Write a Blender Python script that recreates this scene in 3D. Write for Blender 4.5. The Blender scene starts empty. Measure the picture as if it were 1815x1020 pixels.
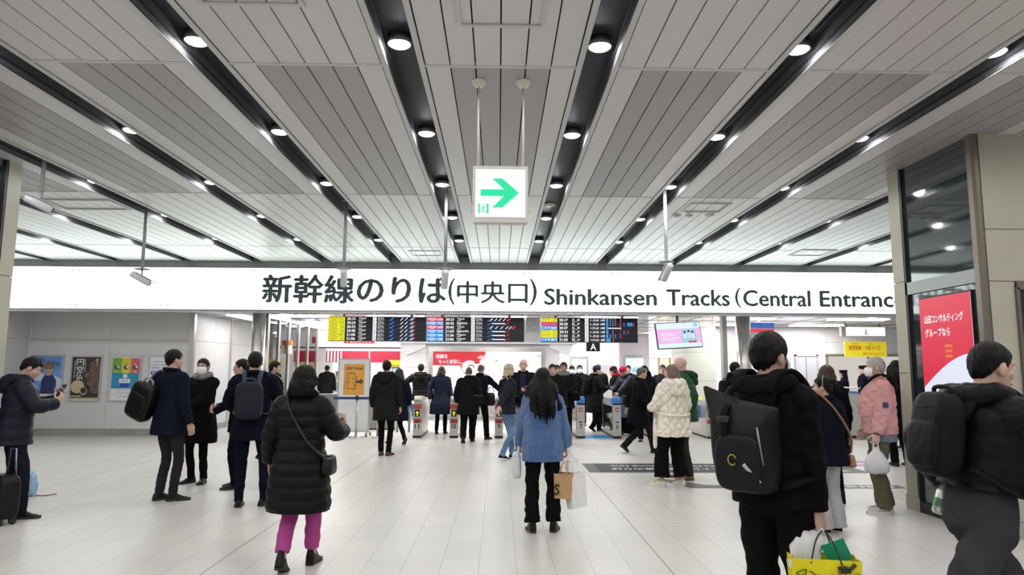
import bpy, math, random
import numpy as np
from mathutils import Matrix, Vector

SC = bpy.context.scene
COL = SC.collection
PI = math.pi
rnd = random.Random(7)

# ------------------------------------------------------------------ camera
CAM_H = 1.5625
PITCH, YAW, ROLL = math.radians(6.93), math.radians(1.09), 0.005
_f = np.array([math.sin(YAW)*math.cos(PITCH), math.cos(YAW)*math.cos(PITCH), math.sin(PITCH)])
_r = np.array([math.cos(YAW), -math.sin(YAW), 0.0])
_u = np.cross(_r, _f)
_R = _r*math.cos(ROLL) + _u*math.sin(ROLL)
_U = -_r*math.sin(ROLL) + _u*math.cos(ROLL)
cam_data = bpy.data.cameras.new('camera')
cam_data.lens, cam_data.sensor_width = 24.0, 36.0
cam_data.clip_start, cam_data.clip_end = 0.05, 200
cam = bpy.data.objects.new('camera', cam_data)
COL.objects.link(cam)
cam.matrix_world = Matrix(((_R[0], _U[0], -_f[0], 0), (_R[1], _U[1], -_f[1], 0), (_R[2], _U[2], -_f[2], CAM_H), (0, 0, 0, 1)))
SC.camera = cam

# ------------------------------------------------------------------ world and exposure
w = bpy.data.worlds.new('station_air'); SC.world = w
w.use_nodes = True
bg = w.node_tree.nodes['Background']
bg.inputs[0].default_value = (0.93, 0.97, 1.0, 1)
bg.inputs[1].default_value = 0.42
SC.view_settings.view_transform = 'Standard'
SC.view_settings.look = 'None'
SC.view_settings.gamma = 1.0
SC.view_settings.use_curve_mapping = False
SC.view_settings.exposure = 0.0
LAMP_SPILL_W = 1.5      # what leaks sideways from each lens into the recess
LAMP_W = 37.0            # each ceiling downlight
GATE_W = 55.0            # each ceiling panel light beyond the sign

# ------------------------------------------------------------------ materials
MATS = {}
def lin(c):
    if isinstance(c, str):
        c = c.lstrip('#'); c = [int(c[i:i+2], 16)/255 for i in (0, 2, 4)]
        c = [x/12.92 if x <= 0.04045 else ((x+0.055)/1.055)**2.4 for x in c]
    return (c[0], c[1], c[2], 1)

def mat(name, col, rough=0.6, metal=0.0, emit=0.0, ecol=None, bump=0.0, bscale=30.0, vary=0.0, vscale=6.0,
        spec=0.5, stretch=(1, 1, 1), sheen=0.0, trans=0.0, coat=0.0):
    if name in MATS: return MATS[name]
    m = bpy.data.materials.new(name); m.use_nodes = True
    nt = m.node_tree; b = nt.nodes['Principled BSDF']
    b.inputs['Base Color'].default_value = lin(col)
    b.inputs['Roughness'].default_value = rough
    b.inputs['Metallic'].default_value = metal
    b.inputs['Specular IOR Level'].default_value = spec
    if sheen: b.inputs['Sheen Weight'].default_value = sheen; b.inputs['Sheen Roughness'].default_value = 0.5
    if trans: b.inputs['Transmission Weight'].default_value = trans
    if coat: b.inputs['Coat Weight'].default_value = coat; b.inputs['Coat Roughness'].default_value = 0.05
    if emit:
        b.inputs['Emission Color'].default_value = lin(ecol or col)
        b.inputs['Emission Strength'].default_value = emit
    if bump or vary:
        tc = nt.nodes.new('ShaderNodeTexCoord'); mp = nt.nodes.new('ShaderNodeMapping')
        mp.inputs['Scale'].default_value = stretch
        nt.links.new(tc.outputs['Object'], mp.inputs['Vector'])
    if bump:
        n = nt.nodes.new('ShaderNodeTexNoise'); n.inputs['Scale'].default_value = bscale; n.inputs['Detail'].default_value = 4
        nt.links.new(mp.outputs[0], n.inputs['Vector'])
        bp = nt.nodes.new('ShaderNodeBump'); bp.inputs['Strength'].default_value = bump; bp.inputs['Distance'].default_value = 0.02
        nt.links.new(n.outputs['Fac'], bp.inputs['Height']); nt.links.new(bp.outputs[0], b.inputs['Normal'])
    if vary:
        n2 = nt.nodes.new('ShaderNodeTexNoise'); n2.inputs['Scale'].default_value = vscale; n2.inputs['Detail'].default_value = 5
        nt.links.new(mp.outputs[0], n2.inputs['Vector'])
        hs = nt.nodes.new('ShaderNodeHueSaturation'); hs.inputs['Color'].default_value = lin(col)
        mr = nt.nodes.new('ShaderNodeMapRange'); mr.inputs['From Min'].default_value = .3; mr.inputs['From Max'].default_value = .7
        mr.inputs['To Min'].default_value = 1-vary; mr.inputs['To Max'].default_value = 1+vary
        nt.links.new(n2.outputs['Fac'], mr.inputs['Value']); nt.links.new(mr.outputs[0], hs.inputs['Value'])
        nt.links.new(hs.outputs[0], b.inputs['Base Color'])
    MATS[name] = m
    return m

def cloth(name, col, **k):
    k.setdefault('rough', 0.85); k.setdefault('bump', 0.25); k.setdefault('bscale', 220.0); k.setdefault('spec', 0.06)
    k.setdefault('vary', 0.12); k.setdefault('vscale', 9.0)
    return mat(name, col, **k)

def glow(name, col, strength=1.0):
    return mat(name, (0.02, 0.02, 0.02), rough=0.3, emit=strength, ecol=col, spec=0.3)

def glass(name, col=(0.9, 0.95, 0.95), alpha=0.25, rough=0.03):
    if name in MATS: return MATS[name]
    m = bpy.data.materials.new(name); m.use_nodes = True
    nt = m.node_tree; nt.nodes.clear()
    out = nt.nodes.new('ShaderNodeOutputMaterial'); mx = nt.nodes.new('ShaderNodeMixShader')
    tr = nt.nodes.new('ShaderNodeBsdfTransparent'); gl = nt.nodes.new('ShaderNodeBsdfGlossy')
    tr.inputs[0].default_value = lin(col); gl.inputs['Roughness'].default_value = rough
    fr = nt.nodes.new('ShaderNodeFresnel'); fr.inputs[0].default_value = 1.5
    ad = nt.nodes.new('ShaderNodeMath'); ad.operation = 'ADD'; ad.inputs[1].default_value = alpha; ad.use_clamp = True
    nt.links.new(fr.outputs[0], ad.inputs[0]); nt.links.new(ad.outputs[0], mx.inputs[0])
    nt.links.new(tr.outputs[0], mx.inputs[1]); nt.links.new(gl.outputs[0], mx.inputs[2]); nt.links.new(mx.outputs[0], out.inputs[0])
    MATS[name] = m
    return m

STEEL = mat('brushed_steel', (0.55, 0.54, 0.52), rough=0.32, metal=0.95, bump=0.05, bscale=60, stretch=(1, 1, 0.05))
STEEL_D = mat('dark_steel', (0.28, 0.28, 0.28), rough=0.4, metal=0.8)
BLACK = mat('black_plastic', (0.012, 0.012, 0.014), rough=0.45)
WHITE = mat('white_paint', (0.8, 0.8, 0.79), rough=0.5)
GREYP = mat('grey_paint', (0.35, 0.35, 0.36), rough=0.5)
IVORY = mat('ivory_metal', (0.72, 0.69, 0.55), rough=0.4)

# ------------------------------------------------------------------ mesh building
def rot(rx=0, ry=0, rz=0):
    return np.array(Matrix.Rotation(rz, 3, 'Z') @ Matrix.Rotation(ry, 3, 'Y') @ Matrix.Rotation(rx, 3, 'X'))

class MB:
    def __init__(s): s.V, s.F, s.M, s.S, s.mats, s.n = [], [], [], [], [], 0
    def slot(s, m):
        if m not in s.mats: s.mats.append(m)
        return s.mats.index(m)
    def add(s, V, F, m, smooth=False, R=None, t=None):
        V = np.asarray(V, float).reshape(-1, 3)
        if R is not None: V = V @ np.asarray(R).T
        if t is not None: V = V + np.asarray(t, float)
        k = s.slot(m)
        s.V.append(V)
        s.F += [[i + s.n for i in f] for f in F]
        s.M += [k]*len(F); s.S += [smooth]*len(F); s.n += len(V)
        return s
    def box(s, c, d, m, R=None):
        x, y, z = d[0]/2, d[1]/2, d[2]/2
        V = [(-x,-y,-z),(x,-y,-z),(x,y,-z),(-x,y,-z),(-x,-y,z),(x,-y,z),(x,y,z),(-x,y,z)]
        F = [(3,2,1,0),(4,5,6,7),(0,1,5,4),(1,2,6,5),(2,3,7,6),(3,0,4,7)]
        return s.add(V, F, m, False, R, c)
    def b(s, x0, x1, y0, y1, z0, z1, m):
        return s.box(((x0+x1)/2, (y0+y1)/2, (z0+z1)/2), (x1-x0, y1-y0, z1-z0), m)
    def prism(s, pts, axis, a0, a1, m, smooth=False):
        """2-D polygon extruded along an axis; axis 'y' takes (x,z), 'x' takes (y,z), 'z' takes (x,y)"""
        n = len(pts); f = {'y': lambda p, a: (p[0], a, p[1]), 'x': lambda p, a: (a, p[0], p[1]), 'z': lambda p, a: (p[0], p[1], a)}[axis]
        V = [f(p, a0) for p in pts] + [f(p, a1) for p in pts]
        F = [tuple(range(n))[::-1], tuple(range(n, 2*n))] + [(i, (i+1) % n, n+(i+1) % n, n+i) for i in range(n)]
        k = len(s.F); s.add(V, F, m, smooth)
        s.S[k] = s.S[k+1] = False
        return s
    def tube(s, pts, r, m, n=12, smooth=True, cap=True, flat=None):
        V, F = tube_vf(pts, r, n, cap, flat)
        return s.add(V, F, m, smooth)
    def cyl(s, p0, p1, r, m, n=20, r1=None):
        return s.tube([p0, p1], [r, r if r1 is None else r1], m, n)
    def lathe(s, prof, m, c=(0, 0, 0), n=24, R=None):
        V, F = [], []
        for r, z in prof:
            for i in range(n):
                a = 2*PI*i/n; V.append((r*math.cos(a), r*math.sin(a), z))
        for j in range(len(prof)-1):
            for i in range(n):
                F.append((j*n+i, j*n+(i+1) % n, (j+1)*n+(i+1) % n, (j+1)*n+i))
        if prof[0][0] > 1e-5: F.append(tuple(range(n))[::-1])
        if prof[-1][0] > 1e-5: F.append(tuple((len(prof)-1)*n+i for i in range(n)))
        return s.add(V, F, m, True, R, c)
    def ell(s, c, r, m, n=16, R=None, e=1.0):
        V, F = ell_vf((0, 0, 0), r, n, e=e)
        return s.add(V, F, m, True, R, c)
    def quad(s, a, b, c, d, m): return s.add([a, b, c, d], [(0, 1, 2, 3)], m)
    def text(s, body, m, x0, x1, z0, z1, y, depth=0.004, bold=0.0, flip=False, mapf=None, keep=False):
        """lettering that fills x0..x1, z0..z1 on the plane y, facing -y"""
        V, F = text_vf(body)
        if not len(V): return s
        mn, mx = V.min(0), V.max(0)
        sx, sz = (x1-x0)/max(mx[0]-mn[0], 1e-6), (z1-z0)/max(mx[1]-mn[1], 1e-6)
        if keep: sx = min(sx, sz*1.15)
        offs = [(0, 0)] if not bold else [(0, 0), (bold, 0), (-bold, 0), (0, bold*.7), (0, -bold*.7)]
        for i, (dx, dz) in enumerate(offs):
            P = np.zeros_like(V); P[:, 0] = x0 + (V[:, 0]-mn[0]+dx)*sx; P[:, 2] = z0 + (V[:, 1]-mn[1]+dz)*sz; P[:, 1] = y - depth - i*2e-4
            if mapf is not None: P = mapf(P)
            s.add(P, F, m)
        return s
    def obj(s, name, parent=None, loc=None, rz=0.0, data=None):
        me = bpy.data.meshes.new(name)
        V = np.concatenate(s.V) if s.V else np.zeros((0, 3))
        me.from_pydata(V.tolist(), [], s.F)
        for m in s.mats: me.materials.append(m)
        me.polygons.foreach_set('material_index', s.M)
        me.polygons.foreach_set('use_smooth', s.S)
        me.update()
        return link(name, me, parent, loc, rz)

def link(name, me, parent=None, loc=None, rz=0.0):
    o = bpy.data.objects.new(name, me); COL.objects.link(o)
    if parent is not None: o.parent = parent
    if loc is not None: o.location = loc
    if rz: o.rotation_euler[2] = rz
    return o

_TC = {}
def text_vf(body, bold=0.0):
    k = (body, bold)
    if k in _TC: return _TC[k]
    c = bpy.data.curves.new('lettering', 'FONT'); c.body = body; c.resolution_u = 3; c.offset = bold
    o = bpy.data.objects.new('lettering', c)
    m = o.to_mesh()
    V = np.array([v.co[:] for v in m.vertices]).reshape(-1, 3); F = [tuple(p.vertices) for p in m.polygons]
    o.to_mesh_clear(); bpy.data.objects.remove(o); bpy.data.curves.remove(c)
    _TC[k] = (V, F)
    return V, F

def catmull(P, per=6):
    P = [np.asarray(p, float) for p in P]
    if len(P) == 2: return [P[0]+(P[1]-P[0])*t for t in np.linspace(0, 1, per+1)]
    Q = [2*P[0]-P[1]] + P + [2*P[-1]-P[-2]]; out = []
    for i in range(1, len(Q)-2):
        a, b, c, d = Q[i-1], Q[i], Q[i+1], Q[i+2]
        for t in np.linspace(0, 1, per, endpoint=False):
            out.append(0.5*((2*b)+(c-a)*t+(2*a-5*b+4*c-d)*t*t+(3*b-a-3*c+d)*t**3))
    out.append(P[-1]); return out

def cat1(vals, per):
    return [float(x[0]) for x in catmull([np.array([v, 0, 0]) for v in vals], per)]

def frames(P):
    P = np.asarray(P, float); T = np.gradient(P, axis=0); T /= np.linalg.norm(T, axis=1)[:, None] + 1e-9
    up = np.array([0, 0, 1.0]) if abs(T[0][2]) < 0.9 else np.array([0, 1.0, 0])
    N = []; n = up - T[0]*(up @ T[0]); n /= np.linalg.norm(n)
    for t in T:
        n = n - t*(n @ t); n /= np.linalg.norm(n)+1e-9; N.append(n)
    N = np.array(N); return T, N, np.cross(T, N)

def rings_vf(rings, cap=True):
    n = len(rings[0]); V = np.concatenate(rings); F = []
    for j in range(len(rings)-1):
        for i in range(n):
            F.append((j*n+i, j*n+(i+1) % n, (j+1)*n+(i+1) % n, (j+1)*n+i))
    if cap:
        k = len(V); V = np.vstack([V, rings[0].mean(0), rings[-1].mean(0)]); L = (len(rings)-1)*n
        F += [(k, (i+1) % n, i) for i in range(n)] + [(k+1, L+i, L+(i+1) % n) for i in range(n)]
    return V, F

def tube_vf(P, r, n=12, cap=True, flat=None):
    P = np.asarray(P, float); r = np.broadcast_to(np.asarray(r, float), (len(P),))
    T, N, B = frames(P); a = np.linspace(0, 2*PI, n, endpoint=False); f = 1.0 if flat is None else flat
    rings = [P[i] + r[i]*(np.cos(a)[:, None]*N[i]*f + np.sin(a)[:, None]*B[i]) for i in range(len(P))]
    return rings_vf(rings, cap)

def ell_vf(c, r, n=16, R=None, e=1.0):
    """ellipsoid; e below 1 makes it boxy"""
    m = max(6, n//2); F = []
    pw = lambda x: math.copysign(abs(x)**e, x)
    V = [(0, 0, r[2])]
    for j in range(1, m):
        t = PI*j/m
        for i in range(n):
            a = 2*PI*i/n
            V.append((r[0]*pw(math.sin(t))*pw(math.cos(a)), r[1]*pw(math.sin(t))*pw(math.sin(a)), r[2]*pw(math.cos(t))))
    V.append((0, 0, -r[2])); k = len(V)-1
    for i in range(n):
        i2 = (i+1) % n
        F.append((0, 1+i, 1+i2)); F.append((k, 1+(m-2)*n+i2, 1+(m-2)*n+i))
        for j in range(m-2): F.append((1+j*n+i, 1+(j+1)*n+i, 1+(j+1)*n+i2, 1+j*n+i2))
    V = np.array(V)
    if R is not None: V = V @ np.asarray(R).T
    return V + np.asarray(c, float), F

def rrect(w, h, r, n=4, cx=0, cy=0):
    P = []
    for sx, sy, a0 in ((1, 1, 0), (-1, 1, 90), (-1, -1, 180), (1, -1, 270)):
        for k in range(n+1):
            a = math.radians(a0+90*k/n); P.append((cx+sx*(w/2-r)+r*math.cos(a), cy+sy*(h/2-r)+r*math.sin(a)))
    return P

# ------------------------------------------------------------------ naming and labels
def tag(o, label, cat, group=None):
    o['label'] = label; o['category'] = cat
    if group: o['group'] = group
    return o
def struct(o):
    o['kind'] = 'structure'; return o
def thing(name, label, cat, loc=(0, 0, 0), rz=0.0, group=None):
    return tag(link(name, None, None, loc, rz), label, cat, group)
def one(mb, name, label, cat, group=None, loc=None, rz=0.0):
    return tag(mb.obj(name, None, loc, rz), label, cat, group)
def copy_tree(o, parent=None):
    c = o.copy(); COL.objects.link(c)
    if parent is not None: c.parent = parent
    for ch in [x for x in o.children]: copy_tree(ch, c)
    return c
# ================================================================== THE SETTING
CEIL = 3.97
def floor_material():
    m = bpy.data.materials.new('floor_tile'); m.use_nodes = True
    nt = m.node_tree; b = nt.nodes['Principled BSDF']; L = nt.links.new
    geo = nt.nodes.new('ShaderNodeNewGeometry'); sep = nt.nodes.new('ShaderNodeSeparateXYZ'); L(geo.outputs['Position'], sep.inputs[0])
    def math_(op, a, b_=None, clamp=False):
        n = nt.nodes.new('ShaderNodeMath'); n.operation = op; n.use_clamp = clamp
        for i, v in enumerate((a, b_)):
            if v is None: continue
            if isinstance(v, (int, float)): n.inputs[i].default_value = v
            else: L(v, n.inputs[i])
        return n.outputs[0]
    def cell(ax, x0, p): return math_('DIVIDE', math_('SUBTRACT', sep.outputs[ax], x0), p)
    def line(ax, x0, p, wd):
        fr = math_('FRACT', math_('ADD', cell(ax, x0, p), 0.5))
        d = math_('MULTIPLY', math_('ABSOLUTE', math_('SUBTRACT', fr, 0.5)), p)
        return math_('LESS_THAN', d, wd/2)
    gx = math_('MULTIPLY', line(0, 1.37, 0.3033, 0.005), 0.50)
    gy = math_('MULTIPLY', line(1, 7.126, 0.605, 0.004), 0.22)
    gy2 = math_('MULTIPLY', line(1, 7.126, 3.63, 0.007), 0.55)
    gx2 = math_('MULTIPLY', line(0, 1.37, 3.64, 0.012), 0.80)
    g = math_('MAXIMUM', math_('MAXIMUM', gx, gy), math_('MAXIMUM', gx2, gy2))
    # one tone per tile, a fine granite grain and soft scuffs
    cmb = nt.nodes.new('ShaderNodeCombineXYZ')
    L(math_('FLOOR', cell(0, 1.37, 0.3033)), cmb.inputs[0]); L(math_('FLOOR', cell(1, 7.126, 0.605)), cmb.inputs[1])
    wn = nt.nodes.new('ShaderNodeTexWhiteNoise'); L(cmb.outputs[0], wn.inputs['Vector'])
    n1 = nt.nodes.new('ShaderNodeTexNoise'); n1.inputs['Scale'].default_value = 160; L(geo.outputs['Position'], n1.inputs['Vector'])
    n2 = nt.nodes.new('ShaderNodeTexNoise'); n2.inputs['Scale'].default_value = 0.9; n2.inputs['Detail'].default_value = 6; L(geo.outputs['Position'], n2.inputs['Vector'])
    val = math_('ADD', math_('ADD', 0.89, math_('MULTIPLY', wn.outputs['Value'], 0.07)), math_('ADD', math_('MULTIPLY', n1.outputs['Fac'], 0.10), math_('MULTIPLY', n2.outputs['Fac'], 0.08)))
    hs = nt.nodes.new('ShaderNodeVectorMath'); hs.operation = 'SCALE'; hs.inputs[0].default_value = (0.56, 0.535, 0.508); L(val, hs.inputs['Scale'])
    mx = nt.nodes.new('ShaderNodeMix'); mx.data_type = 'RGBA'; L(g, mx.inputs[0]); L(hs.outputs[0], mx.inputs[6]); mx.inputs[7].default_value = (0.10, 0.095, 0.09, 1)
    L(mx.outputs[2], b.inputs['Base Color'])
    rg = math_('ADD', 0.29, math_('MULTIPLY', n2.outputs['Fac'], 0.14)); L(rg, b.inputs['Roughness'])
    b.inputs['Specular IOR Level'].default_value = 0.45
    return m
mb = MB(); mb.b(-16, 18, -8, 32, -0.10, 0.0, floor_material())
struct(mb.obj('floor'))

# ---- ceiling: bays of six slats between dark recessed strips
SLAT = mat('ceiling_slat', (0.60, 0.59, 0.58), rough=0.36, spec=0.55)
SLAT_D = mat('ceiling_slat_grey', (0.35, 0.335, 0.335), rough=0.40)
TRIMM = mat('ceiling_trim', (0.54, 0.54, 0.53), rough=0.45)
GAP = mat('ceiling_gap', (0.03, 0.03, 0.032), rough=0.8)
RECESS = mat('recess_charcoal', (0.022, 0.023, 0.032), rough=0.5, spec=0.3)
RSIDE = mat('recess_side', (0.11, 0.11, 0.12), rough=0.55)
PITCHX = 1.545; JOINTS = [-2.95, 1.13, 5.20, 9.27, 13.34]; CEND = 15.3
BAYS = range(-9, 8); STRIPS = [k*PITCHX + PITCHX/2 for k in range(-9, 7)]
mb = MB()
edges = [-6.0] + [j for j in JOINTS if j > -6] + [CEND]
for k in BAYS:
    xc = k*PITCHX
    mb.b(xc-0.655, xc+0.655, -6, CEND, CEIL+0.05, CEIL+0.07, GAP)
    for a, c in zip(edges[:-1], edges[1:]):
        for i in range(6):
            x = xc + (i-2.5)*0.2
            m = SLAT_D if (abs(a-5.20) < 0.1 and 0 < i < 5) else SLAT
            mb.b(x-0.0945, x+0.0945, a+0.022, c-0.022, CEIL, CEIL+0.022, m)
    for j in JOINTS: mb.b(xc-0.605, xc+0.605, j-0.021, j+0.021, CEIL-0.003, CEIL+0.03, TRIMM)
struct(mb.obj('ceiling'))
mb = MB()
for x in STRIPS:
    mb.b(x-0.150, x+0.150, -6, CEND, CEIL+0.145, CEIL+0.16, RECESS)
    for s in (-1, 1):
        mb.b(x+s*0.128-0.004, x+s*0.128+0.004, -6, CEND, CEIL-0.004, CEIL+0.15, RSIDE)
        mb.b(min(x+s*0.124, x+s*0.168), max(x+s*0.124, x+s*0.168), -6, CEND, CEIL-0.010, CEIL+0.004, TRIMM)
struct(mb.obj('trim_1'))
# header over the opening, the lower soffit behind it
HEAD = mat('header_metal', (0.30, 0.31, 0.30), rough=0.4, metal=0.3)
mb = MB(); mb.b(-15, 13, CEND, CEND+0.25, 3.80, 4.15, HEAD); struct(mb.obj('trim_2'))
SOFF = mat('soffit_panel', (0.60, 0.60, 0.60), rough=0.14, metal=0.35)
SEAM = mat('seam', (0.10, 0.10, 0.10), rough=0.7)
mb = MB()
mb.b(-15, 16, 15.42, 30, 2.90, 2.98, SOFF)
mb.b(-15, 16, 15.26, 15.46, 2.81, 2.885, mat('lintel_metal', (0.5, 0.5, 0.5), rough=0.25, metal=0.8))
for k in range(-14, 17): mb.b(k*1.0-0.006, k*1.0+0.006, 15.46, 26, 2.895, 2.9, SEAM)
for y in (16.6, 18.0, 19.4, 20.8): mb.b(-15, 16, y-0.005, y+0.005, 2.894, 2.9, SEAM)
struct(mb.obj('ceiling_2'))

# ---- side and back walls
PANEL = mat('wall_panel_ivory', (0.60, 0.60, 0.60), rough=0.4, vary=0.03, vscale=1.0)
BASE = mat('baseboard_stone', (0.30, 0.30, 0.29), rough=0.5, vary=0.15, vscale=3)
def panel_wall(name, a, c, z1, seams_z, pw, m=PANEL, base=0.15, th=0.15):
    """a wall of panels from a to c (x,y), its face on the side to the right of a->c"""
    mb = MB(); a = np.array(a, float); c = np.array(c, float); L = np.linalg.norm(c-a); d = (c-a)/L
    ang = math.atan2(d[1], d[0]); R = rot(0, 0, ang)
    zs = [base] + list(seams_z) + [z1]; n = max(1, int(round(L/pw))); g = 0.006
    for i in range(n):
        for z0_, z1_ in zip(zs[:-1], zs[1:]):
            x0, x1 = L*i/n+g/2, L*(i+1)/n-g/2
            mb.box(R @ np.array([(x0+x1)/2, th/2, 0]) + np.array([a[0], a[1], (z0_+z1_)/2]), (x1-x0, th, z1_-z0_-g), m, R)
    mb.box(R @ np.array([L/2, th/2+0.012, 0]) + np.array([a[0], a[1], (z1+base)/2]), (L-0.01, th-0.02, z1-base-0.02), SEAM, R)
    o = struct(mb.obj(name))
    if base:
        q = MB(); q.box(R @ np.array([L/2, th/2-0.01, 0]) + np.array([a[0], a[1], base/2]), (L, th, base), BASE, R)
        struct(q.obj('baseboard_' + name.split('_', 1)[1]))
    return o
panel_wall('wall_left', (-11.15, 16.5), (-7.35, 16.5), 2.9, [0.98, 2.24], 1.9)
panel_wall('wall_left_return', (-11.15, 8.2), (-11.15, 16.5), 3.97, [0.98, 2.24], 2.0)
panel_wall('wall_passage', (-7.35, 16.65), (-7.35, 21.5), 2.9, [2.24], 1.2)
panel_wall('wall_passage_end', (-7.35, 21.5), (-6.75, 21.5), 2.9, [2.24], 1.2)
WT = mat('wall_tile_white', (0.70, 0.70, 0.72), rough=0.35, vary=0.02, vscale=1.0)
panel_wall('wall_center', (-3.15, 22.0), (1.95, 22.0), 2.9, [0.75, 1.2, 1.65, 2.1, 2.45], 0.85, WT, base=0.1, th=1.2)
for i, (x0, x1, xs) in enumerate(((-3.15, -2.25, -2.95), (1.95, 1.55, 1.75))):
    pass
mb = MB()   # slanted bulkheads either side of the billboard
for s, x0 in ((-1, -2.32), (1, 1.62)):
    pts = [(x0, 2.9), (x0+s*0.95, 2.9), (x0+s*0.62, 2.02), (x0, 2.30)]
    mb.prism(pts if s > 0 else pts[::-1], 'y', 21.86, 22.0, WT)
mb.b(-3.2, 2.5, 21.7, 22.0, 2.40, 2.9, WT)
struct(mb.obj('trim_3'))
panel_wall('wall_right', (6.55, 20.5), (15.5, 20.5), 2.9, [0.9, 1.45, 2.0, 2.45], 1.1, mat('wall_tile_lilac', (0.62, 0.61, 0.66), rough=0.4), base=0.1)
CREAM = mat('wall_cream', (0.66, 0.67, 0.60), rough=0.5)
panel_wall('wall_cream', (4.86, 18.0), (5.72, 18.0), 2.75, [1.32, 2.06], 1.0, CREAM, base=0.1, th=1.2)
# door and ticket window of the office wall
mb = MB()
mb.b(8.95, 9.55, 20.44, 20.5, 0, 2.03, mat('door_grey', (0.42, 0.42, 0.46), rough=0.4))
mb.b(8.90, 8.95, 20.42, 20.5, 0, 2.08, GREYP); mb.b(9.55, 9.60, 20.42, 20.5, 0, 2.08, GREYP); mb.b(8.90, 9.60, 20.42, 20.5, 2.03, 2.08, GREYP)
mb.b(9.22, 9.235, 20.43, 20.44, 0.05, 2.0, SEAM)
d1 = struct(mb.obj('door_1'))
mb = MB(); mb.cyl((9.45, 20.40, 1.0), (9.45, 20.40, 1.25), 0.012, STEEL); mb.obj('door_handle', d1)
mb = MB()
mb.b(9.85, 12.4, 20.42, 20.5, 0.9, 1.0, STEEL)
for x in (9.85, 11.1, 12.35): mb.b(x, x+0.05, 20.42, 20.5, 1.0, 2.05, STEEL_D)
mb.b(9.85, 12.4, 20.42, 20.5, 2.03, 2.1, STEEL_D)
wn1 = struct(mb.obj('window_1'))
mb = MB(); mb.b(9.9, 12.35, 20.46, 20.49, 1.0, 2.03, glow('office_light', (0.80, 0.74, 0.66), 0.75)); mb.obj('pane', wn1)
# far ends of the concourse beyond the gates
FARW = mat('far_wall', (0.74, 0.72, 0.70), rough=0.6)
panel_wall('wall_back', (-12, 28.5), (16, 28.5), 2.9, [1.0, 2.0], 2.0, FARW, base=0.1)

# ---- stone clad columns on both sides
STONE = mat('column_stone', (0.44, 0.42, 0.335), rough=0.5, vary=0.05, vscale=2.0, bump=0.03, bscale=120)
BRONZE = mat('bronze_trim', (0.20, 0.17, 0.14), rough=0.35, metal=0.7)
DGLASS = mat('dark_glass', (0.020, 0.030, 0.032), rough=0.04, spec=0.9, coat=0.6)
def stone_column(name, s, xf):
    """s = +1: glazed face looks to -x; xf = the plane of that face"""
    P = thing_struct(name)
    X = lambda a, c: (min(xf+s*a, xf+s*c), max(xf+s*a, xf+s*c))
    mb = MB()
    for z0, z1 in ((0.16, 1.55), (1.557, 2.62), (2.627, 3.97)):         # rear post
        a, c = X(0, 0.26); mb.b(a, c, 7.85, 8.08, z0, z1, STONE)
    a, c = X(-0.008, 0.268); mb.b(a, c, 7.84, 8.09, 0, 0.157, mat('column_plinth', (0.40, 0.38, 0.32), rough=0.5))
    a, c = X(0.085, 0.335); mb.b(a, c, 6.60, 6.72, 0.16, 2.46, STONE)        # front cladding
    for z0, z1 in ((2.467, 2.985), (2.992, 3.97)):
        a, c = X(0.085, 2.6); mb.b(a, c, 6.60, 6.72, z0, z1, STONE)
    a, c = X(0.09, 0.34); mb.b(a, c, 6.59, 6.72, 0, 0.157, MATS['column_plinth'])
    a, c = X(0.09, 2.6); mb.b(a, c, 6.72, 8.05, 3.2, 3.97, STONE)
    a, c = X(0.15, 2.6); mb.b(a, c, 6.74, 8.05, 0, 3.2, SEAM)
    mb.obj('cladding', P)
    mb = MB()
    a, c = X(0.0, 0.08)
    mb.prism([(a, 6.61), (a+0.02, 6.585), (c-0.02, 6.585), (c, 6.61), (c, 6.68), (a, 6.68)], 'z', 0, 3.97, BRONZE)
    mb.obj('corner_trim', P)
    mb = MB()
    a, c = X(0.03, 0.05); mb.b(a, c, 6.68, 7.85, 2.60, 3.97, DGLASS); mb.b(a, c, 6.68, 7.85, 0.12, 2.46, DGLASS)
    mb.obj('glass_panel', P)
    mb = MB()
    a, c = X(0.0, 0.06); mb.b(a, c, 6.68, 7.85, 2.46, 2.60, STEEL_D); mb.b(a, c, 6.68, 7.85, 0.0, 0.12, BLACK); mb.b(a, c, 7.82, 7.86, 0.12, 3.97, BLACK)
    mb.obj('transom', P)
    return P
def thing_struct(name):
    o = link(name, None); o['kind'] = 'structure'; return o
colR = stone_column('column_right', 1, 4.76)
colL = stone_column('column_left', -1, -5.73)
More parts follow.
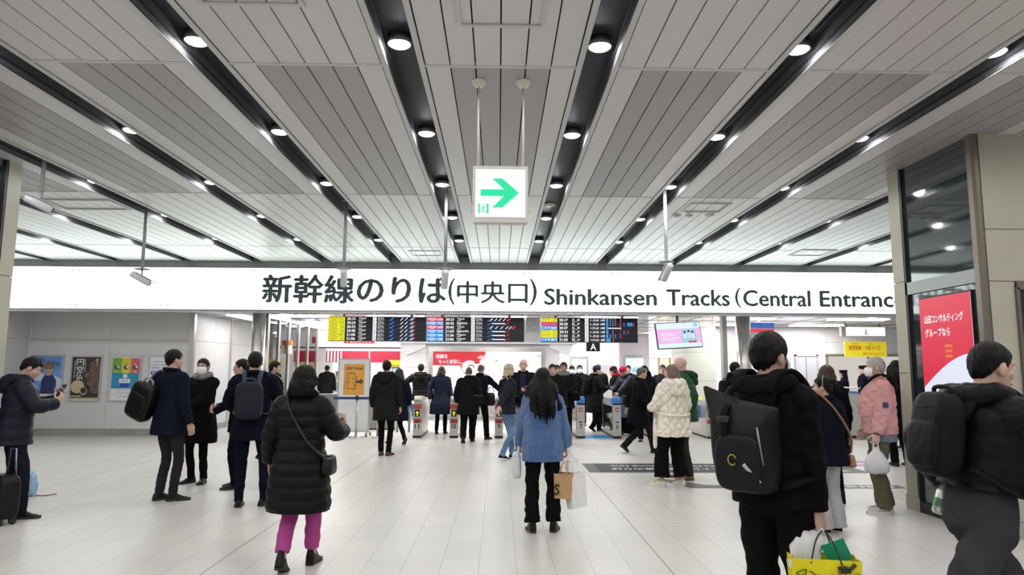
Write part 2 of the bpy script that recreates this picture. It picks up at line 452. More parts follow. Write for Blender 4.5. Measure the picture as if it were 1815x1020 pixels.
# ================================================================== CEILING FIXTURES
ORD = ['first', 'second', 'third', 'fourth', 'fifth', 'sixth', 'seventh', 'eighth', 'ninth']
def strip_words(x):
    k = round((x - PITCHX/2)/PITCHX)          # strip 0 is just to the +x side of the arrow sign
    n = ['', 'one bay', 'two bays', 'three bays', 'four bays', 'five bays', 'six bays', 'seven bays', 'eight bays']
    if k >= 0: return 'beside the arrow tip' if k == 0 else n[k] + ' beyond the arrow tip'
    k = -1-k
    return 'beside the arrow tail' if k == 0 else n[k] + ' beyond the arrow tail'
LENS = glow('downlight_lens', (0.97, 0.99, 1.0), 14.0)
REFL = mat('lamp_reflector', (0.10, 0.10, 0.12), rough=0.3, metal=0.3)
_dl = {}
def downlight(x, y):
    t = thing('ceiling_downlight', 'round downlight, %s from the camera, in the strip %s' % (ORD[max(0, int((y-5)/2))], strip_words(x)) if y > 4 else
              'round downlight in the ceiling overhead, outside the photo', 'ceiling light', (x, y, CEIL+0.055), group='ceiling downlights' if y > 4 else 'downlights overhead')
    if not _dl:
        a = MB(); a.lathe([(0.0, 0.05), (0.078, 0.05), (0.086, 0.022), (0.092, 0.018), (0.092, 0.09), (0.0, 0.09)], REFL); _dl['h'] = a.obj('housing', t)
        b = MB(); b.lathe([(0.0, 0.000), (0.04, 0.003), (0.070, 0.012), (0.084, 0.026), (0.084, 0.04), (0, 0.04)], LENS); _dl['l'] = b.obj('lens', t)
        ld = bpy.data.lights.new('downlight', 'SPOT'); ld.energy = LAMP_W; ld.spot_size = math.radians(178); ld.spot_blend = 0.4; ld.shadow_soft_size = 0.06; ld.color = (1, 0.985, 0.97)
        _dl['s'] = ld
        ld = bpy.data.lights.new('lens_spill', 'POINT'); ld.energy = LAMP_SPILL_W; ld.shadow_soft_size = 0.03; ld.color = (0.93, 0.95, 1.0); _dl['p'] = ld
    else:
        for k in 'hl':
            c = _dl[k].copy(); COL.objects.link(c); c.parent = t
    link('bulb', _dl['s'], t, (0, 0, -0.005)); link('lens_spill', _dl['p'], t, (0, 0, -0.008))
for x in STRIPS:
    if x < -11.5 or x > 9: continue
    for y in (-3, -1, 1, 3, 5, 7, 9, 11, 13):
        if 4.76 < x < 7.0 and 6.5 < y < 8.2: continue
        if -8.3 < x < -5.73 and 6.5 < y < 8.2: continue
        downlight(x - 0.008, y)
# second, smaller fittings in the strips
def detector(x, y, z, label, r=0.055):
    t = MB(); t.lathe([(0.0, -0.035), (r*0.55, -0.033), (r*0.8, -0.018), (r, -0.012), (r, 0.0), (0, 0)], IVORY)
    one(t, 'smoke_detector', label, 'smoke detector', loc=(x, y, z))
detector(-0.72, 9.15, CEIL+0.145, 'pale smoke detector behind the third lamp in the strip by the arrow tail', 0.11)
detector(-2.25, 9.15, CEIL+0.145, 'pale smoke detector behind the third lamp, one strip out from the arrow tail', 0.11)
detector(0.77, 10.3, CEIL+0.145, 'pale smoke detector in front of the fourth lamp in the strip by the arrow tip', 0.10)
detector(2.75, 10.35, CEIL, 'first round white detector on the slats near the square hatch beyond the camera pole', 0.07)
detector(2.95, 10.35, CEIL, 'second round white detector on the slats near the square hatch beyond the camera pole', 0.05)
detector(3.25, 10.3, CEIL, 'round white detector nearest the stone column on slats by the square hatch', 0.07)
# slot diffusers
def diffuser(x, y0, y1, label):
    t = thing('slot_diffuser', label, 'air vent', (x, (y0+y1)/2, CEIL+0.145))
    a = MB(); L = y1-y0
    a.b(-0.115, 0.02, -L/2, L/2, -0.02, 0.0, GAP); a.obj('housing', t)
    a = MB()
    for i in range(5): a.b(-0.115+i*0.031, -0.105+i*0.031, -L/2, L/2, -0.045, -0.015, mat('vent_fin', (0.05, 0.05, 0.055), rough=0.35, metal=0.5))
    a.obj('fin', t)
diffuser(2.32, 5.35, 8.6, 'long dark slot air vent in the strip one bay beyond the arrow tip')
diffuser(2.32, 2.9, 4.75, 'short dark slot air vent overhead, ahead of the bright lamp beyond the arrow tip')
diffuser(2.32, 9.4, 12.6, 'far dark slot air vent behind the camera pole beyond the arrow tip')
# access hatches: thin frames on the slats
def hatch(x0, x1, y0, y1, label):
    t = MB(); w_ = 0.035
    t.b(x0, x1, y0, y0+w_, CEIL-0.013, CEIL-0.001, TRIMM); t.b(x0, x1, y1-w_, y1, CEIL-0.013, CEIL-0.001, TRIMM)
    t.b(x0, x0+w_, y0+w_, y1-w_, CEIL-0.013, CEIL-0.001, TRIMM); t.b(x1-w_, x1, y0+w_, y1-w_, CEIL-0.013, CEIL-0.001, TRIMM)
    one(t, 'access_hatch', label, 'ceiling hatch')
hatch(-0.31, 0.31, 3.95, 4.55, 'square framed hatch in the slats overhead, ahead of the arrow sign')
hatch(-2.0, -1.3, 3.7, 4.31, 'framed hatch in the slats overhead between the two bright lamps by the arrow tail')
hatch(2.75, 3.35, 9.55, 10.1, 'square framed hatch in the slats beyond the white camera pole')
hatch(-6.6, -5.6, 9.7, 10.3, 'square framed hatch in the slats behind the grey camera by the stone pillar')
hatch(-1.85, -1.2, 13.7, 14.3, 'small framed hatch in the slats just above the large station sign')
hatch(6.0, 6.7, 13.2, 13.9, 'small framed hatch in the slats above the end of the station sign')

# ---- security cameras on poles
def cctv(x, y, zp, yaw, pitch, label, col=None, top=CEIL, flange=True):
    t = thing('security_camera', label, 'security camera', (x, y, zp))
    a = MB(); a.cyl((0, 0, 0), (0, 0, top-zp), 0.024, col or GREYP, 14); a.lathe([(0.0, 0), (0.06, 0.0), (0.06, -0.012), (0, -0.012)], col or GREYP, (0, 0, top-zp)); a.obj('pole', t)
    a = MB()
    if flange: a.lathe([(0, 0.0), (0.105, 0.0), (0.105, 0.012), (0, 0.014)], GREYP)
    a.cyl((0, 0, -0.10), (0, 0, 0), 0.013, GREYP, 10); a.ell((0, 0, -0.105), (0.024,)*3, GREYP, 10); a.obj('bracket', t)
    R = rot(0, 0, yaw) @ rot(pitch, 0, 0)
    a = MB(); c = np.array([0, 0, -0.15])
    pts = rrect(0.085, 0.095, 0.03, 4); V = []
    for yy, sc in ((-0.17, 0.82), (-0.165, 0.9), (0.0, 1.0), (0.12, 1.0), (0.135, 0.85)): V.append(np.array([(p[0]*sc, yy, p[1]*sc) for p in pts]))
    vf = rings_vf(V); a.add(*vf, mat('camera_housing', (0.62, 0.64, 0.66), rough=0.35), True, R, c); a.obj('housing', t)
    a = MB(); a.box(c + R @ np.array([0, 0.03, 0.054]), (0.10, 0.36, 0.008), MATS['camera_housing'], R); a.obj('sunshield', t)
    a = MB(); a.add(*tube_vf([(0, 0.13, 0), (0, 0.145, 0)], 0.03, 16), BLACK, True, R, c); a.obj('lens', t)
cctv(-5.47, 10.46, 3.07, math.radians(-65), math.radians(-28), 'security camera on the pole over the blank end of the station sign', None, CEIL+0.145)
cctv(-2.33, 10.18, 3.06, math.radians(10), math.radians(-40), 'security camera on the pole in front of the large kanji', None, CEIL+0.145)
cctv(-0.75, 9.4, 2.95, math.radians(8), math.radians(-40), 'security camera on the pole before the small bracketed kanji', None, CEIL+0.145)
cctv(2.30, 9.25, 3.05, math.radians(10), math.radians(-35), 'security camera on a white pole in front of the word Tracks', WHITE, CEIL+0.145)
cctv(-5.40, 7.96, 3.62, math.radians(-60), math.radians(-24), 'security camera on a short pole next to the stone pillar', GREYP, CEIL+0.145, False)

# ---- hanging arrow sign
EW = glow('sign_white', (1, 1, 1), 1.25)
EG = glow('sign_green', (0.0, 0.80, 0.36), 1.0)
t = thing('exit_direction_sign', 'square white hanging sign with a green arrow and running figure', 'sign', (0.005, 5.47, 2.752))
a = MB(); a.prism(rrect(0.452, 0.468, 0.012, 3, 0, 0.234), 'y', -0.055, 0.055, mat('sign_case', (0.62, 0.60, 0.56), rough=0.4))
for s in (-1, 1):
    for z in (0.10, 0.355): a.cyl((s*0.226, 0, z), (s*0.236, 0, z), 0.01, STEEL, 10)
a.obj('case', t)
a = MB(); a.b(-0.202, 0.202, -0.060, -0.055, 0.043, 0.438, EW); a.obj('face', t)
fx = lambda px: -0.202 + (px-78)/302*0.404
fz = lambda py: 0.438 - (py-620)/295*0.395
a = MB()
P_ = [(108, 745), (250, 745), (180, 677), (240, 677), (342, 767), (240, 858), (180, 858), (250, 787), (108, 787)]
F_ = [[0, 1, 7, 8], [1, 4, 7], [1, 2, 3, 4], [4, 5, 6, 7]]
for f in F_: a.prism([(fx(P_[i][0]), fz(P_[i][1])) for i in f][::-1], 'y', -0.063, -0.060, EG)
a.obj('arrow', t)
a = MB()
for x0, x1 in ((95, 106), (146, 159)): a.b(fx(x0), fx(x1), -0.063, -0.060, fz(895), fz(833), EG)
man = lambda pts, r: a.tube([(fx(x), -0.0615, fz(y)) for x, y in pts], r, EG, 6, True, True)
man([(128, 850), (124, 868)], 0.006); man([(124, 868), (132, 880), (128, 893)], 0.004); man([(124, 868), (116, 882), (108, 884)], 0.004)
man([(128, 852), (138, 860)], 0.003); man([(128, 852), (117, 862)], 0.003); a.ell((fx(131), -0.0615, fz(843)), (0.006, 0.003, 0.006), EG, 8)
a.obj('pictogram', t)
for s in (-0.185, 0.185):
    r_ = MB(); r_.cyl((s, 0, 0.465), (s, 0, CEIL-2.752-0.03), 0.0095, IVORY, 12); rr = r_.obj('rod', t)
    d = MB(); d.lathe([(0.0, -0.058), (0.03, -0.055), (0.05, -0.035), (0.058, -0.012), (0.062, -0.008), (0.062, 0.0), (0, 0)], IVORY, (s, 0, CEIL-2.752)); d.obj('canopy', rr)

# ================================================================== THE LARGE STATION SIGN
SIGNW = glow('lightbox_white', (0.88, 1.0, 0.96), 4.2)
SLATE = mat('lettering_slate', (0.035, 0.055, 0.065), rough=0.5)
t = thing('station_sign', 'long white lightbox sign across the hall reading Shinkansen Tracks in slate lettering', 'station sign', (0, 15.2, 2.88))
a = MB(); a.b(-15, 13, 0.0, 0.16, -0.01, 0.925, mat('sign_housing', (0.45, 0.45, 0.45), rough=0.4)); a.obj('housing', t)
xs = [0.61 + 2.0*k for k in range(-8, 7)]
for x0, x1 in zip(xs[:-1], xs[1:]):
    a = MB(); a.b(x0+0.004, x1-0.004, -0.02, -0.005, 0.0, 0.92, SIGNW); p = a.obj('light_panel', t)
    for x in (x0+0.07, x1-0.07):
        for z in (0.075, 0.855):
            a = MB(); a.cyl((x, -0.03, z), (x, -0.02, z), 0.016, STEEL_D, 10); a.obj('bolt', p)
for s, x0, x1, z0, z1, bd in [('新幹線のりば', -5.25, -1.17, 3.03, 3.66, 0.034), ('(', -1.13, -0.99, 3.01, 3.60, 0.012), ('中央口', -0.93, 0.63, 3.05, 3.54, 0.024), (')', 0.69, 0.84, 3.01, 3.60, 0.012),
         ('Shinkansen', 1.02, 3.53, 3.025, 3.385, 0.028), ('Tracks', 3.77, 5.18, 3.025, 3.385, 0.028), ('(', 5.31, 5.44, 2.985, 3.44, 0.010), ('Central', 5.50, 7.01, 3.025, 3.385, 0.028),
         ('Entrance', 7.24, 9.16, 3.025, 3.375, 0.028), (')', 9.24, 9.37, 2.985, 3.44, 0.010)]:
    a = MB(); a.text(s, SLATE, x0, x1, z0-2.88, z1-2.88, -0.021, 0.006, bd); a.obj('lettering', t)

# ================================================================== DEPARTURE BOARDS
SCR = mat('board_black', (0.010, 0.012, 0.020), rough=0.25)
CY = glow('led_yellow', (0.90, 0.86, 0.02), 0.95); CR = glow('led_red', (0.88, 0.04, 0.08), 1.0); CB = glow('led_blue', (0.03, 0.33, 0.85), 1.0); CM = glow('led_magenta', (0.85, 0.05, 0.30), 1.0)
CW = glow('led_white', (0.95, 0.97, 1.0), 1.1); CN = glow('led_navy', (0.02, 0.05, 0.40), 0.9); COL_OL = glow('led_olive', (0.25, 0.24, 0.0), 0.9)
BZ0, BZ1, BY = 2.22, 2.795, 15.95
def board(x0, rows, label, jp=False):
    W_ = 2.27
    t = thing('departure_board', label, 'departure board', (x0, BY, BZ0))
    a = MB(); a.b(0, W_, 0, 0.16, 0, BZ1-BZ0, SCR); a.obj('case', t)
    m = MB(); n = len(rows); rh = (BZ1-BZ0-0.02)/n
    q = MB()
    for i in range(1, n): q.b(0.01, W_-0.01, -0.003, 0, BZ1-BZ0-0.01-i*rh-0.003, BZ1-BZ0-0.01-i*rh, mat('board_rule', (0.08, 0.08, 0.09), rough=0.4))
    q.obj('rule', t)
    for i, (train, num, tc, tm, dest, trk, cars, stops) in enumerate(rows):
        zt = BZ1-BZ0-0.01-i*rh; zb = zt-rh
        m.b(0.0, 0.385, -0.004, 0, zb+0.004, zt-0.002, tc)
        dark = COL_OL if tc in (CY, CM) else CW
        m.text(train, dark, 0.02, 0.21, zb+0.03, zt-0.014, -0.004, 0.002, 0.012)
        if not jp: m.b(0.08, 0.17, -0.006, -0.004, zb+0.014, zb+0.022, dark)
        m.text(num, dark, 0.365-0.042*len(num), 0.365, zb+0.022, zt-0.018, -0.004, 0.002, 0.015)
        m.text(tm, CW, 0.43, 0.625, zb+0.018, zt-0.014, 0, 0.003, 0.022)
        if jp:
            m.text(dest[0], CW, 0.73, 0.79, zb+0.03, zt-0.012, 0, 0.003, 0.01); m.text(dest[1], CW, 0.85, 0.91, zb+0.03, zt-0.012, 0, 0.003, 0.01)
            m.b(0.73, 0.86, -0.003, 0, zb+0.014, zb+0.02, CW)
        else:
            m.text(dest, CW, 0.70, 0.70+0.034*len(dest), zb+0.032, zt-0.012, 0, 0.003, 0.016); m.b(0.70, 0.79, -0.003, 0, zb+0.012, zb+0.022, CW)
        m.b(1.03, 1.115, -0.003, 0, zb+0.005, zt-0.004, CW); m.text(trk, SCR, 1.045, 1.10, zb+0.02, zt-0.018, -0.003, 0.002, 0.012)
        if jp:
            m.text(cars[0], CW, 1.16, 1.26, zb+0.02, zt-0.02, 0, 0.003, 0.016); m.text('自由席', CW, 1.28, 1.36, zb+0.02, zt-0.02, 0, 0.003, 0.01)
            m.text(cars[1], CW, 1.40, 1.50, zb+0.02, zt-0.02, 0, 0.003, 0.012)
        else:
            m.text('16 Cars', CW, 1.15, 1.28, zb+0.05, zt-0.010, 0, 0.003, 0.016); m.text(cars, CW, 1.15, 1.29, zb+0.012, zb+0.04, 0, 0.003, 0.016)
        for kind, sx in stops:
            c = {'w': CW, 'r': CR, 'b': CB, 'n': CN}[kind[0]]
            if kind[1] == '/':     # slanted station names
                ln = 0.13 if len(kind) > 2 else 0.085
                m.prism([(sx, zb+0.014), (sx+0.022, zb+0.014), (sx+ln, zt-0.016), (sx+ln-0.022, zt-0.016)], 'y', -0.004, 0, c)
            elif kind[1] == '.':
                for z in (zb+0.02, zt-0.03): m.b(sx, sx+0.014, -0.004, 0, z, z+0.016, c)
            elif kind[1] == '|': m.b(sx, sx+0.02, -0.004, 0, zb+0.012, zt-0.012, c)
            elif kind[1] == '-': m.b(sx, sx+0.30, -0.005, -0.001, (zb+zt)/2-0.010, (zb+zt)/2+0.012, c)
            elif kind[1] == '_': m.b(sx, sx+float(kind[2:]), -0.002, 0, zb+0.004, zb+0.008, CN)
            elif kind[1] == '#': m.b(sx, sx+0.05, -0.003, 0, zb+0.006, zt-0.006, c)
    m.obj('display_lettering', t)
    a = MB()
    for x in (0.35, W_-0.35): a.b(x-0.03, x+0.03, 0.05, 0.11, BZ1-BZ0, 2.9-BZ0, STEEL_D)
    a.obj('hanger', t)
tok = [('b/l', 1.40), ('b/', 1.44), ('n_0.50', 1.40), ('w/', 1.66), ('w/', 1.76), ('b/', 1.86), ('w/', 1.90), ('r/', 1.94)]
tokl = [('b/l', 1.40), ('n_0.42', 1.40), ('w/', 1.46), ('w/', 1.56), ('w/', 1.66), ('w/', 1.76), ('r/', 1.84), ('r/', 1.88)]
tokx = [('b/l', 1.40), ('n_0.55', 1.40), ('w/', 1.46), ('w/', 1.58), ('w/', 1.70), ('w/', 1.82), ('w/', 1.90), ('r/', 1.96), ('r/', 1.99)]
kod = [('b/l', 1.40), ('n_0.42', 1.40), ('w-', 1.52), ('r/l', 1.80)]
NZ = 'NOZOMI'
board(-3.965, [(NZ, '252', CY, '20:15', 'Tōkyō', '27', 'No.1-3', tok), (NZ, '474', CY, '20:24', 'Tōkyō', '27', 'No.1-3', tok), (NZ, '58', CY, '20:33', 'Tōkyō', '27', 'No.1-3', tok),
               (NZ, '60', CY, '20:48', 'Tōkyō', '26', 'No.1-3', tok), (NZ, '482', CY, '21:00', 'Tōkyō', '27', 'No.1-3', tok), (NZ, '62', CY, '21:06', 'Tōkyō', '26', 'No.1-3', tok)],
      'black departure board with six yellow train names, above the red shop sign')
board(-1.675, [('HIKARI', '666', CR, '20:21', 'Tōkyō', '24', 'No.1-5', tokl), ('KODAMA', '762', CB, '20:42', 'Mishima', '22', 'No.1-6,9-15', kod), ('HIKARI', '668', CR, '20:45', 'Tōkyō', '24', 'No.1-5', tokx),
               ('KODAMA', '764', CB, '21:03', 'Shizuoka', '23', 'No.1-6,9-15', kod), ('KODAMA', '766', CB, '21:36', 'Nagoya', '22', 'No.1-6,9-15', kod), ('KODAMA', '768', CB, '22:06', 'Nagoya', '22', 'No.1-6,9-15', kod)],
      'black departure board with red and blue train names, above the red and white billboard')
ja = [('b#', 1.53), ('w.', 1.62), ('w.', 1.68), ('w.', 1.74), ('r|', 1.86), ('n_0.40', 1.50)]
jb = ja + [('b|', 1.94), ('b#', 2.03), ('b#', 2.09), ('r|', 2.16), ('n_0.65', 1.50)]
jc = [('b#', 1.53), ('w-', 1.58), ('r|', 1.86)]; jd = [('b#', 1.53), ('w.', 1.68), ('r.', 1.86), ('b|', 1.94), ('r|', 2.03), ('n_0.5', 1.50)]; je = [('b#', 1.53), ('b#', 1.58), ('r|', 1.69)]
board(0.985, [('のぞみ', '29', CY, '20:17', '広島', '21', ('1-3', '16両'), ja), ('みずほ', '573', CM, '20:20', '熊本', '20', ('1-3', '8両'), jb), ('こだま', '869', CB, '20:37', '広島', '20', ('1-3,7,8', '8両'), jc),
              ('のぞみ', '57', CY, '20:41', '博多', '22', ('1-3', '16両'), jd), ('のぞみ', '61', CY, '21:02', '広島', '21', ('1-3', '16両'), ja), ('こだま', '871', CB, '21:05', '岡山', '20', ('1-3,7,8', '8両'), je)],
      'black departure board with Japanese destinations, beside the hanging pink screen', True)
# clock between the boards
t = thing('wall_clock', 'square white clock panel between two black departure boards', 'clock', (0.79, 15.95, 2.22))
a = MB(); a.b(-0.165, 0.165, 0.0, 0.16, 0, 0.575, mat('clock_case', (0.66, 0.67, 0.68), rough=0.4)); a.obj('case', t)
a = MB(); a.b(-0.115, 0.115, -0.006, 0, 0.28, 0.51, mat('clock_face', (0.74, 0.75, 0.74), rough=0.4)); a.obj('face', t)
a = MB()
for i in range(12):
    an = i*PI/6; R = rot(0, an, 0)
    a.box(np.array([0.095*math.sin(an), -0.008, 0.395+0.095*math.cos(an)]), (0.007, 0.004, 0.022), BLACK, R)
a.obj('hour_mark', t)
for nm, an, ln, w_ in (('hour_hand', math.radians(245), 0.055, 0.010), ('minute_hand', math.radians(60), 0.085, 0.007)):
    a = MB(); a.box(np.array([ln/2*math.sin(an), -0.011, 0.395+ln/2*math.cos(an)]), (w_, 0.003, ln), BLACK, rot(0, an, 0)); a.obj(nm, t)

# ---- hanging screens
def screen(name, label, c, w_, h_, yaw, pitch, roll, draw, ceil=2.9):
    t = thing(name, label, 'screen', c); R = rot(pitch, 0, yaw) @ rot(0, roll, 0)
    a = MB(); a.box((0, 0, 0), (w_, 0.06, h_), BLACK, R); a.obj('case', t)
    a = MB(); draw(a); 
    b = MB()
    for V, k in zip(a.V, range(len(a.V))): a.V[k] = V @ R.T
    a.obj('display_picture', t)
    b.cyl((0, 0.09, 0), (0, 0.09, ceil-c[2]), 0.03, STEEL_D); b.box((0, 0.06, 0), (0.2, 0.08, 0.15), STEEL_D, R); b.obj('hanger', t)
    return t
def pink(a):
    a.b(-0.53, 0.53, -0.034, -0.031, -0.29, 0.29, glow('screen_pale', (0.75, 0.93, 0.95), 1.0))
    a.b(-0.53, 0.53, -0.037, -0.034, -0.19, 0.15, glow('screen_pink', (0.90, 0.50, 0.85), 1.0))
    a.text('楽しみすぎた', CW, -0.43, -0.10, -0.02, 0.06, -0.037, 0.003, 0.01); a.b(-0.43, 0.0, -0.04, -0.037, -0.075, -0.065, CW); a.b(-0.43, -0.1, -0.04, -0.037, -0.12, -0.11, CW)
    a.b(0.06, 0.42, -0.039, -0.037, -0.185, 0.12, glow('screen_sky', (0.35, 0.72, 0.85), 0.9))
    for x, z, c in ((0.14, 0.0, (0.8, 0.85, 0.9)), (0.24, 0.02, (0.75, 0.8, 0.85)), (0.33, 0.0, (0.85, 0.85, 0.9))):     # three seated people
        a.ell((x, -0.040, z+0.06), (0.025, 0.003, 0.03), glow('screen_hair', (0.05, 0.03, 0.03), 0.6), 10); a.ell((x, -0.040, z-0.03), (0.045, 0.003, 0.07), glow('screen_cloth%d' % int(x*100), c, 0.9), 10)
    a.b(0.2, 0.4, -0.043, -0.040, -0.19, -0.15, glow('screen_red', (0.7, 0.03, 0.08), 0.9))
    a.b(0.38, 0.48, -0.038, -0.034, 0.18, 0.27, glow('screen_teal', (0.4, 0.8, 0.85), 0.9)); a.text('JR', glow('screen_blue', (0.03, 0.2, 0.6), 0.9), 0.43, 0.48, -0.26, -0.235, -0.034, 0.003)
screen('hanging_screen', 'hanging flat screen showing a pink advert with seated people', (4.15, 15.7, 2.386), 1.09, 0.61, 0.136, -0.156, -0.063, pink)
def news(a):
    a.b(-0.30, 0.30, -0.034, -0.031, -0.30, 0.30, glow('screen_grey', (0.35, 0.4, 0.45), 0.8))
    a.b(-0.30, 0.30, -0.037, -0.034, 0.17, 0.30, glow('screen_navy', (0.05, 0.15, 0.5), 0.9)); a.b(-0.30, 0.30, -0.037, -0.034, 0.06, 0.15, MATS['led_red']); a.b(-0.30, 0.30, -0.037, -0.034, -0.30, -0.24, MATS['led_red'])
    for i in range(9): a.b(-0.28+i*0.062, -0.24+i*0.062, -0.038, -0.034, -0.22, -0.2+0.2*((i*7) % 5)/5, glow('screen_sky', (0.35, 0.72, 0.85), 0.9) if i % 2 else CW)
screen('hanging_screen', 'hanging screen with a red and blue picture, above the man with the big backpack', (6.56, 17.0, 2.48), 0.62, 0.62, math.radians(-25), math.radians(6), math.radians(3), news)

# ---- yellow banner, toilet sign, letter A sign
t = thing('yellow_banner', 'yellow banner with red Japanese lettering hanging over the ticket office', 'banner', (10.5, 19.4, 2.0))
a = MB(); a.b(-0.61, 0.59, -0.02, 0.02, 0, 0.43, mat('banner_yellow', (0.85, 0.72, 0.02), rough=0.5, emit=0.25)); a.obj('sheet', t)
a = MB(); rd = mat('banner_red', (0.65, 0.10, 0.02), rough=0.5)
a.text('御堂筋線・大阪メトロ', rd, -0.50, 0.40, 0.19, 0.32, -0.021, 0.003, 0.02); a.text('乗換口は出口を出て左', rd, -0.10, 0.50, 0.05, 0.12, -0.021, 0.003); a.b(-0.4, -0.2, -0.024, -0.021, 0.36, 0.375, rd); a.b(0.05, 0.2, -0.024, -0.021, 0.36, 0.375, rd)
a.obj('lettering', t)
a = MB()
for x in (-0.5, 0.5): a.cyl((x, 0, 0.43), (x, 0, 0.90), 0.006, STEEL)
a.obj('hanger', t)
t = thing('pictogram_sign', 'white illuminated box sign with a black pictogram above the yellow banner', 'sign', (10.2, 18.9, 2.55))
a = MB(); a.b(-0.62, 0.62, 0, 0.14, 0, 0.27, GREYP); a.obj('case', t)
a = MB(); a.b(-0.50, 0.60, -0.01, 0, 0.02, 0.26, EW); a.obj('face', t)
a = MB(); a.b(0.0, 0.14, -0.014, -0.01, 0.05, 0.065, BLACK); a.ell((0.06, -0.012, 0.20), (0.018, 0.004, 0.018), BLACK, 10); a.tube([(0.03, -0.012, 0.09), (0.06, -0.012, 0.17), (0.10, -0.012, 0.12)], 0.012, BLACK, 8); a.tube([(0.04, -0.012, 0.10), (0.10, -0.012, 0.08)], 0.01, BLACK, 8); a.obj('pictogram', t)
a = MB(); a.b(-0.5, -0.46, 0.04, 0.1, 0.27, 0.35, STEEL_D); a.b(0.46, 0.5, 0.04, 0.1, 0.27, 0.35, STEEL_D); a.obj('hanger', t)
t = thing('letter_sign', 'small black sign with a white letter A under the departure board', 'sign', (2.38, 17.2, 2.05))
a = MB(); a.b(-0.17, 0.17, 0, 0.06, 0, 0.22, mat('sign_black', (0.03, 0.03, 0.03), rough=0.4)); a.obj('case', t)
a = MB(); a.text('A', CW, -0.075, 0.075, 0.03, 0.19, 0, 0.004, 0.01); a.obj('lettering', t)
a = MB(); a.cyl((0, 0.03, 0.22), (0, 0.03, 0.85), 0.012, STEEL_D); a.obj('hanger', t)
# ================================================================== BEYOND THE SIGN
# light panels let into the soffit (what makes the gate area so bright)
PANL = glow('panel_light', (1.0, 0.98, 0.96), 4.0)
def light_panel(x, y, lx, ly, label, p=GATE_W):
    t = thing('ceiling_light_panel', label, 'ceiling light', (x, y, 2.895), group='light panels beyond the gates')
    a = MB(); a.b(-lx/2, lx/2, -ly/2, ly/2, -0.012, 0.0, PANL); a.obj('diffuser', t)
    ld = bpy.data.lights.new('panel_tube', 'AREA'); ld.shape = 'RECTANGLE'; ld.size = lx; ld.size_y = ly; ld.energy = p; ld.color = (1, 0.985, 0.97)
    link('panel_tube', ld, t, (0, 0, -0.03))
for y in (17.3, 19.6, 21.0, 25.0, 27.5):
    for x in (-5.0, -2.6, 0.0, 2.8, 6.3, 9.2):
        if y == 21.0 and -4 < x < 3: continue
        light_panel(x, y, 1.4, 0.5, 'white light panel in the low ceiling beyond the ticket gates')
light_panel(-6.6, 18.0, 0.4, 1.8, 'white light panel in the low ceiling beyond the ticket gates', 25)
light_panel(-5.2, 25.6, 3.0, 1.6, 'white light panel in the low ceiling beyond the ticket gates', 90)
for x, y, l in ((-6.15, 15.95, 'round soffit light over the poster wall end, before the steel column'), (-5.95, 16.9, 'round soffit light just behind the round steel column top'), (-4.9, 15.75, 'round soffit light over the glass partition, under the sign edge'),
                (6.9, 16.2, 'round soffit light above the man with the big backpack'), (9.2, 16.6, 'round soffit light near the black pictogram sign'), (5.2, 16.1, 'round soffit light above the ivory wall by the pink screen')):
    a = MB(); a.lathe([(0.0, -0.010), (0.085, -0.008), (0.10, 0.0), (0, 0)], glow('soffit_lens', (1, 1, 0.98), 3.0)); one(a, 'soffit_light', l, 'ceiling light', loc=(x, y, 2.9))

# ---- glazed partition along the passage
a = MB(); a.cyl((0, 0, 0), (0, 0, 2.9), 0.145, STEEL, 32); a.lathe([(0.150, 0), (0.150, 0.10), (0.146, 0.10)], STEEL_D)
c_ = a.obj('column_partition', None, (-5.46, 15.65, 0)); struct(c_)
t = thing('glass_partition', 'steel framed glass partition running back from the round steel column', 'partition', (-5.38, 15.85, 0))
a = MB(); a.b(-0.06, 0.06, 0, 4.6, 2.74, 2.86, mat('beam_blue_grey', (0.25, 0.32, 0.42), rough=0.25, metal=0.6)); a.obj('top_beam', t)
for y in (0.15, 0.95, 1.75, 2.6, 3.5, 4.5):
    a = MB(); a.b(-0.035, 0.035, y-0.06, y+0.06, 0, 2.74, STEEL); a.obj('post', t)
PG = glass('partition_glass', (0.82, 0.85, 0.86), 0.05)
for y0, y1 in ((0.21, 0.89), (1.01, 1.69), (1.81, 2.54), (2.66, 3.44), (3.56, 4.44)):
    a = MB(); a.b(-0.006, 0.006, y0, y1, 0.05, 2.74, PG); a.obj('glass_pane', t)
t = thing('orange_device', 'small orange and grey call box mounted on the glass partition post', 'call box', (-5.33, 17.5, 1.95))
a = MB(); a.b(0.0, 0.07, -0.06, 0.06, 0.0, 0.22, IVORY); a.obj('case', t)
a = MB(); a.b(0.0, 0.075, -0.065, 0.065, 0.22, 0.34, mat('orange', (0.6, 0.15, 0.03), rough=0.4)); a.obj('lamp', t)
for x, y, l in ((-7.37, 16.47, 'corner'), (-7.36, 18.9, 'rear')):
    a = MB(); a.b(-0.015, 0.10 if l == 'corner' else 0.03, -0.02, 0.09, 0, 2.9, STEEL); struct(a.obj('trim_corner', None, (x, y, 0)))

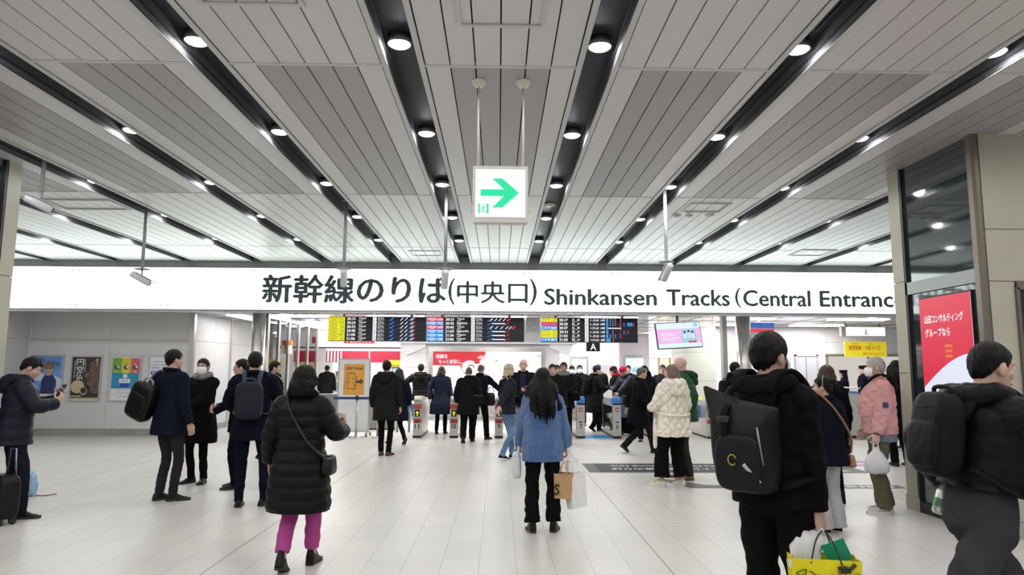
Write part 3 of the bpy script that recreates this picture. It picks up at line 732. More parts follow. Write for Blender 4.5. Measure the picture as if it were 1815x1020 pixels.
# ---- posters on the side wall
AL = mat('poster_frame', (0.55, 0.55, 0.54), rough=0.3, metal=0.7)
def paper(n, c, **k): return mat('print_' + n, c, rough=0.55, **k)
def poster(x0, x1, label, draw, z0=0.79, z1=1.87):
    t = thing('wall_poster', label, 'poster', ((x0+x1)/2, 16.485, z0))
    W_, H_ = x1-x0, z1-z0
    a = MB()
    for q in ((-W_/2, -W_/2+0.03, 0, H_), (W_/2-0.03, W_/2, 0, H_)): a.b(q[0], q[1], -0.02, 0.015, q[2], q[3], AL)
    for q in ((0, 0.03), (H_-0.03, H_)): a.b(-W_/2+0.03, W_/2-0.03, -0.02, 0.015, q[0], q[1], AL)
    a.obj('frame', t)
    a = MB(); a.b(-W_/2+0.03, W_/2-0.03, -0.006, 0.012, 0.03, H_-0.03, paper('white', (0.72, 0.73, 0.74))); draw(a, W_/2-0.035, H_); a.obj('print', t)
NAVY = paper('navy', (0.02, 0.035, 0.13)); SKIN_P = paper('skin', (0.50, 0.33, 0.24))
def p1(a, w, H):
    a.b(-w, w, -0.008, -0.006, 0.17, H-0.035, paper('sky', (0.13, 0.28, 0.62), vary=0.35, vscale=4))
    a.ell((-0.12, -0.009, 0.56), (0.25, 0.003, 0.10), paper('cloud', (0.55, 0.65, 0.78)), 14); a.ell((0.18, -0.009, 0.42), (0.20, 0.003, 0.16), MATS['print_cloud'], 14)
    a.prism([(-0.13, 0.17), (0.24, 0.17), (0.22, 0.50), (0.12, 0.62), (-0.05, 0.62), (-0.12, 0.48)], 'y', -0.013, -0.011, NAVY)
    a.ell((0.03, -0.014, 0.74), (0.115, 0.004, 0.15), SKIN_P, 16); a.ell((0.03, -0.016, 0.82), (0.12, 0.004, 0.10), paper('hair', (0.22, 0.13, 0.09)), 14); a.ell((0.02, -0.018, 0.70), (0.10, 0.004, 0.05), paper('mask', (0.42, 0.32, 0.24)), 12)
    for i, x in enumerate((-0.26, -0.12, 0.0, 0.12, 0.23)):      # brushed lettering
        z = 0.98 - i*0.028
        a.tube(catmull([(x-0.05, -0.012, z+0.02), (x, -0.012, z+0.045), (x+0.035, -0.012, z), (x-0.01, -0.012, z-0.045), (x-0.03, -0.012, z-0.01), (x+0.05, -0.012, z-0.03)], 4), 0.009, NAVY, 6, True, True, 0.5)
def p2(a, w, H):
    a.b(-w, w, -0.008, -0.006, 0.045, H-0.04, paper('umber', (0.035, 0.028, 0.026), vary=0.6, vscale=5))
    a.b(-w, w, -0.010, -0.008, 0.045, 0.085, paper('gold', (0.45, 0.36, 0.18)))
    st = paper('carved', (0.13, 0.085, 0.065), vary=0.5, vscale=14)
    for c, r in (((0.20, 0.78), (0.13, 0.20)), ((0.16, 0.60), (0.19, 0.12)), ((0.20, 0.44), (0.17, 0.10)), ((0.24, 0.28), (0.12, 0.10))): a.ell((c[0], -0.010, c[1]), (r[0], 0.005, r[1]), st, 16)
    a.ell((-0.17, -0.012, 0.34), (0.16, 0.004, 0.155), paper('disc', (0.52, 0.42, 0.24)), 24); a.ell((-0.02, -0.016, 0.24), (0.085, 0.004, 0.095), paper('disc_small', (0.46, 0.38, 0.22)), 20); a.ell((-0.02, -0.020, 0.25), (0.07, 0.003, 0.07), MATS['print_umber'], 16)
    wh = paper('white', (0, 0, 0))
    for i, ch in enumerate('円空仏'): a.text(ch, wh, -0.22, -0.06, 0.84-i*0.165, 0.99-i*0.165, -0.012, 0.004, 0.02)
    for i in range(12): a.b(-0.272, -0.258, -0.014, -0.010, 0.93-i*0.035, 0.953-i*0.035, wh)
    for i in range(9): a.b(-0.035, -0.018, -0.014, -0.010, 0.97-i*0.035, 0.993-i*0.035, wh)
    for i, ch in enumerate('一堂公開'[:3]): a.text(ch, wh, 0.235, 0.275, 0.95-i*0.055, 0.995-i*0.055, -0.012, 0.004)
    a.b(-w+0.02, -0.08, -0.012, -0.008, 0.11, 0.13, wh); a.b(0.0, w-0.03, -0.012, -0.008, 0.12, 0.135, NAVY)
def p3(a, w, H):
    t3 = 2*w/3; z1 = H-0.06; zm = 0.66; zb = 0.30
    for i, c in enumerate(((0.14, 0.38, 0.05), (0.62, 0.55, 0.02), (0.60, 0.12, 0.17))):
        x = -w+0.01+i*t3*0.98; a.b(x, x+t3*0.98, -0.008, -0.006, zm, z1, paper('tint%d' % i, c))
        fx_ = x+t3/2; a.ell((fx_, -0.010, zm+0.14), (0.06, 0.003, 0.05), paper('figure', (0.06, 0.06, 0.06)), 12); a.ell((fx_, -0.012, zm+0.21), (0.026, 0.003, 0.032), SKIN_P, 12); a.ell((fx_+0.03, -0.012, zm+0.15), (0.03, 0.003, 0.03), paper('white', (0, 0, 0)), 10)
        a.b(fx_-0.045, fx_+0.045, -0.010, -0.008, zm+0.03, zm+0.05, paper('white', (0, 0, 0)))
    a.b(-w+0.01, w-0.01, -0.008, -0.006, zb, zm, paper('teal', (0.02, 0.26, 0.42)))
    wh = MATS['print_white']
    a.b(-0.05, 0.05, -0.011, -0.008, 0.55, 0.64, wh); a.b(-0.135, 0.12, -0.012, -0.008, 0.43, 0.53, wh); a.b(-0.10, 0.08, -0.016, -0.012, 0.475, 0.49, paper('grey', (0.3, 0.3, 0.33)))
    a.prism([(-0.10, 0.34), (0.09, 0.34), (0.11, 0.43), (-0.115, 0.43)], 'y', -0.012, -0.008, paper('royal', (0.02, 0.06, 0.38)))
    for z in (0.37, 0.40, 0.345): a.b(0.18, 0.27, -0.010, -0.008, z, z+0.008, wh)
    a.text('3.15 ダイヤ改正', paper('grey', (0, 0, 0)), -0.24, 0.24, 0.165, 0.215, -0.007, 0.003, 0.008)
    for z, x0, x1 in ((0.255, -0.2, 0.2), (0.11, -0.16, 0.3), (0.075, -0.18, -0.1), (0.105, 0.0, 0.26)): a.b(x0, x1, -0.009, -0.006, z, z+0.009, MATS['print_grey'])
def p4(a, w, H):
    b_ = paper('blue', (0.03, 0.13, 0.45)); r_ = paper('red', (0.6, 0.03, 0.04)); wh = MATS['print_white']
    a.b(-0.28, 0.25, -0.009, -0.006, 0.93, 0.94, b_); a.b(-0.30, 0.10, -0.009, -0.006, 0.86, 0.872, b_)
    a.text('「のぞみ」の', b_, -0.32, 0.0, 0.76, 0.83, -0.006, 0.003, 0.02); a.text('3号車', r_, 0.01, 0.24, 0.76, 0.84, -0.006, 0.003, 0.02)
    a.prism(rrect(0.29, 0.095, 0.02, 3, -0.165, 0.67), 'y', -0.010, -0.006, b_); a.text('指定席', wh, -0.27, -0.06, 0.645, 0.70, -0.010, 0.003, 0.02); a.text('に変わります', b_, 0.0, 0.28, 0.645, 0.69, -0.006, 0.003)
    for i in range(5): a.b(-0.30, 0.28, -0.009, -0.006, 0.56-i*0.07, 0.575-i*0.07, MATS['print_grey'])
poster(-11.04, -10.29, 'blue wall poster with brushed lettering over a masked face', lambda a, w, H: p1(a, w, H))
poster(-10.13, -9.40, 'dark brown wall poster with large white vertical kanji', p2)
poster(-9.20, -8.47, 'wall poster with green, yellow and pink squares over teal', p3)
poster(-8.30, -7.57, 'white wall poster with blue text, partly behind the backpack man', p4)

# ---- big billboard beyond the gates
t = thing('billboard', 'large illuminated billboard, red corner with white lettering, in a steel frame', 'billboard', (-0.365, 22.0, 0.25))
a = MB(); W_, H_ = 3.70, 2.03
for x in (-W_/2, W_/2-0.13): a.b(x, x+0.13, -0.14, 0, 0.0, H_, STEEL)
a.b(-W_/2+0.13, W_/2-0.13, -0.14, 0, H_-0.13, H_, STEEL); a.b(-W_/2+0.13, W_/2-0.13, -0.14, 0, 0.0, 0.28, STEEL); a.obj('frame', t)
a = MB(); BW = glow('billboard_white', (1, 1, 1), 1.5); BR = glow('billboard_red', (0.80, 0.03, 0.05), 1.0)
x0, x1, z0, z1 = -W_/2+0.13, W_/2-0.13, 0.28, H_-0.13
a.b(x0, x1, -0.07, -0.06, z0, z1, BW)
pts = [(x0, z1-0.44)] + [(x0+0.95, z1-0.44)] + [(x0+0.95+0.72*math.sin(q), z1-0.44+0.44*(1-math.cos(q))) for q in np.linspace(0.1, PI/2, 8)] + [(x0, z1)]
a.prism(pts, 'y', -0.075, -0.07, BR)
a.ell((x0+1.17, -0.078, z1-0.50), (0.28, 0.004, 0.22), BW, 20)
a.prism([(x0+0.82, z1-0.42), (x0+0.97, z1-0.42), (x0+1.36, z1-0.95), (x0+1.18, z1-0.95)], 'y', -0.080, -0.075, glow('billboard_orange', (0.90, 0.25, 0.03), 1.0))
a.tube([(x0+1.12, -0.084, z1-0.52), (x0+1.16, -0.084, z1-0.42), (x0+1.28, -0.084, z1-0.44), (x0+1.31, -0.084, z1-0.50)], 0.024, glow('billboard_plum', (0.18, 0.06, 0.16), 0.9), 6)
a.ell((x0+1.40, -0.084, z1-0.34), (0.11, 0.004, 0.05), BR, 12); a.ell((x0+1.55, -0.084, z1-0.18), (0.14, 0.004, 0.06), glow('billboard_pink', (0.95, 0.55, 0.60), 1.0), 12)
for (cx, cz, r, c) in ((2.02, -0.28, 0.05, (0.7, 0.35, 0.1)), (1.90, -0.72, 0.07, (0.95, 0.85, 0.45)), (2.95, -0.30, 0.10, (0.9, 0.6, 0.85)), (2.82, -0.36, 0.07, (0.6, 0.85, 0.95)), (3.02, -0.45, 0.09, (0.95, 0.9, 0.55)), (1.66, -0.35, 0.05, (0.95, 0.9, 0.6))):
    a.ell((x0+cx, -0.076, z1+cz), (r, 0.004, r*0.6), glow('billboard_dab%d' % int(cx*100), c, 1.1), 12)
a.tube(catmull([(x0+3.32, -0.074, z1-0.15), (x0+3.40, -0.074, z1-0.11), (x0+3.48, -0.074, z1-0.16)], 4), 0.012, BR, 6)
a.obj('picture', t)
a = MB(); a.text('印刷を', CW, x0+0.09, x0+0.46, z1-0.22, z1-0.09, -0.076, 0.004, 0.03); a.text('もっと身近に。', CW, x0+0.18, x0+0.90, z1-0.38, z1-0.25, -0.076, 0.004, 0.03)
a.text('CLOUDS', MATS['billboard_pink'], x0+1.95, x0+2.3, z1-1.02, z1-0.95, -0.071, 0.004); a.obj('lettering', t)

# ---- shop beyond the gates on the far side
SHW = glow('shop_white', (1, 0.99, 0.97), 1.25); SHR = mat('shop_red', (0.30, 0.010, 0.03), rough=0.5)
mb = MB()
mb.b(-7.9, -6.45, 23.6, 24.0, 0, 2.9, mat('pier_white', (0.72, 0.69, 0.72), rough=0.45)); struct(mb.obj('wall_pier'))
t = thing('shop_header', 'white lit shop header with a red name panel above the souvenir shop', 'shop sign', (-4.8, 23.8, 2.34))
a = MB(); a.b(-1.6, 1.65, 0, 0.35, 0.0, 0.55, SHW); a.obj('lightbox', t)
a = MB(); a.b(-0.55, 0.50, -0.03, 0, 0.12, 0.34, glow('shop_sign_red', (0.80, 0.06, 0.03), 1.0)); a.text('PLUSTA', CW, -0.45, 0.36, 0.155, 0.30, -0.031, 0.004, 0.02); a.obj('name_panel', t)
a = MB(); a.b(-1.55, 1.62, -0.02, 0.0, -0.05, -0.005, mat('shop_maroon', (0.15, 0.01, 0.02), rough=0.5)); a.obj('edge_strip', t)
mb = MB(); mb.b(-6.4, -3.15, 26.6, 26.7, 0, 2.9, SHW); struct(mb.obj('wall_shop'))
t = thing('red_bulkhead', 'red bulkhead board across the inside of the souvenir shop', 'bulkhead', (-4.8, 25.6, 1.83))
a = MB(); a.b(-1.6, 1.65, 0, 0.08, 0.0, 0.42, SHR); a.obj('board', t)
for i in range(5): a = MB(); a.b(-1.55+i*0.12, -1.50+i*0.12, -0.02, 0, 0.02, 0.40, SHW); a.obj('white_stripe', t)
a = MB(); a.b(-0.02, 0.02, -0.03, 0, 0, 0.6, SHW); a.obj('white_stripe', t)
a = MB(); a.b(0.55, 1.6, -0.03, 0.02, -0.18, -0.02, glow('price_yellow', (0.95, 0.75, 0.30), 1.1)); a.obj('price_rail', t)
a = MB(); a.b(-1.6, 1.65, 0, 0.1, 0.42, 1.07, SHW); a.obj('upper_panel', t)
def shelf(x, y, w_, label, cols):
    t = thing('shop_shelf', label, 'shelf', (x, y, 0))
    a = MB(); a.b(-w_/2, w_/2, 0.28, 0.32, 0, 1.6, WHITE)
    for z in (0.3, 0.7, 1.1, 1.5): a.b(-w_/2, w_/2, 0, 0.3, z-0.015, z+0.015, WHITE)
    a.b(-w_/2-0.02, -w_/2, 0, 0.32, 0, 1.6, WHITE); a.b(w_/2, w_/2+0.02, 0, 0.32, 0, 1.6, WHITE); a.obj('rack', t)
    r = random.Random(int(x*100))
    for z in (0.3, 0.7, 1.1):
        for i in range(int(w_/0.22)):
            h = r.uniform(0.16, 0.28); b = MB(); b.b(-0.09, 0.09, 0.03, 0.25, 0, h, mat('gift_%d' % r.randrange(len(cols)), cols[r.randrange(len(cols))], rough=0.5))
            one(b, 'gift_box', 'small gift box on the lit souvenir shop shelves', 'gift box', 'gift boxes on the souvenir shelves', (x-w_/2+0.13+i*0.22, y, z+0.015))
GC = [(0.7, 0.1, 0.1), (0.8, 0.6, 0.3), (0.75, 0.72, 0.65), (0.2, 0.3, 0.5), (0.85, 0.8, 0.2)]
shelf(-5.55, 26.1, 1.2, 'white shelf of gift boxes behind the dark coated shoppers', GC); shelf(-3.95, 26.1, 1.2, 'white shelf of gift boxes behind the blue shop monitor', GC)
t = thing('shop_monitor', 'pale blue shop monitor beside the souvenir shop wall', 'screen', (-3.24, 22.2, 1.02))
a = MB(); a.b(-0.19, 0.19, 0, 0.06, 0, 0.62, BLACK); a.obj('case', t)
a = MB(); a.b(-0.17, 0.17, -0.005, 0, 0.03, 0.59, glow('monitor_blue', (0.45, 0.70, 0.95), 1.1)); a.b(-0.05, 0.03, -0.008, -0.005, 0.14, 0.34, MATS['led_red']); a.obj('display_picture', t)
a = MB(); a.b(-0.03, 0.03, 0.02, 0.06, -1.02, 0, STEEL_D); a.b(-0.2, 0.2, -0.1, 0.2, -1.02, -1.0, STEEL_D); a.obj('stand', t)
t = thing('price_sign', 'small yellow sign with black characters over the blue monitor', 'sign', (-3.44, 22.6, 1.62))
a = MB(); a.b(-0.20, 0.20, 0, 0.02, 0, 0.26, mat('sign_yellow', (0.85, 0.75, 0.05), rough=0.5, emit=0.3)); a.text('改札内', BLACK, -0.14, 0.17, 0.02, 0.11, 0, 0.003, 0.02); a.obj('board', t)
a = MB(); a.b(-0.01, 0.01, 0, 0.02, -1.62, 0, STEEL_D); a.b(-0.1, 0.1, -0.08, 0.1, -1.62, -1.60, STEEL_D); a.obj('pole', t)
for x in (-0.0,):
    t = thing('lit_poster', 'cyan and pink lit poster seen beside the glass partition', 'poster', (-7.0, 23.55, 0.75))
    a = MB(); a.b(-0.52, 0.52, 0, 0.05, 0, 1.45, AL); a.obj('frame', t)
    a = MB(); a.b(-0.5, 0.5, -0.01, 0, 0.03, 1.42, glow('poster_cyan', (0.02, 0.72, 0.85), 1.0))
    a.prism([(-0.5, 0.55), (0.5, 0.85), (0.5, 1.0), (-0.5, 0.72)], 'y', -0.014, -0.01, glow('poster_white', (0.9, 0.85, 0.95), 1.0)); a.prism([(-0.5, 0.62), (0.5, 0.92), (0.5, 0.96), (-0.5, 0.66)], 'y', -0.018, -0.014, CM)
    a.ell((-0.2, -0.014, 1.15), (0.11, 0.003, 0.11), MATS['led_yellow'], 16); a.obj('print', t)

# ---- advertising pillars and shops on the near right of the far concourse
def ad_pillar(x, y, w_, label, dab):
    t = thing('advertising_pillar', label, 'advertising pillar', (x, y, 0))
    a = MB(); a.prism(rrect(w_, 0.5, 0.05, 3), 'z', 0, 2.86, mat('pillar_lilac', (0.68, 0.64, 0.70), rough=0.4)); a.obj('body', t)
    a = MB(); a.b(-w_*0.36, w_*0.36, -0.275, -0.25, 0.55, 2.12, AL); a.b(-w_*0.30, w_*0.30, -0.28, -0.275, 0.6, 2.0, glow('pillar_screen', (0.72, 0.90, 1.0), 1.25)); a.b(-w_*0.25, w_*0.25, -0.285, -0.275, 2.05, 2.09, GREYP)
    r = random.Random(dab)
    for i in range(9): a.ell((r.uniform(-0.12, 0.10), -0.282, 1.25+r.uniform(-0.15, 0.45)), (r.uniform(0.03, 0.09), 0.003, r.uniform(0.03, 0.09)), glow('pillar_dab%d' % (i % 3), [(0.25, 0.65, 0.95), (0.35, 0.85, 0.90), (0.30, 0.55, 0.85)][i % 3], 1.0), 10)
    a.obj('screen', t)
ad_pillar(4.72, 24.0, 1.05, 'broad lilac advertising pillar with pale blue screen, beside the pink hanging screen', 3)
ad_pillar(3.02, 26.0, 0.95, 'lilac advertising pillar with pale screen behind the crowd at gate 7', 8)
ad_pillar(2.1, 27.5, 0.7, 'slim lilac advertising pillar with pale screen next to the billboard wall', 5)
a = MB(); WARM = glow('warm_shop', (1.0, 0.80, 0.55), 1.3)
t = thing('warm_shop_front', 'bright cream and amber shop front far behind the crowd', 'shop front', (7.0, 27.6, 0))
a = MB(); a.b(-1.4, 2.2, 0, 0.2, 2.1, 2.88, SHW); a.obj('header', t)
a = MB()
for i in range(8): a.b(-1.4+i*0.45, -1.0+i*0.45, 0.1, 0.2, 0.2, 2.05, WARM if i % 2 == 0 else SHW)
a.obj('display_window', t)
a = MB()
for i in range(9): a.b(-1.42+i*0.45, -1.38+i*0.45, 0.05, 0.2, 0.0, 2.1, mat('shop_wood', (0.42, 0.26, 0.14), rough=0.5))
a.obj('frame', t)
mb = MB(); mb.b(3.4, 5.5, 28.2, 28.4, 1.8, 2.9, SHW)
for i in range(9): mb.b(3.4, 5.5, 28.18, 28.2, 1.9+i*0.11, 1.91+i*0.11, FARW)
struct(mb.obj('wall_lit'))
a = MB(); a.cyl((0, 0, 0), (0, 0, 2.9), 0.17, STEEL, 32); struct(a.obj('column_steel', None, (5.94, 16.5, 0)))
a = MB(); a.b(-0.05, 0.06, -0.1, 0.1, 0, 2.9, STEEL); struct(a.obj('trim_steel_post', None, (5.52, 16.7, 0)))
a = MB(); a.b(-0.05, 0.05, 0, 0.03, 0, 0.30, mat('white_notice', (0.8, 0.8, 0.78), rough=0.5)); a.text('P', MATS['led_red'], -0.03, 0.03, 0.1, 0.2, 0.0, 0.003, 0.02)

# ================================================================== TICKET GATES
GBODY = mat('gate_steel', (0.62, 0.61, 0.57), rough=0.35, metal=0.6, bump=0.03, bscale=80, stretch=(1, 1, 0.05))
GDARK = mat('gate_dark', (0.02, 0.022, 0.026), rough=0.12, coat=0.4); GBLUE = mat('gate_blue', (0.06, 0.24, 0.62), rough=0.3); GIVORY = mat('gate_ivory', (0.72, 0.70, 0.58), rough=0.35)
GWHITE = mat('gate_white', (0.78, 0.78, 0.78), rough=0.35); GRED = mat('gate_red', (0.48, 0.07, 0.045), rough=0.4); GYEL = mat('gate_yellow', (0.85, 0.78, 0.02), rough=0.4, emit=0.4)
FLAP = mat('flap_blue', (0.10, 0.22, 0.50), rough=0.35)
def gate(x, num, exitg, label, flap=0, w_=0.185, L=1.65, y=16.15):
    t = thing('ticket_gate', label, 'ticket gate', (x, y, 0))
    h = 0.90 if not exitg else 0.93
    a = MB(); pts = [(0, 0.05), (L, 0.05), (L, h-0.12), (L-0.25, h-0.02), (0.10, h-0.02), (0.0, h-0.13)]
    a.prism(pts, 'x', -w_/2, w_/2, GBODY); a.obj('body', t)
    a = MB(); a.b(-w_/2-0.004, w_/2+0.004, -0.006, L+0.006, 0, 0.05, BLACK); a.obj('plinth', t)
    for s in (-1, 1):
        a = MB(); a.b(min(s*w_/2, s*(w_/2+0.006)), max(s*w_/2, s*(w_/2+0.006)), 0.12, L-0.12, 0.16, h-0.2, GDARK if exitg else GBODY); a.obj('side_panel', t)
    a = MB()
    if exitg:
        a.prism([(0.0, h-0.16), (0.32, h-0.16), (0.45, h+0.02), (0.05, h+0.03), (0.0, h-0.02)], 'x', -w_/2-0.003, w_/2+0.003, GBLUE); a.obj('card_reader', t)
        a = MB(); a.prism([(0.0, h+0.0), (0.1, h+0.16), (0.5, h+0.18), (L-0.3, h+0.05), (L-0.3, h-0.02), (0.1, h-0.02)], 'x', -w_/2-0.022, -w_/2-0.002, GWHITE); a.obj('side_rail', t)
    else:
        a.prism([(0.03, h-0.04), (0.35, h-0.03), (0.35, h+0.05), (0.09, h+0.055), (0.03, h+0.0)], 'x', -w_/2+0.01, w_/2-0.01, GIVORY); a.obj('ticket_slot', t)
        a = MB(); a.prism([(0.40, h-0.03), (0.75, h-0.03), (0.75, h+0.03), (0.40, h+0.05)], 'x', -w_/2+0.01, w_/2-0.01, GYEL if num != '11' else GIVORY); a.obj('card_reader', t)
    a = MB()
    if exitg:
        a.b(-w_/2, w_/2, -0.012, 0, 0.06, h-0.17, GBODY)
        a.add(*ell_vf((0.0, -0.013, h-0.27), (0.052, 0.004, 0.052), 20), GRED, True); a.b(-0.036, 0.036, -0.020, -0.016, h-0.285, h-0.255, GWHITE); a.obj('no_entry_sign', t)
    else:
        a.b(-w_/2, w_/2, -0.010, 0, h-0.24, h-0.13, GRED); a.b(-w_/2, w_/2, -0.010, 0, h-0.56, h-0.46, GRED)
        a.b(-0.060, 0.060, -0.010, 0, h-0.415, h-0.255, BLACK)
        zc = h-0.335
        a.prism([(-0.045, zc), (0, zc+0.055), (0.045, zc), (0.016, zc), (0.016, zc-0.06), (-0.016, zc-0.06), (-0.016, zc)][::-1], 'y', -0.015, -0.010, GYEL); a.obj('arrow_sign', t)
    a = MB(); a.b(-0.055, 0.055, -0.014, -0.0, 0.20, 0.34, mat('number_plate', (0.62, 0.61, 0.56), rough=0.4)); a.text(num, BLACK, -0.022*len(num)-0.005, 0.022*len(num)+0.005, 0.215, 0.325, -0.014, 0.003, 0.02)
    a.b(-0.04, 0.04, -0.014, 0, 0.36, 0.385, GDARK); a.ell((-0.03, -0.012, 0.14), (0.012, 0.004, 0.012), STEEL_D, 10); a.ell((0.03, -0.012, 0.14), (0.012, 0.004, 0.012), STEEL_D, 10); a.obj('number_plate', t)
    for f in ([flap] if flap else []):
        a = MB(); a.prism(rrect(0.34, 0.30, 0.05, 4, f*(w_/2+0.165), 0.60), 'y', 0.50, 0.535, FLAP); a.obj('flap', t)
    return t
E_ = 'ticket gate numbered %s with yellow arrow'
gate(-1.88, '11', False, E_ % '11' + ', in front of the jacketed passer', -1)
gate(-1.03, '10', False, E_ % '10' + ', behind the bald man in black')
gate(0.02, '9', False, E_ % '9' + ', behind the woman in jeans')
gate(0.97, '8', True, 'ticket gate numbered 8, hidden behind the woman in the blue jacket')
gate(1.93, '7', True, 'ticket gate numbered 7 with a blue reader and red no-entry disc')
gate(2.78, '6', True, 'ticket gate numbered 6 with blue reader and an open blue flap', 1)
gate(3.66, '5', True, 'ticket gate numbered 5, behind the woman in the cream coat')
gate(4.98, '4', False, E_ % '4' + ', beside the man in the green jacket', -1)
t = thing('floor_mat', 'bright blue floor sticker between gates 7 and 6', 'floor sticker', (2.355, 16.15, 0.0))
a = MB(); a.b(-0.30, 0.30, 0.02, 0.75, 0.0, 0.004, mat('sticker_blue', (0.02, 0.30, 0.75), rough=0.3)); a.obj('film', t)
# low gate fence by the ticket office
t = thing('barrier_fence', 'brushed steel barrier with a blue top edge beside the ticket office', 'barrier', (7.2, 16.4, 0))
a = MB(); a.prism([(0, 0.06), (0, 0.98), (0.9, 0.98), (1.15, 1.07), (1.9, 1.0), (2.6, 1.0), (2.6, 0.06)], 'y', 0, 0.35, GBODY); a.obj('body', t)
a = MB(); a.prism([(0, 0.985), (0, 1.02), (0.9, 1.02), (1.15, 1.11), (1.9, 1.04), (2.6, 1.04), (2.6, 1.005), (1.9, 1.005), (1.15, 1.075), (0.9, 0.985)][::-1], 'y', 0.02, 0.33, GBLUE); a.obj('top_edge', t)
a = MB(); a.b(0.0, 2.6, -0.005, 0.355, 0.0, 0.06, BLACK); a.obj('plinth', t)
a = MB(); a.tube(catmull([(0.0, 0.5, 1.18), (0.9, 0.5, 1.20), (2.6, 0.5, 1.12)], 8), 0.014, STEEL); a.b(0.0, 0.03, 0.48, 0.52, 0, 1.18, STEEL); a.b(2.57, 2.6, 0.48, 0.52, 0, 1.12, STEEL); a.obj('rail', t)
t = thing('rope_post', 'slim steel barrier post beside gate 4', 'barrier post', (5.28, 16.25, 0))
a = MB(); a.cyl((0, 0, 0), (0, 0, 0.98), 0.018, STEEL); a.lathe([(0, 0), (0.07, 0), (0.07, 0.012), (0, 0.014)], STEEL); a.obj('pole', t)
a = MB()
for z in (0.2, 0.75): a.cyl((0, 0, z), (0.5, 0.1, z), 0.009, STEEL)
a.cyl((0.5, 0.1, 0), (0.5, 0.1, 0.98), 0.018, STEEL); a.obj('rail', t)
# steel counter wall by the shop
t = thing('counter_barrier', 'low dull steel barrier wall behind the ticket notice board', 'barrier', (-5.25, 18.2, 0))
a = MB(); a.b(0, 2.55, 0, 0.12, 0.04, 0.90, mat('dull_steel', (0.22, 0.22, 0.21), rough=0.45, metal=0.6)); a.obj('panel', t)
a = MB(); a.b(-0.01, 2.56, -0.01, 0.13, 0.90, 0.93, STEEL); a.obj('cap_rail', t)
a = MB(); a.b(0, 2.55, 0.01, 0.11, 0, 0.04, BLACK); a.obj('plinth', t)
for x, l in ((-2.55, 'beside the black hooded man'), (-2.25, 'nearest gate 11')):
    a = MB(); a.prism(rrect(0.22, 0.34, 0.06, 4, 0, 0.55), 'y', 0, 0.035, FLAP); a.b(-0.03, 0.03, 0, 0.03, 0, 0.40, STEEL_D); one(a, 'gate_flap', 'blue gate flap standing open, ' + l, 'gate flap', loc=(x, 17.6, 0))

# ---- ticket notice board on wheels, queue post
BORG = mat('notice_orange', (0.80, 0.38, 0.06), rough=0.5); BINK = mat('notice_ink', (0.10, 0.06, 0.04), rough=0.5)
t = thing('notice_board', 'white wheeled notice board with an orange QR ticket poster', 'notice board', (-3.45, 16.55, 0))
a = MB(); a.b(-0.37, 0.37, -0.012, 0.012, 0.12, 1.80, mat('board_white', (0.80, 0.81, 0.82), rough=0.45)); a.obj('panel', t)
a = MB()
for s in (-0.385, 0.36): a.b(s, s+0.028, -0.02, 0.02, 0.10, 1.83, AL)
a.b(-0.36, 0.36, -0.02, 0.02, 1.80, 1.83, AL); a.b(-0.36, 0.36, -0.02, 0.02, 0.10, 0.12, AL); a.obj('frame', t)
a = MB(); px = lambda v: -0.245 + (v-720)/(885-720)*0.49; pz = lambda v: 1.695 - (v-453)/(690-453)*0.735
a.b(px(720), px(885), -0.018, -0.012, pz(690), pz(453), BORG); a.obj('poster', t)
a = MB(); T2 = lambda pts, r=0.005: a.tube([(px(x), -0.021, pz(y)) for x, y in pts], r, BINK, 6)
a.text('QR-Ticket', BINK, px(738), px(872), pz(500), pz(475), -0.018, 0.003, 0.025)
T2([(750, 640), (748, 530), (752, 522), (806, 522), (810, 530), (810, 548)], 0.006); T2([(765, 524), (792, 524)], 0.010); T2([(724, 650), (726, 600), (748, 580)]); T2([(748, 640), (806, 646), (818, 632)])
for k in range(4): T2([(812-k*2, 552+k*22), (828-k*2, 548+k*22), (828-k*2, 560+k*22), (804-k*2, 576+k*22)], 0.005)
for (x, y) in ((762, 560), (762, 590), (790, 560)): a.b(px(x), px(x+8), -0.021, -0.018, pz(y+8), pz(y), BINK)
a.prism([(px(x), pz(y)) for x, y in ((822, 578), (852, 578), (852, 562), (880, 586), (852, 612), (852, 597), (822, 597))][::-1], 'y', -0.022, -0.018, mat('notice_arrow', (0.06, 0.06, 0.06), rough=0.5)); a.obj('poster_drawing', t)
a = MB()
for s in (-0.37, 0.37): a.b(s-0.02, s+0.02, -0.27, 0.27, 0.065, 0.10, AL)
a.obj('foot_bar', t)
for sx in (-0.37, 0.37):
    for sy in (-0.25, 0.25):
        a = MB(); a.cyl((sx-0.015, sy, 0.033), (sx+0.015, sy, 0.033), 0.033, BLACK, 16); a.b(sx-0.022, sx+0.022, sy-0.02, sy+0.02, 0.033, 0.075, STEEL); a.obj('caster', t)
t = thing('queue_post', 'steel queue barrier post with a stretched navy belt', 'barrier post', (-3.30, 16.22, 0))
a = MB(); a.cyl((0, 0, 0.015), (0, 0, 0.88), 0.026, STEEL, 16); a.obj('pole', t)
a = MB(); a.lathe([(0, 0), (0.17, 0), (0.17, 0.012), (0.05, 0.025), (0, 0.026)], STEEL); a.obj('base', t)
a = MB(); a.lathe([(0, 0.86), (0.034, 0.86), (0.034, 0.95), (0.028, 0.96), (0, 0.96)], BLACK); a.obj('cap', t)
a = MB(); nb = mat('belt_navy', (0.02, 0.04, 0.20), rough=0.6); a.b(-0.55, -0.03, -0.003, 0.003, 0.87, 0.93, nb); a.b(0.03, 0.42, -0.003, 0.003, 0.87, 0.93, nb); a.obj('belt', t)
t = thing('ball_rail', 'end post holding the navy queue belt behind the hooded man', 'barrier post', (-2.80, 16.24, 0))
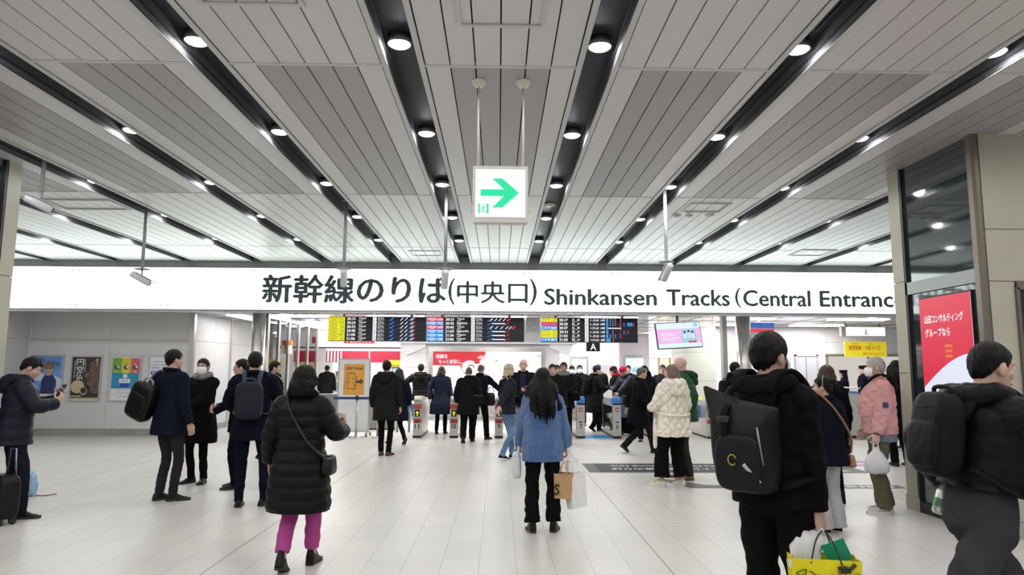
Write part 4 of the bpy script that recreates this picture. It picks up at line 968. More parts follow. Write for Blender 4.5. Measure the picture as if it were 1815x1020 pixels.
a = MB(); a.cyl((0, 0, 0), (0, 0, 0.95), 0.03, STEEL, 16); a.obj('pole', t)
a = MB(); a.lathe([(0, 0), (0.14, 0), (0.14, 0.012), (0, 0.02)], STEEL); a.obj('base', t)

# ---- markings stuck on the floor
DEC = mat('sticker_dark', (0.016, 0.016, 0.022), rough=0.5, spec=0.25); DGR = mat('sticker_grey', (0.10, 0.095, 0.09), rough=0.5, spec=0.3); DW = mat('sticker_white', (0.75, 0.75, 0.75), rough=0.4); DR = mat('sticker_red', (0.60, 0.02, 0.06), rough=0.4)
t = thing('floor_sign', 'black floor sticker with white line names and a red arrow panel', 'floor sticker', (1.42, 10.80, 0.0))
a = MB(); a.b(0.18, 2.60, 0, 1.02, 0, 0.003, DEC); a.b(0.0, 0.18, 0, 1.02, 0, 0.003, DGR); a.b(2.60, 4.4, 0, 1.02, 0, 0.003, DGR); a.obj('film', t)
def flip(x0, x1, y0, y1):        # floor lettering, read from the gates
    def f(P):
        Q = np.zeros_like(P); Q[:, 0] = x0+x1-P[:, 0]; Q[:, 1] = y0+y1-P[:, 2]; Q[:, 2] = 0.0045 + (-P[:, 1])*0.01; return Q
    return f
a = MB(); a.text('(Osaka Metro) Midosuji Line', DW, 0.45, 2.5, 0.62, 0.80, 0, 0.003, 0.02, mapf=flip(0.45, 2.5, 0.52, 0.92)); a.text('大阪メトロ御堂筋線のりば', DW, 0.4, 2.55, 0.28, 0.48, 0, 0.003, 0.02, mapf=flip(0.4, 2.55, 0.28, 0.48)); a.obj('lettering', t)
a = MB(); a.prism([(2.75, 0.50), (3.3, 0.42), (3.85, 0.70), (3.6, 0.95), (2.75, 0.95)], 'z', 0.003, 0.005, DW); a.prism([(2.8, 0.55), (3.25, 0.50), (3.7, 0.70), (3.5, 0.88), (2.8, 0.88)], 'z', 0.005, 0.0065, DR)
a.prism([(2.7, 0.08), (3.6, 0.08), (3.6, 0.0), (4.2, 0.2), (3.6, 0.40), (3.6, 0.26), (2.7, 0.26)], 'z', 0.003, 0.005, DW)
a.text('のりかえ', DW, 2.85, 3.3, 0.60, 0.80, 0, 0.003, 0.02, mapf=lambda P: flip(2.85, 3.3, 0.6, 0.8)(P)+np.array([0, 0, 0.0025])); a.obj('arrow_panel', t)
t = thing('floor_line', 'dark grey floor sticker strip with a pointed end and small white text', 'floor sticker', (2.45, 9.40, 0.0))
a = MB(); a.prism([(0.15, 0.0), (3.1, 0.0), (3.1, 0.24), (0.42, 0.24), (0.05, 0.72), (-0.15, 0.72)], 'z', 0, 0.003, DGR); a.obj('film', t)
a = MB()
for i in range(24): a.b(0.7+i*0.095, 0.7+i*0.095+0.05+0.03*((i*7) % 3)/2, 0.06, 0.16, 0.003, 0.0045, DW)
a.obj('lettering', t)
for x, y, w_, c, l in ((8.0, 13.2, 0.9, (0.02, 0.25, 0.62), 'blue arrow floor sticker beyond the man in pink'), (5.6, 11.6, 0.8, (0.35, 0.10, 0.35), 'purple and white floor sticker behind the man in pink')):
    a = MB(); a.prism([(0, 0), (w_, 0), (w_+0.3, 0.35), (w_, 0.7), (0, 0.7)], 'z', 0, 0.003, mat('sticker_%d' % int(x), c, rough=0.4)); a.b(0.1, w_-0.1, 0.2, 0.3, 0.003, 0.0045, DW); a.b(0.1, w_-0.2, 0.42, 0.5, 0.003, 0.0045, DW)
    one(a, 'floor_arrow', l, 'floor sticker', loc=(x, y, 0))

# ---- adverts on the stone columns
t = thing('digital_poster', 'tall red and white digital advert in the dark glass of the stone column', 'digital advert', (4.76, 7.19, 0))
a = MB(); a.b(0.004, 0.03, -0.43, 0.43, 0.55, 2.40, BLACK); a.obj('case', t)
a = MB(); AW = glow('advert_white', (0.80, 0.83, 0.98), 0.95); AR = glow('advert_red', (0.78, 0.02, 0.06), 0.9)
a.b(0.0, 0.004, -0.42, 0.42, 0.57, 2.38, AW)
zc = lambda yy: 1.42 + 0.28*math.sqrt(max(0, (yy+0.42)/0.84)) if False else 1.40+0.36*(1-((0.42-(-yy))/0.84)**2) 
arc = [(yy, 1.40+0.36*math.sin((0.42-yy)/0.84*PI/2)) for yy in np.linspace(0.42, -0.42, 12)]
a.prism([(0.42, 2.38)] + arc + [(-0.42, 2.38)], 'x', -0.003, 0.0, AR)
onx = lambda P: np.stack([-0.004+P[:, 1]*0.2, -P[:, 0], P[:, 2]], 1)
a.text('山田コンサルティング', CW, -0.34, 0.30, 2.10, 2.19, 0, 0.003, 0.02, mapf=onx); a.text('グループなら', CW, -0.34, 0.08, 1.95, 2.04, 0, 0.003, 0.02, mapf=onx)
a.text('海外', GREYP, -0.28, -0.06, 1.04, 1.15, 0, 0.003, 0.01, mapf=onx); a.text('10', AR, -0.04, 0.10, 1.04, 1.15, 0, 0.003, 0.01, mapf=onx); a.text('自社拠点', CM, -0.28, 0.16, 0.88, 0.98, 0, 0.003, 0.01, mapf=onx)
for i in range(3): a.b(-0.0035-0.001, -0.003, -0.10, 0.02, 1.72+i*0.055, 1.75+i*0.055, glow('advert_orange', (0.80, 0.20, 0.02), 0.9))
a.obj('picture', t)
t = thing('wall_screen', 'dark panel with a red advert and white arrow set in the stone cladding', 'advert', (5.36, 6.60, 0))
a = MB(); a.b(-0.26, 0.9, -0.01, 0.0, 0.15, 2.44, mat('panel_black', (0.02, 0.02, 0.02), rough=0.2)); a.b(-0.26, 0.9, -0.03, 0, 2.38, 2.46, BRONZE); a.b(-0.27, -0.24, -0.03, 0, 0.15, 2.40, BRONZE); a.obj('frame', t)
a = MB(); a.b(-0.22, 0.85, -0.014, -0.01, 1.28, 1.74, mat('advert_maroon', (0.40, 0.01, 0.04), rough=0.3, emit=0.5)); a.b(-0.22, 0.85, -0.014, -0.01, 1.16, 1.28, mat('advert_amber', (0.75, 0.45, 0.02), rough=0.3, emit=0.4))
a.tube(catmull([(-0.19, -0.016, 1.58), (-0.17, -0.016, 1.70), (-0.13, -0.016, 1.72), (-0.10, -0.016, 1.60), (-0.07, -0.016, 1.72), (-0.03, -0.016, 1.70), (-0.01, -0.016, 1.58)], 4), 0.012, glow('arch_gold', (0.75, 0.35, 0.02), 0.8), 6)
a.tube([(-0.19, -0.016, 1.46), (-0.05, -0.016, 1.46)], 0.007, CW, 6); a.tube([(-0.15, -0.016, 1.50), (-0.19, -0.016, 1.46), (-0.15, -0.016, 1.42)], 0.007, CW, 6); a.text('西口', CW, -0.20, -0.06, 1.31, 1.39, -0.014, 0.003, 0.02)
a.obj('picture', t)
# ================================================================== PEOPLE
JOBS = []
def job(o, vfs, voxel, smooth=3, wrinkle=0.0, wfreq=55.0, seed=0, mats=(), horiz=0.0):
    JOBS.append((o, vfs, voxel, smooth, wrinkle, wfreq, seed, horiz))
    for m in mats: o.data.materials.append(m)
def empty_mesh(name, parent=None): return link(name, bpy.data.meshes.new(name), parent)
def raw_mesh(o, V, F):
    me = o.data; me.from_pydata(np.asarray(V).tolist(), [], [tuple(f) for f in F]); me.polygons.foreach_set('use_smooth', [True]*len(me.polygons)); me.update()
def run_jobs():
    tmp = bpy.data.scenes.new('shaping'); obs = []
    for (o, vfs, vox, sm, *_r) in JOBS:
        n = 0; V = []; F = []
        for v, f in vfs:
            V.append(v); F += [tuple(i+n for i in q) for q in f]; n += len(v)
        me = bpy.data.meshes.new('shaping'); me.from_pydata(np.concatenate(V).tolist(), [], F)
        t = bpy.data.objects.new('shaping', me); tmp.collection.objects.link(t)
        r = t.modifiers.new('fuse', 'REMESH'); r.mode = 'VOXEL'; r.voxel_size = vox; r.use_smooth_shade = True
        if sm: s = t.modifiers.new('soft', 'SMOOTH'); s.factor = 0.5; s.iterations = sm
        obs.append(t)
    tmp.view_layers[0].update(); dg = tmp.view_layers[0].depsgraph
    for t, (o, vfs, vox, sm, wa, wf, seed, hz) in zip(obs, JOBS):
        e = t.evaluated_get(dg); m = bpy.data.meshes.new_from_object(e)
        if wa:
            n = len(m.vertices); V = np.empty(n*3); N = np.empty(n*3)
            m.vertices.foreach_get('co', V); m.vertices.foreach_get('normal', N); V = V.reshape(-1, 3); N = N.reshape(-1, 3)
            r = np.random.default_rng(seed); d = np.zeros(n)
            for k in range(5):
                K = r.normal(size=3); K[2] *= 1.0+hz; K *= wf*(0.6+0.25*k)/np.linalg.norm(K); Wp = r.normal(size=3)*wf*0.3
                d += np.sin(V @ K + 1.8*np.sin(V @ Wp + r.uniform(0, 6)) + r.uniform(0, 6))/(1+0.35*k)
            d = d/2.6; d = np.sign(d)*np.abs(d)**0.8
            V = V + N*(d*wa)[:, None]; m.vertices.foreach_set('co', V.ravel()); m.update()
        mats = list(o.data.materials); old = o.data; nm = old.name
        for mt in mats: m.materials.append(mt)
        m.polygons.foreach_set('use_smooth', [True]*len(m.polygons))
        o.data = m; bpy.data.meshes.remove(old); m.name = nm
    for t in obs: me = t.data; bpy.data.objects.remove(t); bpy.data.meshes.remove(me)
    bpy.data.scenes.remove(tmp); JOBS.clear()

def unit(v): v = np.asarray(v, float); return v/(np.linalg.norm(v)+1e-9)
def ik(a, t, l1, l2, pole):
    a = np.asarray(a, float); t = np.asarray(t, float); d = t-a; L = np.linalg.norm(d); m = (l1+l2)*0.999
    if L > m: t = a+d*m/L; d = t-a; L = m
    u = d/L; x = (l1*l1-l2*l2+L*L)/(2*L); h = math.sqrt(max(l1*l1-x*x, 0)); p = np.asarray(pole, float); p = p-u*(p@u)
    return a+u*x+unit(p)*h, t

def hand_vf(w, d, n, right, curl=0.5, k=1.0, thick=1.0):
    d = unit(d); n = np.asarray(n, float); n = unit(n-d*(n@d)); s = np.cross(d, n)*(1 if right else -1); out = []
    a = np.linspace(0, 2*PI, 12, endpoint=False); R = []
    for t, wd, th in ((-0.03, .026, .024), (0.0, .028, .020), (0.03, .036, .018), (0.065, .042, .016), (0.092, .040, .013), (0.100, .034, .009)):
        R.append(w + d*t*k + (np.cos(a)[:, None]*s*wd + np.sin(a)[:, None]*n*th)*k)
    out.append(rings_vf(R))
    c = curl
    for i, (ln, r) in enumerate(((.070, .0090), (.078, .0092), (.072, .0088), (.056, .0078))):
        p = w + (d*0.090 + s*(0.0305-0.0205*i))*k; P = [p-d*0.02*k]; P.append(p); ang = 0; fan = s*(0.10-0.07*i)
        for q, (fr, cc) in enumerate(((0.45, 0.7), (0.32, 1.0), (0.23, 0.7))):
            ang += c*cc; dd = unit(d*math.cos(ang) + n*math.sin(ang) + fan*max(0, math.cos(ang))); p = p+dd*ln*fr*k; P.append(p)
        out.append(tube_vf(P, np.array([1, 1.05, 1.0, .92, .8])*r*k*thick, 8))
    p = w + (d*0.025 + s*0.024 + n*0.006)*k; P = [p]; dd = unit(d*0.62+s*0.62+n*0.45); p = p+dd*0.046*k; P.append(p); dd = unit(d*0.8+s*0.25+n*(0.4+0.3*c)); p = p+dd*0.034*k; P.append(p); p = p+unit(dd+n*0.3)*0.022*k; P.append(p)
    out.append(tube_vf(P, np.array([.014, .0115, .0105, .008])*k*thick, 8))
    return out

def smooth01(x): x = min(1, max(0, x)); return x*x*(3-2*x)
SKULL_C, SKULL_R = np.array([0, -0.012, 0.030]), np.array([0.0745, 0.093, 0.086])
def head_vf(c, R, neckbase, female=False):
    out = []; f = lambda v: np.asarray(v) @ R.T + c
    def E(o, r, rr=None):
        V, F = ell_vf(o, r, 20, rr); out.append((f(V), F))
    E(SKULL_C, SKULL_R); E((0, .020, -.030), (.058, .064, .078)); E((0, .045, -.086), (.034, .032, .024)); E((0, .030, -.062), (.048, .050, .045))
    for s in (-1, 1): E((s*.036, .052, -.022), (.024, .024, .026)); E((s*.074, -.006, -.008), (.010, .019, .032), rot(0, 0, s*-.35)); E((s*.030, .066, .030), (.026, .014, .010))
    V, F = tube_vf([(0, .074, .014), (0, .090, -.008), (0, .100, -.026), (0, .086, -.034)], [.009, .011, .0145, .010], 10); out.append((f(V), F))
    E((0, .078, -.058), (.022, .012, .007)); E((0, .076, -.068), (.019, .012, .007))
    a = f(np.array([[0, -.022, -.02]]))[0]; b = np.asarray(neckbase, float); dn = unit(b-a); r = .047 if female else .054
    out.append(tube_vf([a, a*.5+b*.5, b, b+dn*.06], [r, r*.98, r*1.12, r*1.5], 16))
    return out

def hair_vf(c, R, style, seed=1, thick=0.014, hout=0.03):
    """a shell from the crown to a hairline that depends on the direction; long styles hang on below it"""
    r = random.Random(seed); nA, nT = 88, 28; sc = SKULL_C; rad = SKULL_R + thick; outer = []; inner = []
    cl = [r.uniform(-1, 1) for _ in range(nA)]; ph = [r.uniform(0, 6) for _ in range(4)]
    for i in range(nA):
        az = 2*PI*i/nA; fr = math.cos(az)         # +1 towards the face
        side = abs(math.sin(az)); back = max(0, -fr); deg = math.degrees(az); deg = min(deg, 360-deg)
        tab = {'bald': (80, 80, 84, 92, 94, 96, 110, 118, 122, 124), 'buzz': (66, 69, 82, 106, 98, 96, 122, 142, 150, 152), 'fringe': (84, 87, 97, 110, 100, 98, 122, 142, 150, 152)}.get(style, (68, 72, 86, 106, 98, 96, 118, 138, 147, 149))
        edge = float(np.interp(deg, (0, 35, 55, 70, 82, 95, 112, 130, 150, 180), tab)); drop = 0
        edge += 0
        if style in ('long', 'bob', 'mid'):
            wgt = min(1, max(0, (0.45-fr)/0.55)); edge = edge*(1-wgt)+97*wgt
            drop = {'long': 0.42, 'bob': 0.150, 'mid': 0.20}[style]*wgt*(1+0.14*cl[i]*(1.0 if style == 'long' else .5))
            if style == 'long': drop *= (0.62+0.38*back)
        edge += (3.5*math.sin(az*9+ph[0])+2.5*math.sin(az*17+ph[1])+2.5*cl[i])*(.5 if style in ('buzz', 'bald') else 1)
        col = []; e = math.radians(edge); rows = int(nT*0.55) if drop else nT
        for j in range(rows):
            t = e*j/(rows-1); f = j/(rows-1); th = thick*(1 if drop else 1-(.90*f**1.0 if style == 'buzz' else .62*f**1.6)); rad = SKULL_R + th
            if t <= PI/2: q = np.array([rad[0]*math.sin(t)*math.sin(az), rad[1]*math.sin(t)*math.cos(az), rad[2]*math.cos(t)])
            else: t2 = (t-PI/2)*.72; q = np.array([rad[0]*math.cos(t2)*math.sin(az), rad[1]*math.cos(t2)*math.cos(az), -rad[2]*1.15*math.sin(t-PI/2)])
            tk = min(1.4, thick/.014); g = 1+tk*(0.012*math.sin(az*11+t*3+ph[0])*math.sin(t*5+ph[1])+0.014*math.sin(az*23+9*t+ph[2]+cl[i])*(.3+f)+0.010*math.sin(az*7-6*t+ph[3]))+0.012*cl[i]*f+0.03*math.sin(az*3+seed)*math.sin(t*2.2+seed*.7)*(thick/.014)*.6; col.append(sc+q*(1 if j == 0 else g))
        if drop:
            b0 = col[-1]; dirn = unit((b0-sc)*np.array([1, 1, 0]))
            for j in range(1, nT-rows+1):
                t = j/(nT-rows); wv = 0.012*math.sin(9*t+az*3)+0.014*math.sin(az*9+4*t)+(0.012*math.sin(az*17+7*t) if style == 'long' else 0)
                out_ = {'long': 0.022*math.sin(PI*min(1, t*1.15)) - 0.004*t + 0.036*t**1.2*side, 'bob': 0.024*math.sin(PI*t*.9)-0.006*t, 'mid': 0.012}[style]
                hv = hout*smooth01(t*1.9)*wgt if style == 'long' else 0; col.append(b0+dirn*(out_+wv*t*(1.35 if style == 'long' else 1)+hv*.8)+np.array([0, -(0.022*t)*back-hv*.35 if style == 'long' else 0, -drop*t]))
        outer.append(col); ins = []
        for k, q in enumerate(col):
            dv = unit((q-sc)*(np.array([1, 1, 1]) if q[2] > sc[2]-.02 else np.array([1, 1, .2]))); ins.append(q-dv*min(thick*1.5, .022))
        inner.append(ins)
    rings = [np.array([outer[i][j] for i in range(nA)]) for j in range(nT)] + [np.array([inner[i][j] for i in range(nA)]) for j in range(nT-1, -1, -1)]
    rings[0][:] = rings[0].mean(0) + (rings[1]-rings[1].mean(0))*0.02; rings[-1][:] = rings[-1].mean(0) + (rings[-2]-rings[-2].mean(0))*0.02
    V, F = rings_vf(rings)
    return V @ R.T + c, [f[::-1] for f in F]

TORSO = [(1.485, .066, .068, -.012), (1.455, .092, .082, -.012), (1.430, .140, .098, -.012), (1.405, .176, .110, -.008), (1.36, .190, .122, -.002), (1.28, .190, .131, .004), (1.18, .181, .127, .005),
         (1.08, .173, .120, .000), (1.00, .178, .126, -.005), (.92, .186, .134, -.010), (.85, .190, .138, -.010), (.70, .195, .142, -.005), (.55, .200, .146, 0), (.40, .205, .150, 0)]

class Pose: pass
def pose(h=1.70, lean=0, side=0, twist=0, hyaw=0, hpitch=0, hroll=0, feet=None, hands=None, poles=None, female=False, dz=0.0, shw=1.0):
    p = Pose(); p.s = h/1.72; p.female = female
    feet = feet or {}
    p.foot = {k: feet.get(k, ((0.11 if k == 'R' else -0.11), 0.0, 0.0, (-8 if k == 'R' else 8), 0)) for k in 'LR'}
    p.ank = {}; p.footR = {}
    for k, (x, y, z, yw, pt) in p.foot.items():
        Rf = rot(0, 0, math.radians(yw)); Rp = rot(math.radians(-pt), 0, 0); piv = np.array([0, .12, 0])
        p.footR[k] = (Rf, Rp, piv, np.array([x, y, z])); p.ank[k] = Rf @ (Rp @ (np.array([0, 0, .088])-piv)+piv)+np.array([x, y, z])
    hipx = .090; dzz = dz
    for _ in range(40):
        if all(np.linalg.norm(np.array([(hipx if k == 'R' else -hipx), 0, .90+dzz])-p.ank[k]) < .818 for k in 'LR'): break
        dzz -= .006
    p.dz = dzz; pel = np.array([0, 0, .93+dzz]); p.pel = pel
    la, sa, ta = math.radians(lean), math.radians(side), math.radians(twist)
    def up(q, base=None):
        q = np.asarray(q, float)
        w = smooth01((q[2]-.84)/.32); R = rot(-la*w, sa*w, ta*w)
        return R @ (q-np.array([0, 0, .93]))+pel
    p.up = up; p.Rt = rot(-la, sa, ta)
    p.hip = {'R': np.array([hipx, 0, .90+dzz]), 'L': np.array([-hipx, 0, .90+dzz])}
    p.knee = {}
    for k in 'LR':
        yw = math.radians(p.foot[k][3]); fw = np.array([-math.sin(yw*.7), math.cos(yw*.7), 0.05]); p.knee[k], _ = ik(p.hip[k], p.ank[k], .42, .40, fw)
    sx = .172*shw*(.92 if female else 1)
    p.sh = {'R': up((sx, -.008, 1.395)), 'L': up((-sx, -.008, 1.395))}
    p.el, p.wr, p.hd = {}, {}, {}
    hands = hands or {}; poles = poles or {}
    for k in 'LR':
        sg = 1 if k == 'R' else -1; hs = hands.get(k, {})
        tgt = np.array(hs.get('at', (sg*.255, .05, .885)), float)
        if hs.get('rel', True): tgt = tgt + np.array([0, 0, dzz])
        p.el[k], p.wr[k] = ik(p.sh[k], tgt, .285, .25, poles.get(k, (sg*.5, -1, -.15)))
        fd = unit(p.wr[k]-p.el[k]); p.hd[k] = (hs.get('d', fd), hs.get('n', (-sg, 0.15, 0)), hs.get('curl', .45))
    p.nb = up((0, -.012, 1.462)); Rh = p.Rt @ rot(0, 0, math.radians(hyaw)) @ rot(math.radians(-hpitch), math.radians(hroll), 0); p.Rh = Rh
    p.hc = p.up((0, .002, 1.49)) + Rh @ np.array([0, .012, .112]); p.hh = 1.0
    return p

def ring(p, z, rx, ry, cx, cy, n=40, e=.86, warp=True):
    a = np.linspace(0, 2*PI, n, endpoint=False); c, s = np.cos(a), np.sin(a)
    pts = np.stack([cx+rx*np.sign(c)*np.abs(c)**e, cy+ry*np.sign(s)*np.abs(s)**e, np.full(n, z)], 1)
    if not warp: return pts
    w = smooth01((z-.84)/.32); la = p._la*w
    return (pts-np.array([0, 0, .93])) @ rot(-la, p._sa*w, p._ta*w).T + p.pel

def torso_vf(p, top, hem, bulk=0.0, flare=0.0, fem=1.0, baffle=0.0, pitch=.085, belly=0.0, hemx=(0, 0), k=1.0, shx=0.0):
    zs = np.arange(top, hem-1e-6, -.012); T = TORSO[::-1]; Z = [t[0] for t in T]; R = []
    for z in zs:
        rx, ry, cy = (np.interp(z, Z, [t[i] for t in T]) for i in (1, 2, 3))
        b = bulk*smooth01((1.45-z)/.08); f = flare*smooth01((1.05-z)/.4); w = smooth01((1.34-z)/.2)*smooth01((z-.92)/.2)
        rx = rx*(fem if z > 1.0 else 1)*k+b+f+shx*smooth01((1.43-z)/.05); ry = ry*k+b+f*.9+belly*w
        if baffle and z < 1.40:
            g = abs(math.sin(PI*(1.40-z)/pitch))**.55; rx += baffle*(g-.55); ry += baffle*(g-.55)
        hx = smooth01((1.0-z)/.35)
        R.append(ring(p, z, rx, ry, hemx[0]*hx, cy+belly*.5*w+hemx[1]*hx))
    return rings_vf(R[::-1])

def sleeve_vf(p, k, r=(.074, .066, .056, .050, .046), cut=0.0, baffle=0.0, pitch=.08):
    a, e, w = p.sh[k], p.el[k], p.wr[k]; inn = p.up((.08*(1 if k == 'R' else -1), -.005, 1.375))
    m = 8; P = catmull([inn, a+(e-a)*.04, a+(e-a)*.5, e+(a-e)*.06+(w-e)*.06, e+(w-e)*.5, e+(w-e)*(1.0-cut)], m); rr = cat1([r[0]*.95, r[0], r[1], r[2], r[3], r[4]], m)
    P = np.array(P); rr = np.array(rr)
    if baffle:
        L = np.concatenate([[0], np.cumsum(np.linalg.norm(np.diff(P, axis=0), axis=1))]); n = int(L[-1]/.010); l2 = np.linspace(0, L[-1], n)
        P = np.stack([np.interp(l2, L, P[:, i]) for i in range(3)], 1); rr = np.interp(l2, L, rr)+baffle*(np.abs(np.sin(PI*(L[-1]-l2)/pitch))**.55-.55)*np.clip((l2-.10)/.06, 0, 1)
    return tube_vf(P, rr, 18)

def leg_vf(p, k, r, cut=.02, shin=0.0):
    h, kn, an = p.hip[k], p.knee[k], p.ank[k]; an = an + unit(an-kn)*(-cut); m = 8
    P = catmull([h+np.array([0, 0, .05]), h+(kn-h)*.08, h+(kn-h)*.5, kn, kn+(an-kn)*.5, an], m); rr = cat1([r[0]*.95, r[0], r[1], r[2], r[3], r[4]], m)
    return tube_vf(P, rr, 20)

def shoe_vf(p, k, big=1.0, sole=False, high=False):
    Rf, Rp, piv, o = p.footR[k]; R = []
    prof = [(-.066, .018, .045), (-.058, .030, .075), (-.035, .036, .092), (0, .037, .100), (.035, .038, .092), (.07, .041, .070), (.11, .046, .052), (.15, .045, .040), (.178, .035, .032), (.194, .016, .022)]
    if high: prof = [(y, w+.004, h+(.075 if -.06 < y < .05 else (.03 if y < .08 else 0))) for y, w, h in prof]
    n = 20; a = np.linspace(0, 2*PI, n, endpoint=False)
    for y, w_, h in prof:
        w_ *= big; y = y*big
        if sole: h = .026*big; w_ = w_+.004; z0 = 0
        else: z0 = .012
        c, s = np.cos(a), np.sin(a); z = np.where(s > 0, z0+(h-z0)*np.abs(s)**.8, z0-0.0*s)
        z = np.where(s <= 0, z0+.004*(1+s), z) if not sole else np.where(s > 0, h, 0.0)
        x = w_*np.sign(c)*np.abs(c)**.7*(1 if sole else 1)
        x = np.where(s > .3, x*(1-.25*(s-.3)), x) if not sole else x
        R.append(np.stack([x, np.full(n, y), z], 1))
    V, F = rings_vf(R); V = Rf.dot((Rp.dot((V-piv).T)).T.__add__(piv).T).T+o
    return V, F

SKIN = mat('skin_light', (0.56, 0.36, 0.27), rough=0.5, spec=0.35); SKIN2 = mat('skin_tan', (0.42, 0.25, 0.17), rough=0.5, spec=0.35); SKIN3 = mat('skin_pink', (0.62, 0.38, 0.32), rough=0.5, spec=0.35)
HBLACK = mat('hair_black', (0.005, 0.0045, 0.0045), rough=0.45, spec=0.22, bump=1.0, bscale=110, stretch=(1, 1, .12)); HBROWN = mat('hair_brown', (0.055, 0.030, 0.020), rough=0.45, spec=0.3, bump=0.9, bscale=110, stretch=(1, 1, .12))
HGREY = mat('hair_grey', (0.36, 0.35, 0.34), rough=0.55, bump=0.4, bscale=110, stretch=(1, 1, .2)); HDGREY = mat('hair_dark_grey', (0.075, 0.072, 0.07), rough=0.55, bump=0.4, bscale=110); HBLOND = mat('hair_blond', (0.50, 0.40, 0.26), rough=0.5, bump=0.4, bscale=90)
EYEM = mat('eye_dark', (0.012, 0.008, 0.006), rough=0.2); EYEW = mat('eye_white', (0.7, 0.68, 0.66), rough=0.3); LIP = mat('lip', (0.42, 0.17, 0.15), rough=0.45)
K = lambda n, c, **q: cloth('cloth_' + n, c, **q)
CBLK = K('black', (0.0055, 0.0055, 0.006)); CBLK2 = K('soft_black', (0.009, 0.009, 0.010)); CNAVY = K('navy', (0.008, 0.010, 0.020)); CNAVY2 = K('dark_navy', (0.005, 0.0062, 0.013)); CGREY = K('charcoal', (0.022, 0.023, 0.027)); CDGREY = K('dark_grey', (0.013, 0.013, 0.016))
PUFB = mat('puffer_black', (0.0042, 0.0042, 0.0046), rough=0.5, bump=0.18, bscale=45, spec=0.16); PUFN = mat('puffer_navy', (0.009, 0.011, 0.020), rough=0.5, bump=0.2, bscale=45, spec=0.18)
JEANS = K('denim', (0.12, 0.20, 0.33), vary=0.35, vscale=5); JEANSD = K('dark_denim', (0.05, 0.07, 0.12)); KHAKI = K('khaki', (0.105, 0.098, 0.062)); GTROU = K('light_grey', (0.38, 0.38, 0.39)); PINKT = K('magenta', (0.42, 0.075, 0.26))
LEATH = mat('leather_black', (0.006, 0.0056, 0.0056), rough=0.4, spec=0.25); LBROWN = mat('leather_brown', (0.10, 0.035, 0.02), rough=0.4); RUBB = mat('sole_rubber', (0.02, 0.02, 0.02), rough=0.7); SOLEW = mat('sole_white', (0.68, 0.67, 0.64), rough=0.55); SOLEB = mat('sole_brown', (0.11, 0.06, 0.035), rough=0.6)
MASKW = mat('mask_white', (0.80, 0.80, 0.80), rough=0.8); RED_C = K('red', (0.42, 0.012, 0.035)); BLUE_F = K('blue_fleece', (0.075, 0.165, 0.36), bump=0.9, bscale=140, rough=0.95, sheen=0.4, vary=0.18, vscale=25)
CREAM_C = K('cream', (0.84, 0.79, 0.66)); GREEN_C = K('green', (0.022, 0.075, 0.040), rough=0.5); PINK_C = K('pink', (0.56, 0.30, 0.29), rough=0.7); WOOL_G = K('grey_wool', (0.20, 0.20, 0.21)); BEIGE_H = K('beige_knit', (0.46, 0.40, 0.30))

def quilt(name, col, f=9.0):
    m = cloth(name, col, bump=0.0, vary=0.05, rough=.7); nt = m.node_tree; L = nt.links.new
    tc = nt.nodes.new('ShaderNodeTexCoord'); sp = nt.nodes.new('ShaderNodeSeparateXYZ'); L(tc.outputs['Object'], sp.inputs[0])
    def M(op, a, b=None):
        n = nt.nodes.new('ShaderNodeMath'); n.operation = op
        for i, v in enumerate((a, b)):
            if v is None: continue
            if isinstance(v, (int, float)): n.inputs[i].default_value = v
            else: L(v, n.inputs[i])
        return n.outputs[0]
    z = M('MULTIPLY', sp.outputs[2], .75); h = None
    for op in ('ADD', 'SUBTRACT'):
        q = M('POWER', M('ABSOLUTE', M('SINE', M('MULTIPLY', M(op, sp.outputs[0], z), f*PI))), .5); h = q if h is None else M('MULTIPLY', h, q)
    bp = nt.nodes.new('ShaderNodeBump'); bp.inputs['Strength'].default_value = .9; bp.inputs['Distance'].default_value = .022
    L(h, bp.inputs['Height']); L(bp.outputs[0], nt.nodes['Principled BSDF'].inputs['Normal']); return m
LEGS = {'slim': (.086, .076, .058, .054, .048), 'normal': (.090, .084, .070, .066, .062), 'wide': (.098, .100, .098, .104, .112), 'flare': (.090, .084, .070, .074, .086), 'straight': (.096, .094, .084, .082, .080), 'loose': (.096, .092, .080, .074, .066)}
PEOPLE = {}
